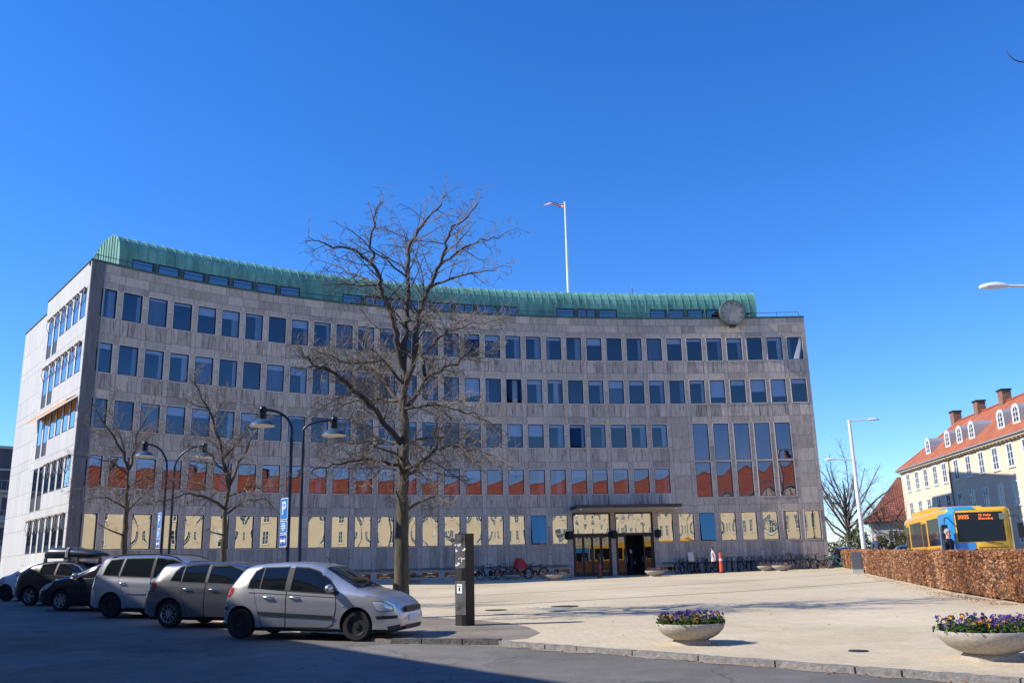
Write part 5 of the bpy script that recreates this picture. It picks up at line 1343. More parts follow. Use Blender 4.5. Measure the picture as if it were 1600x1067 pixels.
class Car:
    def __init__(s, sp):
        s.sp = sp; s.W = sp['W']; s.L = sp['L']; s.top = sp['top']; s.belt = sp['belt']; s.xr, s.xf, s.R = sp['xr'], sp['xf'], sp['R']; s.zb = sp.get('zb', 0.2)
        s.tw = sp.get('tw', 0.76)
        s.X0 = (s.xr+s.xf)/2
    def zt(s, x): return interp(s.top, x)
    def zbelt(s, x): return min(interp(s.belt, x), s.zt(x)-0.035)
    def plan(s, x):
        t = min(x, s.L-x); f = 1.0
        if t < 0.55: f -= 0.26*(1-t/0.55)**2.2
        return s.W/2*f
    def zlow(s, x):
        t = min(x, s.L-x); return s.zb + (0.10*(1-t/0.35)**2 if t < 0.35 else 0)
    def edge(s, x):
        t = s.zt(x); b = s.zbelt(x); return max(t-0.065*min(1, (t-b)/0.3)-0.012, b+0.012)
    def yw(s, x, z):
        b = s.zbelt(x); p = s.plan(x)
        def g(zz):
            q_ = (zz-0.58)/0.42; v = 1-0.055*q_*q_ if q_ > 0 else 1-0.05*q_*q_
            # crisp shoulder crease below the windows
            return v + 0.012*math.exp(-((zz-(b-0.14))/0.05)**2)
        if z <= b: return p*g(z)
        e = s.edge(x); u = max(0.0, min(1.0, (z-b)/(e-b))); k = max(0.0, min(1.0, (s.zt(x)-b)/0.42)); tw = 0.93+(s.tw-0.93)*k
        return p*(g(b)*(1-u**1.25)+tw*u**1.25)
    def body(s, mats):
        xs = sorted(set([round(s.L*i/72, 4) for i in range(73)] + [p[0] for p in s.top] + [0.02, 0.06, s.L-0.02, s.L-0.06])); xs = [x for x in xs if 0 <= x <= s.L]
        rings = []
        for x in xs:
            z0, b, e, t = s.zlow(x), s.zbelt(x), s.edge(x), s.zt(x); zs = [z0+(b-z0)*k for k in (0.0, 0.06, 0.2, 0.36, 0.52, 0.68, 0.82, 0.92, 1.0)]
            r = [(0.0, z0), (s.yw(x, z0)*0.86, z0)] + [(s.yw(x, z), z) for z in zs[1:]] + [(s.yw(x, b+(e-b)*k), b+(e-b)*k) for k in (0.2, 0.5, 0.8, 1.0)]
            ye = r[-1][1]; ye = s.yw(x, e); r += [(ye*0.93, e+(t-e)*0.5), (ye*0.72, e+(t-e)*0.86), (ye*0.36, t-(t-e)*0.03), (0.0, t)]
            rings.append(r)
        n = len(rings[0]); bm = bmesh.new(); V = []
        for x, r in zip(xs, rings):
            row = [bm.verts.new((x-s.X0, y, z)) for y, z in r] + [bm.verts.new((x-s.X0, -y, z)) for y, z in r[-2:0:-1]]; V.append(row)
        m = len(V[0])
        for a, b in zip(V[:-1], V[1:]):
            for k in range(m): bm.faces.new((a[k], b[k], b[(k+1) % m], a[(k+1) % m]))
        bm.faces.new(V[0]); bm.faces.new(V[-1][::-1]); bmesh.ops.recalc_face_normals(bm, faces=bm.faces[:])
        me = bpy.data.meshes.new('body'); bm.to_mesh(me); bm.free()
        for mt in mats: me.materials.append(mt)
        # wheel arches
        o = bpy.data.objects.new('tmp', me); COL.objects.link(o); cut = []
        for x in (s.xr, s.xf):
            for sg in (-1, 1):
                mb = MB(); Rc = s.R+0.045; y1 = s.W/2-0.26
                mb.lathe([(Rc, min(sg*y1, sg*1.3)), (Rc, max(sg*y1, sg*1.3))], 36, c=(x-s.X0, 0, s.R+0.01), axis='y')
                cme = mb.mesh('cut', [mats[0]]); fixnormals(cme); c = bpy.data.objects.new('cut', cme); COL.objects.link(c); cut.append(c)
                md = o.modifiers.new('b', 'BOOLEAN'); md.operation = 'DIFFERENCE'; md.solver = 'EXACT'; md.object = c
        dg = bpy.context.evaluated_depsgraph_get(); res = bpy.data.meshes.new_from_object(o.evaluated_get(dg))
        for c in cut: bpy.data.objects.remove(c)
        bpy.data.objects.remove(o)
        res.name = 'body'
        for p in res.polygons:
            c = p.center; p.use_smooth = True; p.material_index = 0
            for x in (s.xr, s.xf):
                d = math.hypot(c.x-(x-s.X0), c.z-(s.R+0.01))
                if d < s.R+0.05 and (abs(abs(c.y)-(s.W/2-0.26)) < 0.01 or d > s.R+0.035) and abs(p.normal.y) < 0.5 or (d < s.R+0.05 and abs(abs(c.y)-(s.W/2-0.26)) < 0.01): p.material_index = 1
            if c.z < s.zb+0.02 and abs(p.normal.z) > 0.8: p.material_index = 1
        res.set_sharp_from_angle(angle=R(32)); return res
    def side(s, poly, off, sides=(-1, 1), gx=0.14, gzs=0.07):
        bm = bmesh.new(); f = bm.faces.new([bm.verts.new((x, 0, z)) for x, z in poly])
        x0, x1 = min(p[0] for p in poly), max(p[0] for p in poly); z0, z1 = min(p[1] for p in poly), max(p[1] for p in poly)
        k = x0+gx
        while k < x1: bmesh.ops.bisect_plane(bm, geom=bm.verts[:]+bm.edges[:]+bm.faces[:], plane_co=(k, 0, 0), plane_no=(1, 0, 0)); k += gx
        k = z0+gzs
        while k < z1: bmesh.ops.bisect_plane(bm, geom=bm.verts[:]+bm.edges[:]+bm.faces[:], plane_co=(0, 0, k), plane_no=(0, 0, 1)); k += gzs
        bm.verts.ensure_lookup_table(); bm.verts.index_update()
        mb = MB()
        for sg in sides:
            vs = [(v.co.x-s.X0, sg*(s.yw(v.co.x, v.co.z)+off), v.co.z) for v in bm.verts]
            fs = [tuple(v.index for v in f.verts) for f in bm.faces]
            # orientation: outward
            out = []
            for f in fs:
                a, b, c = (Vector(vs[f[0]]), Vector(vs[f[1]]), Vector(vs[f[2]])); nrm = (b-a).cross(c-a); out.append(f if nrm.y*sg > 0 else f[::-1])
            mb.add(vs, out)
        bm.free(); return mb
    def topstrip(s, x0, x1, f0, f1, off, n=8, m=10):
        """patch lying on the top surface (windscreen, rear window)"""
        mb = MB(); vs = []
        for i in range(n+1):
            u = i/n
            for j in range(m+1):
                fr = (-1+2*j/m)*(f0+(f1-f0)*u); x = x0+(x1-x0)*u; t = s.zt(x); e = s.edge(x); ye = s.yw(x, e); a = abs(fr)
                z = t-(t-e)*(0.03*(a/0.36) if a < 0.36 else 0.03+0.11*(a-0.36)/0.36 if a < 0.72 else 0.14+0.36*(a-0.72)/0.21 if a < 0.93 else 0.5+0.5*(a-0.93)/0.07)
                dz = (s.zt(min(s.L, x+0.02))-s.zt(max(0, x-0.02)))/0.04; nn = Vector((-dz, 0, 1)).normalized()*off
                vs.append((x-s.X0+nn.x, fr*ye, z+nn.z))
        fs = [(i*(m+1)+j, (i+1)*(m+1)+j, (i+1)*(m+1)+j+1, i*(m+1)+j+1) for i in range(n) for j in range(m)]
        mb.add(vs, fs); return mb

def inset(poly, d):
    """shrink (d>0) or grow (d<0) a convex-ish polygon"""
    cx = sum(p[0] for p in poly)/len(poly); cz = sum(p[1] for p in poly)/len(poly); out = []
    n = len(poly); area = sum(poly[i][0]*poly[(i+1) % n][1]-poly[(i+1) % n][0]*poly[i][1] for i in range(n)); sg = 1 if area > 0 else -1
    for i in range(n):
        p0, p1, p2 = Vector(poly[i-1]), Vector(poly[i]), Vector(poly[(i+1) % n]); e1 = (p1-p0).normalized(); e2 = (p2-p1).normalized()
        n1 = Vector((-e1.y, e1.x))*sg; n2 = Vector((-e2.y, e2.x))*sg; b = n1+n2
        if b.length < 0.2: b = n1
        b.normalize(); k = d/max(0.45, b.dot(n1)); q_ = p1+b*k; out.append((q_.x, q_.y))
    return out

def wheel_meshes(R_, style, w=0.19):
    t = MB(); r0 = R_*0.66
    t.lathe([(r0, -w/2), (R_*0.9, -w/2), (R_*0.98, -w*0.38), (R_, -w*0.2), (R_, w*0.2), (R_*0.98, w*0.38), (R_*0.9, w/2), (r0, w/2)], 32, axis='y', closed=True)
    m = MB()
    m.lathe([(r0*1.01, -w*0.45), (r0*0.95, -w*0.47), (r0*0.90, -w*0.42), (r0*0.92, -w*0.25), (r0*1.01, -w*0.25)], 32, axis='y', closed=True)
    m.mi = 1; m.lathe([(r0*0.93, -w*0.3), (0.0, -w*0.15)], 32, axis='y'); m.mi = 0
    n = {'multi': 10, 'five': 5, 'seven': 7, 'steel': 0}[style]
    for i in range(n):
        a = 2*math.pi*i/n; wd = 0.012 if n > 9 else 0.035
        d = Vector((math.cos(a), 0, math.sin(a))); tt = Vector((-math.sin(a), 0, math.cos(a)))
        vs = [d*r_+tt*(sg*k)+Vector((0, y_, 0)) for r_, k in ((0.05, wd), (r0*0.94, wd*0.8)) for sg in (-1, 1) for y_ in (-w*0.40, -w*0.2)]
        m.add(vs, [(0, 2, 6, 4), (0, 4, 5, 1), (2, 3, 7, 6), (4, 6, 7, 5)])
    m.lathe([(0.065, -w*0.2), (0.065, -w*0.42), (0.0, -w*0.44)], 16, axis='y')
    if style == 'steel':
        for i in range(9):
            a = 2*math.pi*i/9; m.ball((math.cos(a)*r0*0.68, -w*0.17, math.sin(a)*r0*0.68), 0.022, 8, 4)
    back = MB(); back.lathe([(0, 0.02), (r0, 0.02)], 20, axis='y')
    return t, m

def build_car(sp):
    c = Car(sp); root = empty(sp['name'], (0, 0, 0), 0, sp['label'], 'car', 'cars parked in echelon along the plaza')
    P = sp['paint']
    body = c.body([P, BLACK]); put('body', body, root)
    BX = lambda x: x-c.X0
    # windows: black surround and glass
    for i, poly in enumerate(sp['windows']):
        for sg in (-1, 1):
            g = c.side(poly, 0.006, (sg,)).build('side_window', CARGLASS, root, smooth=60)
            fr = c.side(inset(poly, -0.022), 0.003, (sg,)); fr.build('window_seal', sp.get('seal', TRIMBLK), g, smooth=60)
    for nm, x0, x1, f0, f1 in sp['screens']:
        g = c.topstrip(x0, x1, f0, f1, 0.006).build(nm, CARGLASS, root, smooth=179)
        mg = 0.02 if x1 > x0 else -0.02
        c.topstrip(x0-mg, x1+mg, f0+0.015, f1+0.015, 0.003).build('screen_seal', TRIMBLK, g, smooth=179)
    for poly, hx, hz_ in sp['doors']:
        for sg in (-1, 1):
            d = c.side(inset(poly, 0.006), 0.0065, (sg,), gx=0.1, gzs=0.06).build('door', P, root, smooth=70)
            c.side(inset(poly, -0.006), 0.0025, (sg,), gx=0.1, gzs=0.06).build('door_gap', SEAM, d, smooth=70)
            mb = MB(); y = c.yw(hx, hz_); mb.tube([(BX(hx-0.10), sg*(y+0.004), hz_), (BX(hx-0.08), sg*(y+0.038), hz_+0.005), (BX(hx+0.08), sg*(y+0.038), hz_+0.005), (BX(hx+0.10), sg*(y+0.004), hz_)], 0.014, 6)
            mb.build('handle', sp.get('handle', P), d, smooth=60)
    for nm, poly, mat in sp['lamps']:
        for sg in (-1, 1):
            l = c.side(poly, 0.008, (sg,), 0.08, 0.05).build(nm, mat, root, smooth=60)
            c.side(inset(poly, -0.012), 0.004, (sg,), 0.08, 0.05).build('lamp_rim', TRIMBLK, l, smooth=60)
    for poly, mat, off in sp.get('strips', []):
        for sg in (-1, 1): c.side(poly, off, (sg,)).build('trim_strip', mat, root, smooth=60)
    # mirrors
    if sp.get('mirror'):
        mx, mz = sp['mirror']
        for sg in (-1, 1):
            y = c.yw(mx, mz); mb = MB(); mb.ball((BX(mx), sg*(y+0.13), mz+0.05), 0.1, 14, 8, (0.75, 1.1, 0.78)); mb.tube([(BX(mx+0.05), sg*(y-0.02), mz-0.02), (BX(mx), sg*(y+0.1), mz+0.02)], 0.03, 6)
            mb.build('mirror', sp.get('mirror_paint', P), root, smooth=179)
    # wheels
    t, m = wheel_meshes(c.R, sp['rim'])
    tm, rm = t.mesh('tyre', TYRE, 40), m.mesh('rim', [sp.get('rim_mat', ALLOY), BLACK], 40)
    for x in (c.xr, c.xf):
        for sg in (-1, 1):
            y = sg*(c.W/2-0.125)
            w = empty('wheel', (0, 0, 0)); w.parent = root; w.matrix_local = Matrix.Translation((BX(x), y, c.R)) @ Matrix.Rotation(0 if sg < 0 else math.pi, 4, 'Z'); CHILD.setdefault(root.name, []).append(w)
            put('tyre', tm, w); put('rim', rm, w)
    # front and rear faces
    zf = sp.get('plate_z', 0.42)
    mb = MB(); x = BX(c.L); mb.box(x-0.02, x+0.018, -0.26, 0.26, zf-0.06, zf+0.06); mb.build('number_plate', PLATE, root)
    mb = MB(); x = BX(0); mb.box(x-0.018, x+0.02, -0.26, 0.26, zf+0.05, zf+0.17); mb.build('number_plate', PLATE, root)
    mb = MB(); x = BX(c.L); mb.box(x-0.05, x+0.012, -0.42, 0.42, sp.get('grille_z', 0.58)-0.05, sp.get('grille_z', 0.58)+0.05); mb.box(x-0.06, x+0.008, -0.45, 0.45, 0.22, 0.30); mb.build('grille', TRIMBLK, root)
    # black underbody pan
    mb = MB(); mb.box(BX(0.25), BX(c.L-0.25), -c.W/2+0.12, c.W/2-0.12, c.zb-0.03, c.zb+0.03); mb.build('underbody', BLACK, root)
    if sp.get('rails'):
        x0, x1 = sp['rails']
        for sg in (-1, 1):
            mb = MB(); pts = []
            for i in range(13):
                x = x0+(x1-x0)*i/12; e = c.edge(x); pts.append((BX(x), sg*(c.yw(x, e)*0.95), e+0.02+0.07*min(1, i/1.5, (12-i)/1.5)))
            mb.tube(pts, 0.018, 6); mb.build('roof_rail', TRIMBLK, root, smooth=60)
    if sp.get('aerial'):
        x = sp['aerial']; mb = MB(); z = c.zt(x); mb.tube([(BX(x), 0, z-0.02), (BX(x-0.12), 0, z+0.16)], 0.008, 5); mb.build('aerial', TRIMBLK, root)
    if sp.get('wiper'):
        x = sp['wiper']; mb = MB(); z = c.zt(x); mb.tube([(BX(x), -0.5, z+0.03), (BX(x-0.12), 0.1, c.zt(x-0.12)+0.04)], 0.012, 5); mb.build('wiper', TRIMBLK, root)
    return c, root
def park(c, root, wx, wy, wz, heading, wheel='r', near=-1):
    """set the near-side wheel ('r'ear or 'f'ront) on a ground point"""
    x = (c.xr if wheel == 'r' else c.xf)-c.X0; y = near*(c.W/2-0.125); th = R(heading); cth, sth = math.cos(th), math.sin(th)
    root.location = (wx-(x*cth-y*sth), wy-(x*sth+y*cth), wz); 
    # tilt with the ground
    ox, oy = root.location.x, root.location.y
    gx_ = (zroad(ox+1, oy)-zroad(ox-1, oy))/2; gy_ = 0.0077
    fw = gx_*cth+gy_*sth; lf = -gx_*sth+gy_*cth
    root.rotation_euler = (math.atan(lf), -math.atan(fw), th)
    root.location.z = zroad(ox, oy)+0.002

SILVER = paint('silver_paint', (0.56, 0.56, 0.55), 0.7, 0.28); GREYP = paint('grey_paint', (0.25, 0.25, 0.25), 0.85, 0.26); SILVER2 = paint('pale_silver_paint', (0.60, 0.61, 0.63), 0.8, 0.27)
BLACKP = paint('black_paint', (0.012, 0.013, 0.017), 0.2, 0.25); WHITEP = paint('white_car_paint', (0.74, 0.74, 0.73), 0.0, 0.3); NAVYP = paint('navy_paint', (0.012, 0.018, 0.04), 0.3, 0.25)

silver = dict(name='parked_car', label='silver five door hatchback parked nearest, its nose by the big tree', paint=SILVER, L=3.78, W=1.665, xr=0.445, xf=2.90, R=0.292, zb=0.19, rim='steel', rim_mat=HUBSHADE, tw=0.74,
  top=[(0, 0.56), (0.05, 0.80), (0.10, 0.92), (0.19, 1.08), (0.31, 1.28), (0.42, 1.385), (0.56, 1.425), (0.78, 1.455), (1.35, 1.482), (1.85, 1.455), (2.12, 1.40), (2.92, 0.975), (3.05, 0.945), (3.28, 0.89), (3.49, 0.81), (3.64, 0.715), (3.71, 0.61), (3.76, 0.50), (3.78, 0.40)],
  belt=[(0, 0.92), (0.2, 0.98), (0.6, 0.975), (1.43, 0.915), (2.5, 0.865), (3.0, 0.86), (3.78, 0.8)],
  windows=[[(0.585, 0.98), (0.60, 1.12), (0.67, 1.29), (0.80, 1.355), (0.835, 1.36), (0.815, 0.96)], [(0.845, 0.96), (0.86, 1.36), (1.375, 1.375), (1.365, 0.935)], [(1.50, 0.93), (1.515, 1.372), (1.80, 1.355), (2.02, 1.29), (2.27, 1.13), (2.50, 0.905), (2.50, 0.88)]],
  screens=[('windscreen', 2.16, 2.86, 0.90, 0.95), ('rear_window', 0.35, 0.14, 0.88, 0.90)],
  doors=[([(0.80, 0.62), (0.70, 0.97), (1.415, 0.915), (1.425, 0.24), (0.93, 0.24)], 0.74+0.3, 0.80), ([(1.435, 0.24), (1.425, 0.915), (2.46, 0.86), (2.48, 0.60), (2.42, 0.30), (2.30, 0.24)], 1.60, 0.80)],
  lamps=[('headlight', [(3.22, 0.745), (3.42, 0.735), (3.60, 0.655), (3.62, 0.575), (3.40, 0.56), (3.30, 0.60)], LAMPCLR), ('taillight', [(0.07, 0.78), (0.10, 0.93), (0.16, 0.99), (0.24, 0.945), (0.22, 0.86), (0.13, 0.80)], LAMPRED)],
  strips=[([(1.385, 1.368), (1.375, 0.94), (1.492, 0.932), (1.507, 1.365)], TRIMBLK, 0.0085), ([(0.83, 0.53), (0.84, 0.465), (2.42, 0.405), (2.44, 0.465)], TRIMBLK, 0.02), ([(3.30, 0.47), (3.33, 0.41), (3.70, 0.43), (3.70, 0.49)], TRIMBLK, 0.015), ([(0.02, 0.6), (0.02, 0.53), (0.12, 0.55), (0.12, 0.62)], TRIMBLK, 0.012), ([(3.52, 0.28), (3.55, 0.20), (3.74, 0.24), (3.74, 0.32)], TRIMBLK, 0.012), ([(0.60, 0.895), (0.60, 0.883), (2.48, 0.80), (2.48, 0.812)], SEAM, 0.011), ([(2.58, 0.67), (2.60, 0.645), (2.66, 0.66), (2.64, 0.675)], LAMPCLR, 0.012)],
  mirror=(2.36, 0.93), aerial=2.0, wiper=2.9, grille_z=0.60, plate_z=0.42)
golf = dict(name='parked_car', label='dark grey hatchback with multi spoke wheels parked just behind the silver hatchback', paint=GREYP, L=4.2, W=1.76, xr=0.75, xf=3.33, R=0.31, zb=0.2, rim='multi', tw=0.76, handle=CHROME,
  top=[(0, 0.60), (0.05, 0.82), (0.13, 0.97), (0.28, 1.20), (0.40, 1.385), (0.46, 1.43), (0.62, 1.45), (1.1, 1.475), (1.7, 1.48), (2.2, 1.45), (2.5, 1.39), (3.3, 1.0), (3.6, 0.93), (3.95, 0.78), (4.12, 0.66), (4.2, 0.45)],
  belt=[(0, 0.95), (0.7, 1.02), (2, 0.98), (3.3, 0.93), (4.2, 0.85)],
  windows=[[(0.72, 1.05), (0.80, 1.25), (0.90, 1.355), (1.0, 1.385), (0.985, 1.03)], [(1.02, 1.03), (1.03, 1.39), (1.62, 1.41), (1.61, 1.01)], [(1.70, 1.01), (1.71, 1.41), (2.15, 1.385), (2.45, 1.29), (2.88, 0.99), (2.88, 0.965)]],
  screens=[('windscreen', 2.55, 3.25, 0.9, 0.95), ('rear_window', 0.42, 0.15, 0.86, 0.88)],
  doors=[([(1.10, 0.62), (0.98, 1.02), (1.645, 0.995), (1.65, 0.25), (1.25, 0.25)], 1.20, 0.86), ([(1.665, 0.25), (1.66, 0.995), (2.86, 0.945), (2.9, 0.6), (2.8, 0.25)], 1.86, 0.85)],
  lamps=[('headlight', [(3.7, 0.80), (3.95, 0.75), (4.1, 0.64), (4.05, 0.6), (3.75, 0.66)], LAMPCLR), ('taillight', [(0.05, 0.80), (0.10, 0.97), (0.20, 1.02), (0.33, 1.0), (0.35, 0.90), (0.30, 0.82)], LAMPRED)],
  strips=[([(1.63, 1.40), (1.62, 1.015), (1.69, 1.012), (1.70, 1.40)], TRIMBLK, 0.0085)], mirror=(2.75, 0.99), seal=TRIMBLK)
touran = dict(name='parked_car', label='pale silver people carrier with roof rails between the dark grey hatchback and the black cars', paint=SILVER2, L=4.39, W=1.79, xr=0.78, xf=3.46, R=0.315, zb=0.21, rim='steel', rim_mat=HUBSHADE, tw=0.80, handle=CHROME,
  top=[(0, 0.60), (0.04, 0.85), (0.09, 1.05), (0.20, 1.36), (0.34, 1.56), (0.50, 1.615), (1.2, 1.645), (2.0, 1.645), (2.6, 1.58), (2.9, 1.48), (3.55, 1.06), (3.85, 0.97), (4.15, 0.82), (4.32, 0.66), (4.39, 0.45)],
  belt=[(0, 1.05), (1, 1.06), (3, 0.99), (4.39, 0.85)],
  windows=[[(0.44, 1.12), (0.50, 1.34), (0.60, 1.50), (0.98, 1.535), (0.90, 1.10)], [(0.985, 1.10), (1.07, 1.54), (1.92, 1.55), (1.90, 1.07)], [(2.00, 1.06), (2.02, 1.55), (2.45, 1.53), (2.75, 1.44), (3.25, 1.06), (3.25, 1.02)]],
  screens=[('windscreen', 2.92, 3.50, 0.9, 0.95), ('rear_window', 0.30, 0.10, 0.86, 0.88)],
  doors=[([(1.15, 0.62), (0.93, 1.08), (1.945, 1.045), (1.95, 0.27), (1.32, 0.27)], 1.08+0.03, 0.90), ([(1.965, 0.27), (1.96, 1.045), (3.1, 1.0), (3.1, 0.6), (2.95, 0.27)], 2.15, 0.9)],
  lamps=[('headlight', [(3.9, 0.88), (4.15, 0.8), (4.28, 0.68), (4.2, 0.62), (3.95, 0.7)], LAMPCLR), ('taillight', [(0.04, 0.76), (0.06, 1.04), (0.11, 1.10), (0.17, 1.08), (0.17, 0.80), (0.12, 0.74)], LAMPRED)],
  strips=[([(1.93, 1.54), (1.91, 1.075), (1.99, 1.068), (2.01, 1.54)], TRIMBLK, 0.0085), ([(1.17, 0.635), (1.17, 0.605), (1.94, 0.605), (1.94, 0.635)], CHROME, 0.016), ([(1.98, 0.635), (1.98, 0.605), (2.9, 0.605), (2.9, 0.635)], CHROME, 0.016)], mirror=(3.08, 1.06), rails=(0.55, 2.75))
wedge = dict(name='parked_car', label='black wedge nosed car parked nose outward left of the silver people carrier', paint=BLACKP, L=4.46, W=1.75, xr=0.80, xf=3.50, R=0.31, zb=0.2, rim='seven', tw=0.76,
  top=[(0, 0.65), (0.08, 1.0), (0.25, 1.12), (0.7, 1.30), (1.3, 1.45), (1.9, 1.495), (2.3, 1.45), (2.6, 1.36), (3.55, 0.99), (3.85, 0.91), (4.15, 0.78), (4.36, 0.62), (4.46, 0.42)],
  belt=[(0, 1.0), (2, 0.98), (3.4, 0.92), (4.46, 0.82)],
  windows=[[(0.62, 1.04), (0.85, 1.20), (1.12, 1.30), (1.12, 1.02)], [(1.16, 1.02), (1.17, 1.32), (1.85, 1.41), (1.85, 1.0)], [(1.93, 1.0), (1.94, 1.41), (2.3, 1.36), (2.6, 1.27), (3.15, 0.99), (3.15, 0.96)]],
  screens=[('windscreen', 2.65, 3.45, 0.9, 0.95), ('rear_window', 0.65, 0.28, 0.86, 0.88)],
  doors=[([(1.1, 0.6), (1.06, 1.0), (1.875, 0.98), (1.88, 0.26), (1.3, 0.26)], 1.25, 0.86), ([(1.9, 0.26), (1.895, 0.98), (3.0, 0.935), (3.02, 0.6), (2.95, 0.26)], 2.1, 0.85)],
  lamps=[('headlight', [(3.78, 0.86), (4.0, 0.80), (4.3, 0.64), (4.25, 0.58), (3.95, 0.66)], LAMPCLR), ('taillight', [(0.05, 0.8), (0.1, 1.02), (0.22, 1.06), (0.25, 0.9), (0.15, 0.8)], LAMPRED)], mirror=(2.98, 1.0), mirror_paint=SILVER)
hatchb = dict(golf); hatchb.update(label='black hatchback carrying the roof box, second black car from the people carrier', paint=BLACKP, rim='five', handle=BLACKP, seal=TRIMBLK,
  top=[(0, 0.62), (0.05, 0.84), (0.12, 0.98), (0.35, 1.17), (0.62, 1.36), (0.8, 1.42), (1.2, 1.47), (1.8, 1.485), (2.2, 1.46), (2.5, 1.40), (3.3, 1.0), (3.6, 0.93), (3.95, 0.78), (4.12, 0.66), (4.2, 0.45)],
  windows=[[(1.02, 1.03), (1.03, 1.36), (1.62, 1.41), (1.61, 1.01)], [(1.70, 1.01), (1.71, 1.41), (2.15, 1.385), (2.45, 1.29), (2.88, 0.99), (2.88, 0.965)]], screens=[('windscreen', 2.55, 3.25, 0.9, 0.95), ('rear_window', 0.60, 0.18, 0.86, 0.88)])
small = dict(name='parked_car', label='small white car peeping out behind the black hatchback with the roof box', paint=WHITEP, L=3.55, W=1.64, xr=0.50, xf=2.93, R=0.29, zb=0.2, rim='steel', rim_mat=HUBSHADE, tw=0.78,
  top=[(0, 0.6), (0.04, 0.95), (0.12, 1.2), (0.25, 1.40), (0.5, 1.46), (1.2, 1.485), (1.8, 1.465), (2.15, 1.38), (2.85, 0.99), (3.15, 0.90), (3.38, 0.76), (3.5, 0.6), (3.55, 0.42)],
  belt=[(0, 0.98), (2, 0.95), (3.55, 0.85)],
  windows=[[(0.42, 1.02), (0.5, 1.28), (0.62, 1.36), (1.22, 1.39), (1.22, 0.98)], [(1.30, 0.98), (1.31, 1.39), (1.75, 1.36), (2.0, 1.29), (2.5, 0.97), (2.5, 0.94)]],
  screens=[('windscreen', 2.2, 2.78, 0.9, 0.95), ('rear_window', 0.22, 0.07, 0.84, 0.86)],
  doors=[([(1.25, 0.25), (1.26, 0.955), (2.42, 0.92), (2.44, 0.5), (2.35, 0.25)], 1.45, 0.83)],
  lamps=[('headlight', [(3.0, 0.86), (3.2, 0.8), (3.38, 0.68), (3.3, 0.6), (3.05, 0.66)], LAMPCLR), ('taillight', [(0.03, 0.7), (0.05, 1.0), (0.12, 1.0), (0.13, 0.72)], LAMPRED)], mirror=(2.36, 0.98))
H = -12
c, r = build_car(silver); park(c, r, -5.52, 18.55, 0, H, 'r')
c, r = build_car(golf); park(c, r, -8.08, 21.55, 0, H, 'r')
c, r = build_car(touran); park(c, r, -10.97, 25.02, 0, H-1, 'r')
c, r = build_car(wedge); park(c, r, -13.96, 28.31, 0, 180+H-2, 'f', near=1)
c, r = build_car(hatchb); park(c, r, -16.65, 31.55, 0, H, 'r')
# roof box on the black hatchback
th = r.rotation_euler.z; bx = empty('roof_box', r.location+Vector((0, 0, 0)), th, 'black roof box with a pale strap on top of the black hatchback', 'roof box')
bx.rotation_euler = r.rotation_euler
mb = MB(); k = 22; rows = []
for i in range(k+1):
    u = i/k; x = -1.45+2.45*u; hw = 0.40*(1-(abs(2*u-1))**6)**0.5*(1-0.30*max(0, u-0.55))+0.01; hh = 0.32*(1-max(0, (u-0.35)/0.65)**2*0.75)*(1-(max(0, (0.15-u)/0.15))**2*0.55); z0 = 1.60+0.06*max(0, (u-0.6))
    prof_ = [(-1, 0.25), (-0.93, 0.0), (0.93, 0.0), (1, 0.25), (1, 0.5), (0.88, 0.85), (0.5, 1.0), (-0.5, 1.0), (-0.88, 0.85), (-1, 0.5)]
    rows += [(x, a*hw, z0+b*hh) for a, b in prof_]
fs = [(10*i+j, 10*i+10+j, 10*i+10+(j+1) % 10, 10*i+(j+1) % 10) for i in range(k) for j in range(10)] + [tuple(range(10)), tuple(10*k+j for j in range(9, -1, -1))]
mb.add(rows, fs); me = mb.mesh('shell', M('roof_box_plastic', (0.02, 0.028, 0.034), 0.3), 50); fixnormals(me); put('shell', me, bx)
mb = MB(); mb.tube([(-0.36, -0.42, 1.60), (-0.36, -0.42, 1.80), (-0.36, -0.36, 1.92), (-0.36, 0.36, 1.92), (-0.36, 0.42, 1.80), (-0.36, 0.42, 1.60)], 0.022, 6); mb.tube([(-0.30, -0.42, 1.60), (-0.30, -0.42, 1.80), (-0.30, -0.36, 1.92), (-0.30, 0.36, 1.92)], 0.022, 6); mb.build('strap', M('pale_webbing', (0.5, 0.48, 0.46), 0.8), bx)
mb = MB()
for x in (-1.0, 0.25):
    mb.box(x-0.03, x+0.03, -0.62, 0.62, 1.555, 1.60)
    for y in (-0.6, 0.6): mb.add([(x-0.05, y-0.05, 1.38), (x+0.05, y-0.05, 1.38), (x+0.05, y+0.05, 1.38), (x-0.05, y+0.05, 1.38), (x-0.04, y-0.03, 1.57), (x+0.04, y-0.03, 1.57), (x+0.04, y+0.03, 1.57), (x-0.04, y+0.03, 1.57)], [(0, 1, 5, 4), (1, 2, 6, 5), (2, 3, 7, 6), (3, 0, 4, 7), (4, 5, 6, 7)])
mb.build('rack_bar', TRIMBLK, bx)
c, r = build_car(small); park(c, r, -19.25, 34.75, 0, 180+H, 'f', near=1)
navy = dict(hatchb); navy.update(label='dark navy car cut by the left edge of the photo', paint=NAVYP, rim='five')
c, r = build_car(navy); park(c, r, -25.6, 38.2, 0, H, 'r')
van = dict(touran); van.update(label='white people carrier farthest along the row, only its roof showing at the left edge', paint=WHITEP, rails=None)
c, r = build_car(van); park(c, r, -30.6, 45.0, 0, H, 'r')
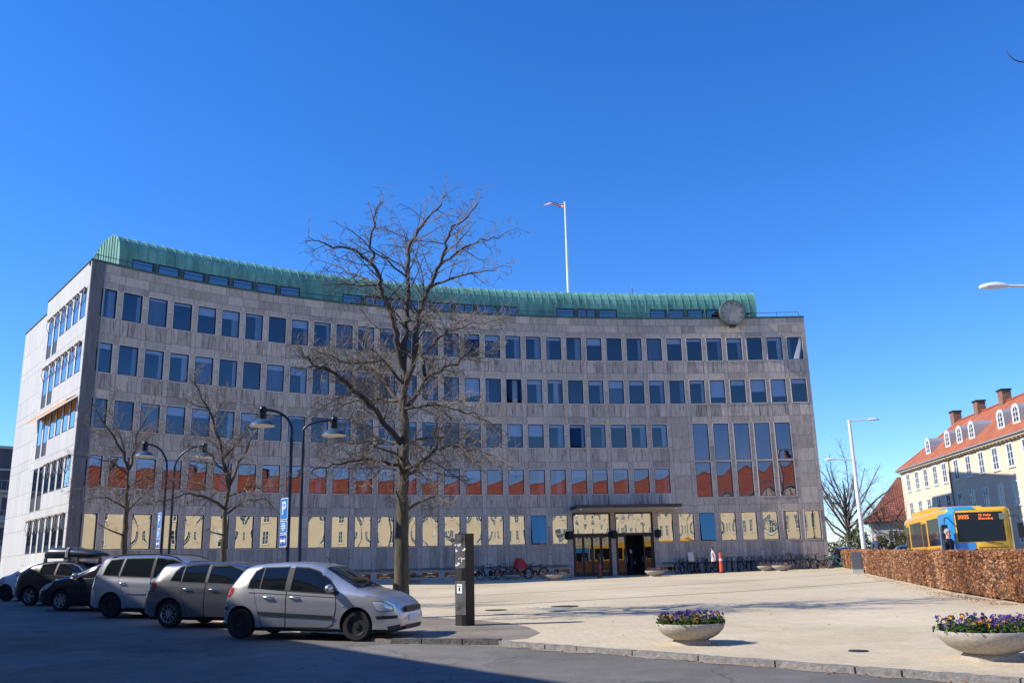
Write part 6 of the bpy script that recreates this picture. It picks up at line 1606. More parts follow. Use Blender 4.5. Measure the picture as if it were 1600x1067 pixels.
# two cars in the street beyond the hedge
far1 = dict(small); far1.update(label='small pale car half hidden by the end of the far hedge', paint=WHITEP)
c, r = build_car(far1); r.location = (27.15, 76.2, gz(27.15, 76.2)); r.rotation_euler = (0, 0, R(82)); r['group'] = 'cars in the side street'
far2 = dict(hatchb); far2.update(label='black car behind the hedge between the blue jacketed man and the bus', paint=BLACKP)
c, r = build_car(far2); r.location = (24.6, 57.5, gz(24.6, 57.5)); r.rotation_euler = (0, 0, R(255)); r['group'] = 'cars in the side street'
# ---------------------------------------------------------------- text helper
def text_mesh(txt, size, mat, depth=0.004, font_scale=1.0):
    cu = bpy.data.curves.new('t', 'FONT'); cu.body = txt; cu.size = size; cu.align_x = 'CENTER'; cu.align_y = 'CENTER'; cu.extrude = depth
    o = bpy.data.objects.new('t', cu); COL.objects.link(o); dg = bpy.context.evaluated_depsgraph_get(); dg.update()
    me = bpy.data.meshes.new_from_object(o.evaluated_get(dg)); bpy.data.objects.remove(o); me.materials.clear(); me.materials.append(mat); return me
FRONT = Matrix.Rotation(R(90), 4, 'X')      # text upright, read from -y

# ---------------------------------------------------------------- bus
BUSY = paint('bus_yellow', (0.86, 0.46, 0.008), 0.0, 0.35); BUSB = paint('bus_blue', (0.02, 0.27, 0.72), 0.0, 0.35)
BUSGL = M('bus_glass', (0.014, 0.014, 0.016), 0.06, spec=0.5); BUSFR = M('bus_screen_glass', (0.008, 0.014, 0.026), 0.08, spec=0.25)
LED = M('orange_led', (1.0, 0.16, 0.02), 0.5, emit=1.5); LEDBG = M('led_panel', (0.012, 0.010, 0.010), 0.2)
bp0 = Vector((17.93, 37.94, 0)); bh = math.atan2(-11.2, -2.95)
BL, BW = 11.6, 2.5
fwd = Vector((math.cos(bh), math.sin(bh), 0)); lft = Vector((-math.sin(bh), math.cos(bh), 0))
bo = bp0 + lft*BW/2 - fwd*BL/2                 # front right corner stands at bp0
bz = gz(bo.x, bo.y)-0.13
bus = empty('bus', (bo.x, bo.y, bz), bh, 'yellow city bus with a blue front corner driving beyond the hedge', 'bus')
xF, xR, yR_, yL = BL/2, -BL/2, -BW/2, BW/2
bm = bmesh.new()
def body_ring(x, w, z0, z1, r=0.16):
    pts = [(-w, z0), (-w*1.0, z1-r*1.6)] + [(-w+r*(1-math.cos(t)), z1-r*1.2+r*1.2*math.sin(t)) for t in (0.5, 1.0, 1.5)]
    return pts + [(-y, z) for y, z in pts[::-1]]
V = []
for x, w, z0, z1 in ((xR, 1.12, 0.5, 2.8), (xR+0.12, 1.24, 0.32, 2.96), (xR+0.5, 1.25, 0.3, 3.0), (xF-0.55, 1.25, 0.3, 3.0), (xF-0.25, 1.22, 0.3, 3.0), (xF-0.09, 1.12, 0.3, 2.98), (xF, 0.98, 0.36, 2.90)):
    V.append([bm.verts.new((x, y, z)) for y, z in body_ring(x, w, z0, z1)])
m_ = len(V[0])
for a, b in zip(V[:-1], V[1:]):
    for k in range(m_): bm.faces.new((a[k], b[k], b[(k+1) % m_], a[(k+1) % m_]))
bm.faces.new(V[0]); bm.faces.new(V[-1][::-1]); bmesh.ops.recalc_face_normals(bm, faces=bm.faces[:])
me = bpy.data.meshes.new('body'); bm.to_mesh(me); bm.free(); me.materials.append(BUSY)
me.polygons.foreach_set('use_smooth', [True]*len(me.polygons)); me.set_sharp_from_angle(angle=R(40)); put('body', me, bus)
mb = MB(); mb.prism([(-5.0, 2.98), (-4.6, 3.22), (-4.2, 3.26), (1.5, 3.26), (2.1, 3.2), (2.6, 2.99)], -0.95, 0.95); mb.build('roof_pod', BUSY, bus)
def rside(x0, x1, z0, z1, mat, nm, parent=bus, off=0.012, y=-1.25, sg=-1):
    mb = MB(); yy = y+sg*off
    mb.add([(x0, yy, z0), (x1, yy, z0), (x1, yy, z1), (x0, yy, z1), (x0, y, z0), (x1, y, z0), (x1, y, z1), (x0, y, z1)], [(0, 1, 2, 3) if sg < 0 else (3, 2, 1, 0), (0, 4, 5, 1), (1, 5, 6, 2), (2, 6, 7, 3), (3, 7, 4, 0)])
    return mb.build(nm, mat, parent)
X = lambda t: xF-t
rside(X(4.65), X(1.95), 1.52, 2.68, BUSGL, 'side_window'); rside(X(9.7), X(6.35), 1.52, 2.68, BUSGL, 'side_window'); rside(X(11.4), X(10.9), 1.52, 2.68, BUSGL, 'side_window')
for a, b in ((6.2, 4.8), (10.8, 9.85)):
    d = rside(X(b)-0.02, X(a)+0.02, 0.36, 2.66, BUSY, 'passenger_door', off=0.02) if False else rside(X(a)+0.02, X(b)-0.02, 0.36, 2.66, BUSY, 'passenger_door', off=0.02)
    m2 = (X(a)+X(b))/2
    rside(X(a)+0.1, m2-0.04, 0.55 if a > 9 else 1.5, 2.56, BUSGL, 'door_window', d, 0.026); rside(m2+0.04, X(b)-0.1, 1.5, 2.56, BUSGL, 'door_window', d, 0.026)
    rside(m2-0.012, m2+0.012, 0.4, 2.6, SEAM, 'door_gap', d, 0.024)
# blue corner: side panel, front door, wraps over the roof edge and round the front
mb = MB()
mb.add([(X(1.85), -1.262, 0.32), (X(0.6), -1.262, 0.32), (X(0.6), -1.262, 2.76), (X(1.85), -1.262, 2.76), (X(1.85), -1.13, 3.035), (X(0.6), -1.13, 3.035), (X(1.85), -0.55, 3.05), (X(0.6), -0.4, 3.05), (X(0.22), -1.24, 0.32), (X(0.22), -1.24, 2.76), (X(0.22), -1.10, 3.035), (X(0.22), -0.3, 3.05)],
       [(0, 1, 2, 3), (3, 2, 5, 4), (4, 5, 7, 6), (1, 8, 9, 2), (2, 9, 10, 5), (5, 10, 11, 7)])
mb.add([(X(0.22), -1.24, 0.32), (X(0.07), -1.14, 0.32), (X(-0.012), -0.99, 0.38), (X(0.22), -1.24, 2.76), (X(0.07), -1.14, 2.76), (X(-0.012), -0.99, 2.72), (X(0.07), -1.03, 3.01), (X(-0.014), -0.9, 2.91), (X(0.22), -1.10, 3.035), (X(0.07), -0.2, 3.02), (X(0.22), -0.3, 3.05), (X(-0.014), -0.1, 2.92)],
       [(0, 1, 4, 3), (1, 2, 5, 4), (3, 4, 6, 8), (4, 5, 7, 6), (8, 6, 9, 10), (6, 7, 11, 9)])
bc = mb.build('blue_corner', BUSB, bus)
rside(X(1.55), X(0.42), 0.42, 2.28, BUSGL, 'front_door', off=0.024)
def ff(y0, y1, z0, z1, mat, nm, off=0.012, parent=bus):
    mb = MB(); vs = []; k = 8
    for i in range(k+1):
        y = y0+(y1-y0)*i/k; a = abs(y); x = xF if a < 0.98 else xF-0.09*(a-0.98)/0.14 if a < 1.12 else xF-0.09-0.16*(a-1.12)/0.10
        vs += [(x+off, y, z0), (x+off, y, z1)]
    mb.add(vs, [(2*i, 2*i+2, 2*i+3, 2*i+1) for i in range(k)]); return mb.build(nm, mat, parent)
ff(-1.17, 1.13, 1.62, 2.80, BUSFR, 'windscreen', 0.016)
lp = ff(-0.92, 0.72, 2.46, 2.75, LEDBG, 'destination_display', 0.022)
ff(0.73, 0.98, 2.48, 2.73, M('grey_display_glass', (0.2, 0.2, 0.18), 0.1), 'route_panel', 0.022)  # plain grey panel beside the display
TXM = Matrix.Rotation(R(90), 4, 'Z') @ FRONT
put('route_number', text_mesh('300S', 0.225, LED), lp, Matrix.Translation((xF+0.028, -0.62, 2.605)) @ TXM)
put('destination', text_mesh('Gl. Holte', 0.125, LED), lp, Matrix.Translation((xF+0.028, 0.2, 2.672)) @ TXM)
put('destination', text_mesh('\u00d8ver\u00f8dvej', 0.125, LED), lp, Matrix.Translation((xF+0.028, 0.22, 2.535)) @ TXM)
ff(-1.14, -0.28, 0.45, 1.58, BUSB, 'blue_front_panel', 0.010)
ff(-0.2, 1.05, 1.36, 1.385, SEAM, 'front_gap', 0.012); ff(-0.25, 1.1, 0.85, 0.88, SEAM, 'front_gap', 0.012); ff(-0.9, 0.95, 0.34, 0.5, TRIMBLK, 'bumper_grille', 0.014)
for y in (-0.92, 0.88):
    mb = MB(); mb.lathe([(0.0, 0.02), (0.09, 0.015), (0.11, 0.0), (0.11, -0.03)], 16, c=(xF-0.01, y, 0.72), axis='x'); mb.build('headlight', M('bus_headlight', (0.9, 0.85, 0.6), 0.1, emit=1.2) if y > 0 else LAMPCLR, bus)
for y, s_ in ((-1.42, -1), (1.42, 1)):
    mb = MB(); mb.tube([(xF-0.15, s_*1.18, 2.62), (xF+0.2, s_*1.36, 2.6), (xF+0.25, y, 2.35)], 0.025, 6); mb.box(xF+0.17, xF+0.31, y-0.11, y+0.11, 1.72, 2.32); mb.build('mirror', TRIMBLK, bus)
mb = MB(); mb.tube([(xF+0.03, 0.1, 1.62), (xF+0.04, 0.75, 1.50)], 0.015, 5); mb.tube([(xF+0.03, -0.75, 1.66), (xF+0.04, -0.1, 1.74)], 0.015, 5); mb.build('wiper', TRIMBLK, bus)
t, m = wheel_meshes(0.48, 'steel', 0.28); tm, rm = t.mesh('tyre', TYRE, 40), m.mesh('rim', [HUBSHADE, BLACK], 40)
for x in (xF-2.6, xR+3.2):
    for sg in (-1, 1):
        w = empty('wheel'); w.parent = bus; w.matrix_local = Matrix.Translation((x, sg*1.12, 0.48)) @ Matrix.Rotation(0 if sg < 0 else math.pi, 4, 'Z'); put('tyre', tm, w); put('rim', rm, w)
rside(X(11.4), X(2.0), 1.52, 2.68, BUSGL, 'side_window', y=1.25, sg=1)

# ---------------------------------------------------------------- street furniture
LAMPBLUE = M('dark_blue_lamp_paint', (0.012, 0.02, 0.035), 0.35, 0.3); SHADE_IN = M('cream_enamel', (0.75, 0.68, 0.52), 0.4); SHADE_OUT = M('blue_grey_enamel', (0.05, 0.10, 0.17), 0.35, 0.2)
def park_lamp(label, top, head, Y):
    """swan neck lamp: pole foot below `top` pixel, shade hanging at `head` pixel"""
    p = at(*top, Y); h = at(*head, Y); g = gz(p.x, p.y); root = empty('street_lamp', (p.x, p.y, g), 0, label, 'street lamp', 'swan necked park lamps behind the parked cars')
    H_ = p.z-g; dx = h.x-p.x; sg = 1 if dx > 0 else -1; hz_ = h.z-g; r = abs(dx)
    mb = MB(); zb = H_-0.42
    pts = [(0, 0, -0.1), (0, 0, 1.1), (0, 0, 1.15), (0, 0, zb)]; rad = [0.075, 0.075, 0.055, 0.042]
    topz = hz_+0.38
    for i in range(1, 11):
        a = math.pi/2*i/10; pts.append((sg*(r*0.92)*(1-math.cos(a)), 0, zb+(topz-zb)*math.sin(a))); rad.append(0.036)
    pts.append((sg*r, 0, topz-0.0)); rad.append(0.034); mb.tube(pts, rad, 10); mb.build('pole', LAMPBLUE, root, smooth=50)
    mb = MB(); c_ = (sg*r, 0, 0)
    mb.ball((sg*r, 0, topz+0.01), 0.105, 14, 8)
    for k in range(3): mb.lathe([(0.0, topz-0.20+0.06*k-0.012), (0.115, topz-0.20+0.06*k-0.012), (0.115, topz-0.20+0.06*k+0.012), (0, topz-0.20+0.06*k+0.012)], 16, c=c_)
    mb.lathe([(0.075, topz-0.25), (0.075, topz-0.05)], 12, c=c_); mb.build('lamp_head', LAMPBLUE, root, smooth=50)
    z0 = topz-0.27
    mb = MB(); mb.mi = 0; mb.lathe([(0.09, z0+0.02), (0.17, z0-0.01), (0.27, z0-0.07), (0.345, z0-0.155), (0.35, z0-0.165)], 28, c=c_); 
    mb.mi = 1; mb.lathe([(0.345, z0-0.168), (0.26, z0-0.09), (0.16, z0-0.035), (0.0, z0-0.01)], 28, c=c_)
    mb.mi = 1; mb.lathe([(0.0, z0-0.19), (0.06, z0-0.17), (0.09, z0-0.11), (0.08, z0-0.05)], 14, c=c_)
    mb.build('lamp_shade', [SHADE_OUT, SHADE_IN], root, smooth=60); return root
LA_ = park_lamp('swan neck lamp with parking signs, arm curving left, nearest the big tree', (457, 650), (410, 662), 24.0)
park_lamp('swan neck lamp without signs, arm curving right into the big tree', (475, 650), (522, 677), 25.0)
LC_ = park_lamp('farther swan neck lamp with parking signs, arm curving left between the two small trees', (262, 715), (226, 710), 33.0)
park_lamp('farther swan neck lamp without signs, arm curving right into the small right tree', (274, 715), (319, 712), 34.0)
SIGNBLUE = M('sign_blue', (0.01, 0.16, 0.55), 0.35); SIGNDK = M('sign_dark_blue', (0.01, 0.07, 0.33), 0.35); SIGNWHITE = M('sign_white', (0.82, 0.83, 0.84), 0.4)
def plate(name, label, loc, rz, w, h, mat, draw, group):
    root = empty(name, loc, rz, label, 'sign', group); mb = MB(); mb.mi = 0; mb.box(-w/2, w/2, -0.006, 0.012, -h/2, h/2); mb.build('panel', [SIGNWHITE], root)
    mb = MB(); b = 0.016; mb.box(-w/2+b, w/2-b, -0.010, -0.0062, -h/2+b, h/2-b); mb.build('field', mat, root)
    mb = MB(); mb.box(-0.03, 0.03, 0.012, 0.06, -0.03, 0.03); mb.build('clamp', ARM, root)
    draw(root); return root
def signs(lamp, scale, near):
    l = lamp.location; rz = R(-52); k = scale
    off = Vector((math.sin(R(-52)), -math.cos(R(-52)), 0))*-0.0+Vector((-0.10, -0.10, 0))
    who = 'on the near lamp post beside the big tree' if near else 'on the far lamp post between the small trees'
    def P_(root): put('letter', text_mesh('P', 0.50*k, SIGNWHITE), root, Matrix.Translation((0.0, -0.0105, 0)) @ FRONT)
    def T_(root):
        mb = MB()
        for i, w in enumerate((0.2, 0.26, 0.26, 0.14)): mb.box(-w/2*k, w/2*k, -0.0125, -0.0102, (0.085-0.055*i-0.012)*k, (0.085-0.055*i+0.012)*k)
        mb.build('text_lines', SIGNWHITE, root)
    def A_(root):
        mb = MB(); mb.box(-0.10*k, 0.10*k, -0.0125, -0.0102, -0.022*k, 0.022*k)
        for s in (-1, 1): mb.prism([(s*0.085*k, 0.085*k), (s*0.165*k, 0), (s*0.085*k, -0.085*k)], -0.0126, -0.0101)
        mb.build('double_arrow', SIGNWHITE, root)
    if near: ys = (795, 823, 832); 
    z0 = (at(451, 795, l.y).z if near else at(256, 813, l.y).z)
    plate('parking_sign', 'blue P parking sign '+who, (l.x+off.x, l.y+off.y, z0), rz, 0.44*k, 0.56*k, SIGNBLUE, P_, 'parking signs')
    plate('information_plate', 'blue plate with small white lines '+who, (l.x+off.x, l.y+off.y, z0-0.47*k), rz, 0.44*k, 0.32*k, SIGNBLUE, T_, 'parking plates')
    plate('arrow_plate', 'blue plate with white double arrow '+who, (l.x+off.x, l.y+off.y, z0-0.82*k), rz, 0.44*k, 0.32*k, SIGNDK, A_, 'parking plates')
signs(LA_, 1.0, True); signs(LC_, 1.0, False)

# tall white lamps along the hedge
LWHITE = M('white_lamp_post', (0.74, 0.74, 0.75), 0.4); LEDLENS = M('led_lens', (0.6, 0.6, 0.55), 0.3)
def tall_lamp(label, loc, arms, H_=10.1, rb=0.17):
    root = empty('tall_street_lamp', (loc[0], loc[1], gz(*loc)), 0, label, 'street lamp', 'tall white street lamps')
    mb = MB(); mb.tube([(0, 0, -0.1), (0, 0, 1.2), (0, 0, 1.21), (0, 0, H_)], [rb, rb*0.97, rb*0.9, rb*0.62], 14); mb.build('pole', LWHITE, root, smooth=40)
    for sg, z, ln in arms:
        mb = MB(); mb.tube([(0, 0, z), (sg*(ln-0.6), 0, z+0.06)], [0.055, 0.04], 8); a = mb.build('arm', LWHITE, root, smooth=50)
        mb = MB(); x0 = sg*(ln-0.72); k = 12; vs = []
        for i in range(k+1):
            u = i/k; w = 0.145*math.sin(math.pi*min(0.97, 0.12+0.86*u))**0.6; t_ = 0.10*math.sin(math.pi*(0.1+0.85*u))**0.7
            vs += [(x0+sg*0.78*u, -w, z+0.05), (x0+sg*0.78*u, -w*0.6, z+0.05+t_), (x0+sg*0.78*u, w*0.6, z+0.05+t_), (x0+sg*0.78*u, w, z+0.05), (x0+sg*0.78*u, w*0.8, z+0.0), (x0+sg*0.78*u, -w*0.8, z+0.0)]
        mb.add(vs, [(6*i+j, 6*i+6+j, 6*i+6+(j+1) % 6, 6*i+(j+1) % 6) for i in range(k) for j in range(6)] + [tuple(range(6)), tuple(6*k+j for j in range(5, -1, -1))])
        me = mb.mesh('lamp_head', LWHITE, 50); fixnormals(me); put('lamp_head', me, root)
    return root
tall_lamp('tall white lamp post with two arms behind the middle of the hedge', (23.45, 62.0), ((1, 10.05, 2.05), (-1, 7.35, 1.95)))
tall_lamp('white lamp whose head alone enters the picture at the right edge', (14.95, 24.0), ((-1, 8.42, 1.72), (1, 10.05, 2.05)), 10.1)
tall_lamp('small distant white lamp post left of the tall one, before the bare trees', (44.5, 121.0), ((-1, 8.0, 2.3),), 8.05, 0.15)

# black totem
TOT = M('black_totem_gloss', (0.010, 0.011, 0.014), 0.35, spec=0.25); TOTG = M('mottled_totem_panel', (0.09, 0.09, 0.095), 0.3, 0.3, var=0.8, scale=3.5, col2=(0.22, 0.22, 0.225))
tx, ty = -1.29, 21.0; tot = empty('information_totem', (tx, ty, gz(tx, ty)), R(37), 'tall black information totem with painted reflections on its glossy panel beside the big tree', 'totem')
Ht = 2.03
tot.rotation_euler = (0, 0, R(-38)); hw_ = 0.165
mb = MB(); mb.box(-hw_, hw_, -0.02, 0.27, -0.05, Ht); mb.build('casing', TOT, tot)
for z0, z1 in ((1.26, Ht-0.02), (0.24, 0.98)):
    mb = MB(); mb.box(-hw_+0.012, hw_-0.008, -0.028, -0.0205, z0, z1); mb.build('panel', TOTG, tot)
for z0, z1 in ((0.99, 1.25), (0.0, 0.23)):
    mb = MB(); mb.box(-hw_+0.004, 0.04, -0.024, -0.0203, z0, z1); mb.build('recess', BLACK, tot)
mb = MB(); mb.box(-0.10, 0.05, -0.031, -0.0282, 0.71, 0.91); mb.build('notice', SIGNWHITE, tot)
mb = MB(); mb.box(-0.08, 0.02, -0.033, -0.0312, 0.86, 0.88); mb.box(-0.05, 0.0, -0.033, -0.0312, 0.75, 0.84); mb.build('notice_print', TRIMBLK, tot)
mb = MB()
q = random.Random(9)
for (cx_, cz_, n_) in ((-0.03, 1.78, 9), (-0.12, 1.66, 3), (0.10, 1.66, 4), (0.08, 1.47, 10), (-0.08, 1.35, 7)):
    for _ in range(n_):
        x, z = cx_+q.gauss(0, 0.05), cz_+q.gauss(0, 0.022); s = q.uniform(0.012, 0.035); x = max(-0.14, min(0.14, x))
        mb.add([(x-s, -0.0292, z-s*0.6), (x+s*0.7, -0.0292, z-s*0.5), (x+s, -0.0292, z+s*0.5), (x-s*0.5, -0.0292, z+s*0.7)], [(0, 1, 2, 3)])
mb.build('reflection_blotches', M('reflection_blotches', (0.75, 0.74, 0.72), 0.8), tot)  # white blotches painted on as reflections in the glossy panel

# bollards
gb = empty('bollard', (19.55, 53.0, gz(19.55, 53)), R(-15), 'square grey bollard standing against the gap in the hedge', 'bollard')
mb = MB(); mb.box(-0.28, 0.28, -0.2, 0.2, 0, 1.2); mb.build('post', M('grey_bollard_paint', (0.10, 0.11, 0.13), 0.5, var=0.15), gb); mb = MB(); mb.box(-0.30, 0.30, -0.22, 0.22, -0.05, 0.24); mb.build('plinth', M('pale_concrete_foot', (0.4, 0.4, 0.38), 0.8), gb)
ob_ = empty('bollard', (14.6, 66.0, gz(14.6, 66)), 0, 'slim orange marker bollard with a white band beside the walking woman', 'bollard')
OR = M('orange_plastic', (0.75, 0.075, 0.02), 0.5)
mb = MB(); mb.lathe([(0.0, 0.0), (0.26, 0.0), (0.25, 0.05), (0.12, 0.09), (0, 0.09)], 20); mb.build('foot', BLACK, ob_, smooth=40)
mb = MB(); mb.lathe([(0.135, 0.08), (0.10, 1.34), (0.07, 1.42), (0.0, 1.44)], 16); mb.build('post', OR, ob_, smooth=50)
mb = MB(); mb.lathe([(0.119, 0.86), (0.1155, 1.0)], 16); mb.build('band', SIGNWHITE, ob_, smooth=50)
rb_ = empty('bollard', (5.56, 62.6, gz(5.56, 62.6)), 0, 'dark red round post in front of the entrance doors', 'bollard')
DR = M('dark_red_paint', (0.13, 0.015, 0.015), 0.35)
mb = MB(); mb.lathe([(0.19, -0.05), (0.19, 0.06), (0.15, 0.08), (0.15, 0.92), (0.12, 1.0), (0.0, 1.02)], 16); mb.build('post', DR, rb_, smooth=40)
mb = MB(); mb.lathe([(0.165, 0.70), (0.165, 0.78)], 16); mb.build('ring', M('red_ring', (0.25, 0.05, 0.04), 0.4), rb_, smooth=40)
mb = MB(); mb.box(-0.09, 0.09, -0.02, 0.02, 1.0, 1.62); mb.build('notice_board', BLACK, rb_)

# stone block behind the cars
p = at(424, 868, 40); sbk = tag(None or empty('stone_block', (p.x, 40, gz(p.x, 40)), R(-8), 'long pale stone block behind the silver hatchback, below the lamp', 'stone block'))
mb = MB(); mb.box(-1.05, 1.1, -0.45, 0.45, -0.1, 1.22); me = mb.mesh('block', M('pale_rough_stone', (0.42, 0.38, 0.29), 0.9, var=0.35, scale=2.5, bump=0.6, bscale=9)); bm = bmesh.new(); bm.from_mesh(me)
bmesh.ops.bevel(bm, geom=bm.edges[:], offset=0.03, segments=1, affect='EDGES'); bmesh.ops.subdivide_edges(bm, edges=bm.edges[:], cuts=3)
for v in bm.verts: v.co += Vector((noise.noise(v.co*4), noise.noise(v.co*4+Vector((9, 0, 0))), noise.noise(v.co*4+Vector((0, 7, 0)))))*0.018
bm.to_mesh(me); bm.free(); put('block', me, sbk)

# ---------------------------------------------------------------- flower bowls
BOWL = M('exposed_aggregate_concrete', (0.36, 0.33, 0.29), 0.85, var=0.28, scale=22, bump=0.35, bscale=70)
PSOIL = M('dark_soil', (0.03, 0.022, 0.015), 0.95); PLEAF = leafmat('pansy_leaves', [(0.025, 0.055, 0.014), (0.06, 0.12, 0.025), (0.12, 0.19, 0.05)], 0.25)
PURPLE = leafmat('purple_petals', [(0.04, 0.012, 0.12), (0.08, 0.03, 0.24), (0.16, 0.09, 0.36)], 0.25); ORANGE = leafmat('orange_petals', [(0.55, 0.12, 0.005), (0.72, 0.30, 0.01), (0.75, 0.45, 0.04)], 0.25)
def bowl(label, x, y, rim, seed, nl, nf, fh=0.20):
    q = random.Random(seed); root = empty('flower_bowl', (x, y, gz(x, y)), q.uniform(0, 6), label, 'planter', 'round concrete flower bowls on the plaza'); k = rim
    mb = MB(); mb.lathe([(0.56*k, -0.06), (0.56*k, 0.07*k), (0.50*k, 0.13*k), (0.62*k, 0.17*k), (0.80*k, 0.27*k), (0.94*k, 0.41*k), (1.0*k, 0.55*k), (0.985*k, 0.585*k), (0.93*k, 0.585*k), (0.90*k, 0.53*k), (0.0, 0.50*k)], 48); mb.build('bowl', BOWL, root, smooth=50)
    mb = MB(); mb.lathe([(0.0, 0.55*k), (0.5*k, 0.545*k), (0.905*k, 0.53*k)], 24); mb.build('soil', PSOIL, root, smooth=179)
    pts = []; z0 = 0.55*k
    plants = [(0.86*k*math.sqrt(q.random()), q.uniform(0, 6.283), q.uniform(0.6, 1.0)) for _ in range(46)]
    for _ in range(nl):
        r_, a, h = q.choice(plants); dx, dy = q.gauss(0, 0.055), q.gauss(0, 0.055); z = abs(q.gauss(0, 0.5))*fh*h*0.8
        pts.append(((r_*math.cos(a)+dx, r_*math.sin(a)+dy, z0+min(z, fh*1.0)), (0, 0, 1)))
    leaves('leaves', pts, 0.032, PLEAF, q, root, None, 0.8)['kind'] = 'stuff'
    for nm, mat, share in (('purple_pansies', PURPLE, 0.68), ('orange_pansies', ORANGE, 0.32)):
        vs = []; fs = []; tn = []
        for _ in range(int(nf*share)):
            r_, a, h = q.choice(plants)
            if nm == 'orange_pansies' and q.random() < 0.3: a = q.choice((0.5, 2.2, 4.0))+q.gauss(0, 0.3)
            c = Vector((r_*math.cos(a)+q.gauss(0, 0.05), r_*math.sin(a)+q.gauss(0, 0.05), z0+fh*h*q.uniform(0.55, 1.25)*(0.8 if nm[0] == 'o' else 1)))
            n = Vector((q.gauss(0, 0.7), q.gauss(0, 0.7)-0.5, 0.7)).normalized(); u = n.cross(Vector((0.3, 0.2, 1))).normalized(); w = n.cross(u); s = q.uniform(0.020, 0.032)
            for j in range(5):
                b = 2*math.pi*j/5+0.3; d1 = u*math.cos(b)+w*math.sin(b); d2 = u*math.cos(b+0.62)+w*math.sin(b+0.62); d0 = u*math.cos(b-0.62)+w*math.sin(b-0.62); i0 = len(vs)
                vs += [tuple(c), tuple(c+d0*s*0.8+n*0.004), tuple(c+d1*s*1.15+n*0.008), tuple(c+d2*s*0.8+n*0.004)]; fs += [(i0, i0+1, i0+2, i0+3)]; tn += [q.random()]*4
        me = bpy.data.meshes.new(nm); me.from_pydata(vs, [], fs); a_ = me.attributes.new('tone', 'FLOAT', 'CORNER'); a_.data.foreach_set('value', tn); me.materials.append(mat); put(nm, me, root)['kind'] = 'stuff'
bowl('big concrete bowl of purple and orange pansies nearest the middle of the kerb', 2.87, 15.65, 0.57, 1, 2300, 230)
bowl('big concrete bowl of pansies cut by the right edge of the photo', 6.28, 12.60, 0.63, 2, 2600, 260)
bowl('small flower bowl left of the dark red post, before the facade', 2.26, 58.9, 0.66, 3, 420, 150)
bowl('small flower bowl right of the entrance doors', 9.40, 63.1, 0.68, 4, 420, 150)
bowl('flower bowl farther back of the overlapping pair near the bicycles', 18.15, 67.3, 0.62, 5, 420, 150)
bowl('flower bowl in front of the overlapping pair near the bicycles', 18.75, 65.3, 0.68, 6, 420, 150)
bowl('flower bowl half hidden behind the trunk of the big tree', -6.5, 58.0, 0.62, 7, 420, 150)
bowl('flower bowl in front of the red covered bicycle', -0.45, 63.8, 0.62, 8, 420, 150)

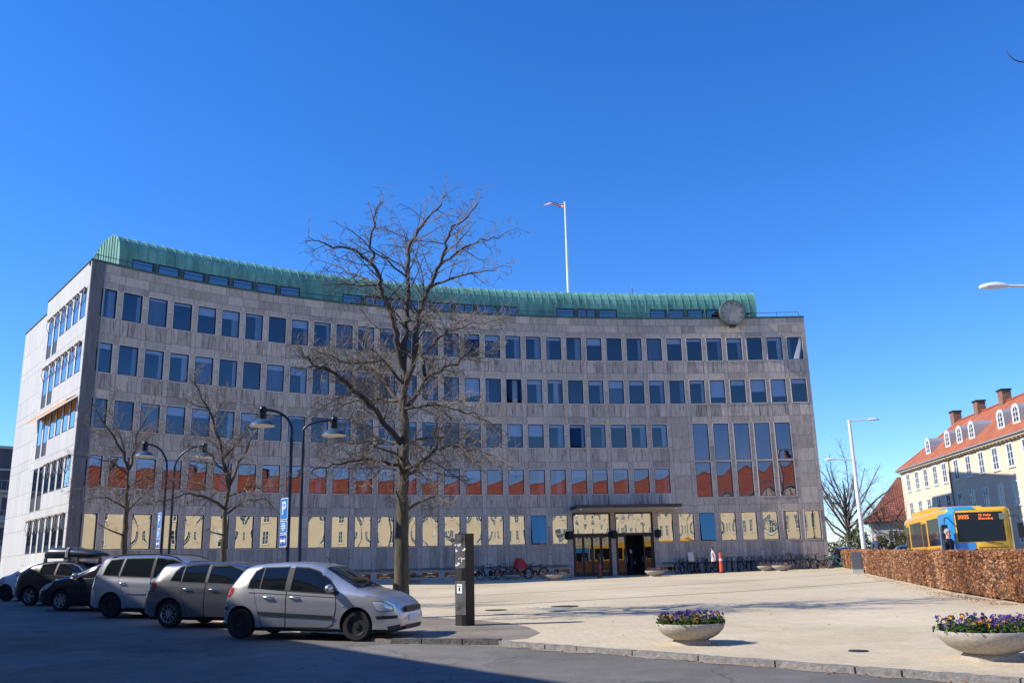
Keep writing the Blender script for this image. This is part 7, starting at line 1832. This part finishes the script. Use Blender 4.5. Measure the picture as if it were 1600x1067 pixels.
# ---------------------------------------------------------------- bicycles
def bike_parts(col, teal=False):
    F_ = M('bike_frame_'+col[0], col[1], 0.4, 0.3); parts = {}
    w = MB(); w.lathe([(0.345, -0.026), (0.365, -0.014), (0.365, 0.014), (0.345, 0.026), (0.315, 0.018), (0.315, -0.018)], 28, axis='y', closed=True); parts['tyre'] = w.mesh('tyre', TYRE, 60)
    s = MB()
    for i in range(14):
        a = 2*math.pi*i/14; s.tube([(0.03*math.cos(a+1), (-0.03 if i % 2 else 0.03), 0.03*math.sin(a+1)), (0.33*math.cos(a), 0, 0.33*math.sin(a))], 0.004, 3)
    s.tube([(0, -0.05, 0), (0, 0.05, 0)], 0.03, 8); parts['spokes'] = s.mesh('spokes', ALLOY)
    f = MB(); bbp = (-0.08, 0, 0.30); rear = (-0.52, 0, 0.36); head = (0.36, 0, 0.86); head2 = (0.40, 0, 0.72); front = (0.55, 0, 0.36); seat = (-0.24, 0, 0.84)
    f.tube([bbp, head2], 0.02, 6); f.tube([bbp, seat], 0.018, 6); f.tube([(-0.19, 0, 0.62) if teal else seat, head], 0.018, 6); f.tube([head2, (0.345, 0, 0.98)], 0.022, 6)
    for y in (-0.06, 0.06): f.tube([(bbp[0], y*0.5, bbp[2]), (rear[0], y, rear[2])], 0.011, 5); f.tube([(seat[0], y*0.4, seat[2]-0.05), (rear[0], y, rear[2])], 0.010, 5); f.tube([(0.405, y*0.6, 0.70), (front[0], y, front[2])], 0.012, 5)
    for cx_ in (rear[0], front[0]):
        pts = [(cx_+0.385*math.cos(t), 0, 0.36+0.385*math.sin(t)) for t in [0.35+ (2.6)*i/10 for i in range(11)]]; f.tube(pts, 0.02, 4)
    f.tube([(-0.75, 0, 0.78), (-0.25, 0, 0.78)], 0.015, 4); f.tube([(-0.70, 0.1, 0.78), (-0.35, 0.1, 0.78)], 0.010, 4); f.tube([(-0.70, -0.1, 0.78), (-0.35, -0.1, 0.78)], 0.010, 4)
    f.lathe([(0.0, -0.05), (0.09, -0.05), (0.09, -0.04), (0, -0.04)], 14, c=(bbp[0], 0, bbp[2]), axis='y')
    f.tube([(bbp[0], -0.07, bbp[2]), (bbp[0]+0.12, -0.09, bbp[2]-0.12)], 0.012, 4); f.tube([(bbp[0], 0.07, bbp[2]), (bbp[0]-0.12, 0.09, bbp[2]+0.12)], 0.012, 4)
    parts['frame'] = f.mesh('frame', F_, 50)
    h = MB(); h.tube([(0.345, 0, 0.96), (0.33, 0, 1.06)], 0.013, 5); h.tube([(0.16, -0.29, 1.08), (0.27, -0.26, 1.10), (0.35, -0.1, 1.07), (0.35, 0.1, 1.07), (0.27, 0.26, 1.10), (0.16, 0.29, 1.08)], 0.013, 6); parts['handlebar'] = h.mesh('handlebar', TRIMBLK, 50)
    d = MB(); d.ball((-0.30, 0, 0.955), 0.13, 12, 6, (1.1, 0.75, 0.32)); d.ball((-0.17, 0, 0.955), 0.06, 10, 5, (1.5, 0.6, 0.4)); d.tube([(-0.24, 0, 0.82), (-0.27, 0, 0.94)], 0.014, 5); parts['saddle'] = d.mesh('saddle', TRIMBLK, 60)
    return parts
BK = bike_parts(('black', (0.015, 0.016, 0.02))); BT = bike_parts(('teal', (0.10, 0.32, 0.30)), True); BB = bike_parts(('navy', (0.02, 0.035, 0.09)))
BASK = MB(); 
for z in (0.80, 0.88, 0.96, 1.04): BASK.tube([(0.44, -0.17, z), (0.72, -0.17, z), (0.72, 0.17, z), (0.44, 0.17, z), (0.44, -0.17, z)], 0.008, 4)
for x, y in [(0.44+0.07*i, s*0.17) for i in range(5) for s in (-1, 1)] + [(s, -0.1+0.1*i) for i in range(3) for s in (0.44, 0.72)]: BASK.tube([(x, y, 0.78), (x, y, 1.05)], 0.006, 3)
BASKM = BASK.mesh('basket', TRIMBLK)
def bike(parts, x, y, rz, label, group='bicycles parked along the facade', lean=0.0, extra=None):
    root = empty('bicycle', (x, y, gz(x, y)), 0, label, 'bicycle', group); root.rotation_euler = (lean, 0, rz)
    put('frame', parts['frame'], root); put('handlebar', parts['handlebar'], root); put('saddle', parts['saddle'], root)
    for cx_ in (-0.52, 0.55):
        w = empty('wheel'); w.parent = root; w.location = (cx_, 0, 0.36); put('tyre', parts['tyre'], w); put('spokes', parts['spokes'], w)
    if extra: extra(root)
    return root
q = random.Random(12)
LB_ = 'dark bicycle in the dense row of bicycles right of the entrance'
for i in range(22):
    s = 15.3+0.50*i; p = F(s, 1.25+q.uniform(-0.15, 0.15), 0); a = hd(s)+R(90)+R(q.choice((-1, 1))*q.uniform(4, 24))*1.0
    if i % 3 == 2: a = hd(s)+R(q.uniform(35, 75))
    bike(BK if i % 3 else BB, p.x, p.y, a, LB_, 'dark bicycles in the dense row', q.uniform(-0.12, 0.12), (lambda r_: put('basket', BASKM, r_)) if i % 3 == 1 else None)
def seat_white(r_):
    mb = MB(); mb.box(-0.62, -0.36, -0.16, 0.16, 0.86, 0.96); mb.prism([(-0.70, 0.9), (-0.60, 0.9), (-0.66, 1.52), (-0.76, 1.5)], -0.18, 0.18); mb.box(-0.64, -0.5, -0.2, -0.16, 0.9, 1.2); mb.box(-0.64, -0.5, 0.16, 0.2, 0.9, 1.2); mb.build('child_seat', M('pale_seat', (0.6, 0.58, 0.53), 0.6), r_)
p = F(16.2, 1.9, 0); bike(BK, p.x, p.y, hd(16)+R(60), 'black bicycle with a pale child seat, at the left end of the dense row', extra=seat_white)
def crate(r_):
    mb = MB(); mb.box(0.44, 0.80, -0.22, 0.22, 0.90, 1.25); mb.build('front_box', TRIMBLK, r_)
p = F(24.1, 1.9, 0); bike(BK, p.x, p.y, hd(24)+R(150), 'black bicycle with a boxy black front carrier standing high in the row', extra=crate)
for s, o, a, lb, bk in ((25.9, 2.0, 170, 'dark bicycle standing side on between the black carrier bicycle and the teal one', BK), (28.3, 2.6, 172, 'dark bicycle side on, right of the teal bicycle', BK), (27.1, 2.3, 168, 'pale teal bicycle standing side on near the right corner of the hall', BT), (29.6, 2.6, 10, 'dark bicycle farthest right, by the end of the hedge', BK)):
    p = F(min(s, 27.2), o, 0); x = p.x+max(0, s-27.2); bike(bk, x, p.y, R(a), lb)
for s, a, lb, bk, ex in ((0.5, 20, 'navy bicycle left of the red covered one, behind the totem', BB, None), (1.7, 35, 'dark bicycle just left of the red covered bicycle', BK, None), (4.3, 160, 'dark bicycle right of the red covered bicycle', BK, (lambda r_: put('basket', BASKM, r_)))):
    p = F(s, 1.5, 0); bike(bk, p.x, p.y, hd(s)+R(a), lb, extra=ex)
p = F(3.1, 1.5, 0); rc_ = bike(BK, p.x, p.y, hd(3)+R(15), 'dark bicycle under the bright red cover left of the entrance')
rcv = empty('red_cover', (p.x, p.y, gz(p.x, p.y)+0.75), hd(3)+R(15), 'bright red cover draped over a bicycle left of the entrance', 'cover')
mb = MB(); vs = []; fs = []; nx, nz_ = 14, 8
for k in range(nz_+1):
    for i in range(nx):
        a = 2*math.pi*i/nx; u = k/nz_; rr_ = (0.10+0.36*u**0.7)*(1+0.13*math.sin(3*a+2*u)+0.06*math.sin(7*a)); vs.append((rr_*math.cos(a)*1.25-0.1, rr_*math.sin(a)*0.75, 0.72-0.75*u**1.3+0.05*math.sin(5*a)*u))
for k in range(nz_):
    for i in range(nx): fs.append((k*nx+i, (k+1)*nx+i, (k+1)*nx+(i+1) % nx, k*nx+(i+1) % nx))
fs.append(tuple(range(nx))); mb.add(vs, fs); mb.build('cloth', M('red_rain_cloth', (0.52, 0.02, 0.025), 0.6), rcv, smooth=60)

# ---------------------------------------------------------------- people
SKIN = M('skin', (0.55, 0.33, 0.24), 0.55)
def person(label, loc, rz, jacket, trousers, shoes, hair, stride=0.0, arm=0.0, scale=1.0, hairlen=0.0, skirt=False, face=True):
    """one continuous skinned body; stride in metres between the feet, arms swing"""
    root = empty('person', loc, rz, label, 'person'); bm = bmesh.new(); sk = bm.verts.layers.skin.verify(); V = {}
    def v(n, p, r, par=None):
        b = bm.verts.new(p); b[sk].radius = (r, r) if not isinstance(r, tuple) else r; V[n] = b
        if par: bm.edges.new((V[par], b))
        return b
    h = 0.94
    v('pel', (0, 0, h), (0.155, 0.12)); v('waist', (0, 0, h+0.16), (0.145, 0.11), 'pel'); v('chest', (0.015, 0, h+0.36), (0.175, 0.125), 'waist'); v('uchest', (0, 0, h+0.50), (0.13, 0.095), 'chest'); v('neck', (0.01, 0, h+0.585), 0.058, 'uchest'); v('head0', (0.03, 0, h+0.655), (0.072, 0.078), 'neck'); v('head1', (0.03, 0, h+0.74), (0.084, 0.098), 'head0'); v('head2', (0.015, 0, h+0.82), (0.066, 0.08), 'head1')
    for sgn, n in ((1, 'l'), (-1, 'r')):
        s_ = stride/2*sgn; y = 0.09*sgn
        v('hip'+n, (0, y, h-0.06), (0.1, 0.098), 'pel'); kx = s_*0.55+0.05*(1 if stride else 0.2); 
        back = s_ < 0
        v('kn'+n, (kx, y, 0.50), 0.066, 'hip'+n); v('ca'+n, (kx*0.5+s_*0.55-0.03, y, 0.34), 0.06, 'kn'+n); v('an'+n, (s_-0.02, y, 0.095+(0.07 if back else 0)), 0.042, 'ca'+n); v('he'+n, (s_-0.03, y, 0.05+(0.07 if back else 0)), 0.042, 'an'+n); v('to'+n, (s_+0.16, y*1.1, 0.035), 0.036, 'he'+n)
        a_ = -arm*sgn; y2 = 0.19*sgn
        v('sh'+n, (0, y2*0.95, h+0.475), 0.072, 'uchest'); v('el'+n, (a_*0.45-0.03, y2*1.25, h+0.20), 0.052, 'sh'+n); v('wr'+n, (a_*1.0+0.06, y2*1.22, h-0.02), 0.034, 'el'+n); v('pa'+n, (a_*1.1+0.085, y2*1.2, h-0.09), (0.036, 0.022), 'wr'+n)
        for j in range(4):
            bx_ = a_*1.15+0.075+0.019*(j-1.5); v('f%d%s' % (j, n), (bx_+0.012, y2*1.19, h-0.135), 0.0105, 'pa'+n); v('g%d%s' % (j, n), (bx_+0.02, y2*1.14, h-0.168+0.006*abs(j-1.4)), 0.009, 'f%d%s' % (j, n))
        v('th'+n, (a_*1.1+0.125, y2*1.13, h-0.11), 0.011, 'pa'+n); v('ti'+n, (a_*1.1+0.135, y2*1.1, h-0.14), 0.0095, 'th'+n)
    V['pel'][sk].use_root = True
    me = bpy.data.meshes.new('body'); bm.to_mesh(me); bm.free(); o = bpy.data.objects.new('tmp', me); COL.objects.link(o)
    o.modifiers.new('s', 'SKIN'); sd = o.modifiers.new('d', 'SUBSURF'); sd.levels = 1
    dg = bpy.context.evaluated_depsgraph_get(); res = bpy.data.meshes.new_from_object(o.evaluated_get(dg)); bpy.data.objects.remove(o); res.name = 'body'
    for m in (SKIN, jacket, trousers, shoes): res.materials.append(m)
    for p in res.polygons:
        c = p.center; p.use_smooth = True
        if c.z > h+0.575: k = 0
        elif c.z < 0.13: k = 3
        elif abs(c.y) > 0.165 and c.z < h+0.0 and c.z > h-0.22: k = 0 if c.z < h-0.03 else 1
        elif c.z > h-0.10: k = 1
        else: k = 2
        p.material_index = k
    b = put('body', res, root); root.scale = (scale,)*3
    mb = MB(); n_ = 14; vs = []; fs = []
    hc = Vector((0.012, 0, h+0.765))
    for i in range(7):
        t_ = (0.02+0.98*i/6)*R(105+hairlen*30)
        for k in range(n_):
            a = 2*math.pi*k/n_; f_ = 1.0-0.32*max(0, math.cos(a))*min(1, t_/R(75)) if t_ > R(40) else 1.0
            tt_ = t_*f_ if math.cos(a) > 0 else t_; vs.append(hc+Vector((0.108*math.sin(tt_)*math.cos(a)-0.006, 0.093*math.sin(tt_)*math.sin(a), 0.118*math.cos(tt_)-(hairlen*0.14*(i/6)**2 if math.cos(a) < 0.3 else 0))))
    for i in range(6):
        for k in range(n_): fs.append((i*n_+k, (i+1)*n_+k, (i+1)*n_+(k+1) % n_, i*n_+(k+1) % n_))
    fs.append(tuple(range(n_))); mb.add(vs, fs); mb.build('hair', hair, root, smooth=179)
    if face:
        mb = MB(); mb.ball((0.123, 0, h+0.715), 0.02, 8, 6, (1, 0.75, 1.4)); 
        for y in (-0.095, 0.095): mb.ball((0.02, y, h+0.725), 0.026, 8, 5, (0.8, 0.45, 1.2))
        mb.build('nose_and_ears', SKIN, root, smooth=179)
        mb = MB()
        for y in (-0.034, 0.034): mb.ball((0.105, y, h+0.745), 0.011, 8, 5)
        mb.build('eyes', BLACK, root, smooth=179)
        mb = MB(); mb.box(0.112, 0.119, -0.025, 0.025, h+0.665, h+0.673); mb.build('mouth', M('lips', (0.35, 0.12, 0.1), 0.6), root)
    # open jacket hem
    mb = MB(); vs = []; n_ = 18
    for z, rx, ry in ((h+0.10, 0.150, 0.178), (h-0.04, 0.160, 0.192), (h-0.15, 0.166, 0.198)):
        for k in range(n_): a = 2*math.pi*k/n_; vs.append((rx*math.cos(a)*(1+0.03*math.sin(4*a)), ry*math.sin(a), z))
    mb.add(vs, [(i*n_+k, i*n_+(k+1) % n_, (i+1)*n_+(k+1) % n_, (i+1)*n_+k) for i in range(2) for k in range(n_)]); mb.build('jacket_hem', jacket, root, smooth=179)
    return root
CL = lambda n, c: M(n, c, 0.85, var=0.25, scale=9, bump=0.3, bscale=14)
NAVYJ, BLUEJ, BLKJ, PINK, JEANS, DKTR = CL('navy_quilted_jacket', (0.012, 0.016, 0.028)), CL('blue_jacket', (0.045, 0.075, 0.13)), CL('black_coat', (0.012, 0.012, 0.013)), CL('pale_pink_jacket', (0.62, 0.5, 0.52)), CL('dark_jeans', (0.025, 0.03, 0.05)), CL('black_trousers', (0.015, 0.015, 0.017))
GREYH, DARKH = M('grey_hair', (0.32, 0.31, 0.30), 0.8), M('dark_hair', (0.02, 0.015, 0.012), 0.7)
person('woman in a pale pink jacket and dark trousers walking past the orange bollard', (14.32, 67.2, gz(14.32, 67.2)), R(185), PINK, DKTR, BLACK, DARKH, 0.62, 0.16, 1.03, 0.4)
p = at(1484, 860, 30.7); person('grey haired man in a black quilted jacket walking in front of the bus', (p.x, 30.7, gz(p.x, 30.7)+0.06), R(-62), NAVYJ, JEANS, BLACK, GREYH, 0.6, 0.14, 1.07)
p = at(1371, 860, 49.3); person('man in a blue jacket seen from behind, walking away beyond the hedge', (p.x, 49.3, gz(p.x, 49.3)+0.06), R(80), BLUEJ, DKTR, BLACK, GREYH, 0.5, 0.12, 1.14)
p = F(12.05, -0.5, 0.56); person('person in black standing in the dark open doorway, nearer the middle of the entrance', tuple(p), R(20), BLKJ, DKTR, BLACK, GREYH, 0.35, 0.1, 1.03)
p = F(11.15, -1.5, 0.56); person('person in a dark coat farther inside the entrance, left in the doorway', tuple(p), R(200), BLKJ, DKTR, BLACK, DARKH, 0.5, 0.1, 1.0)
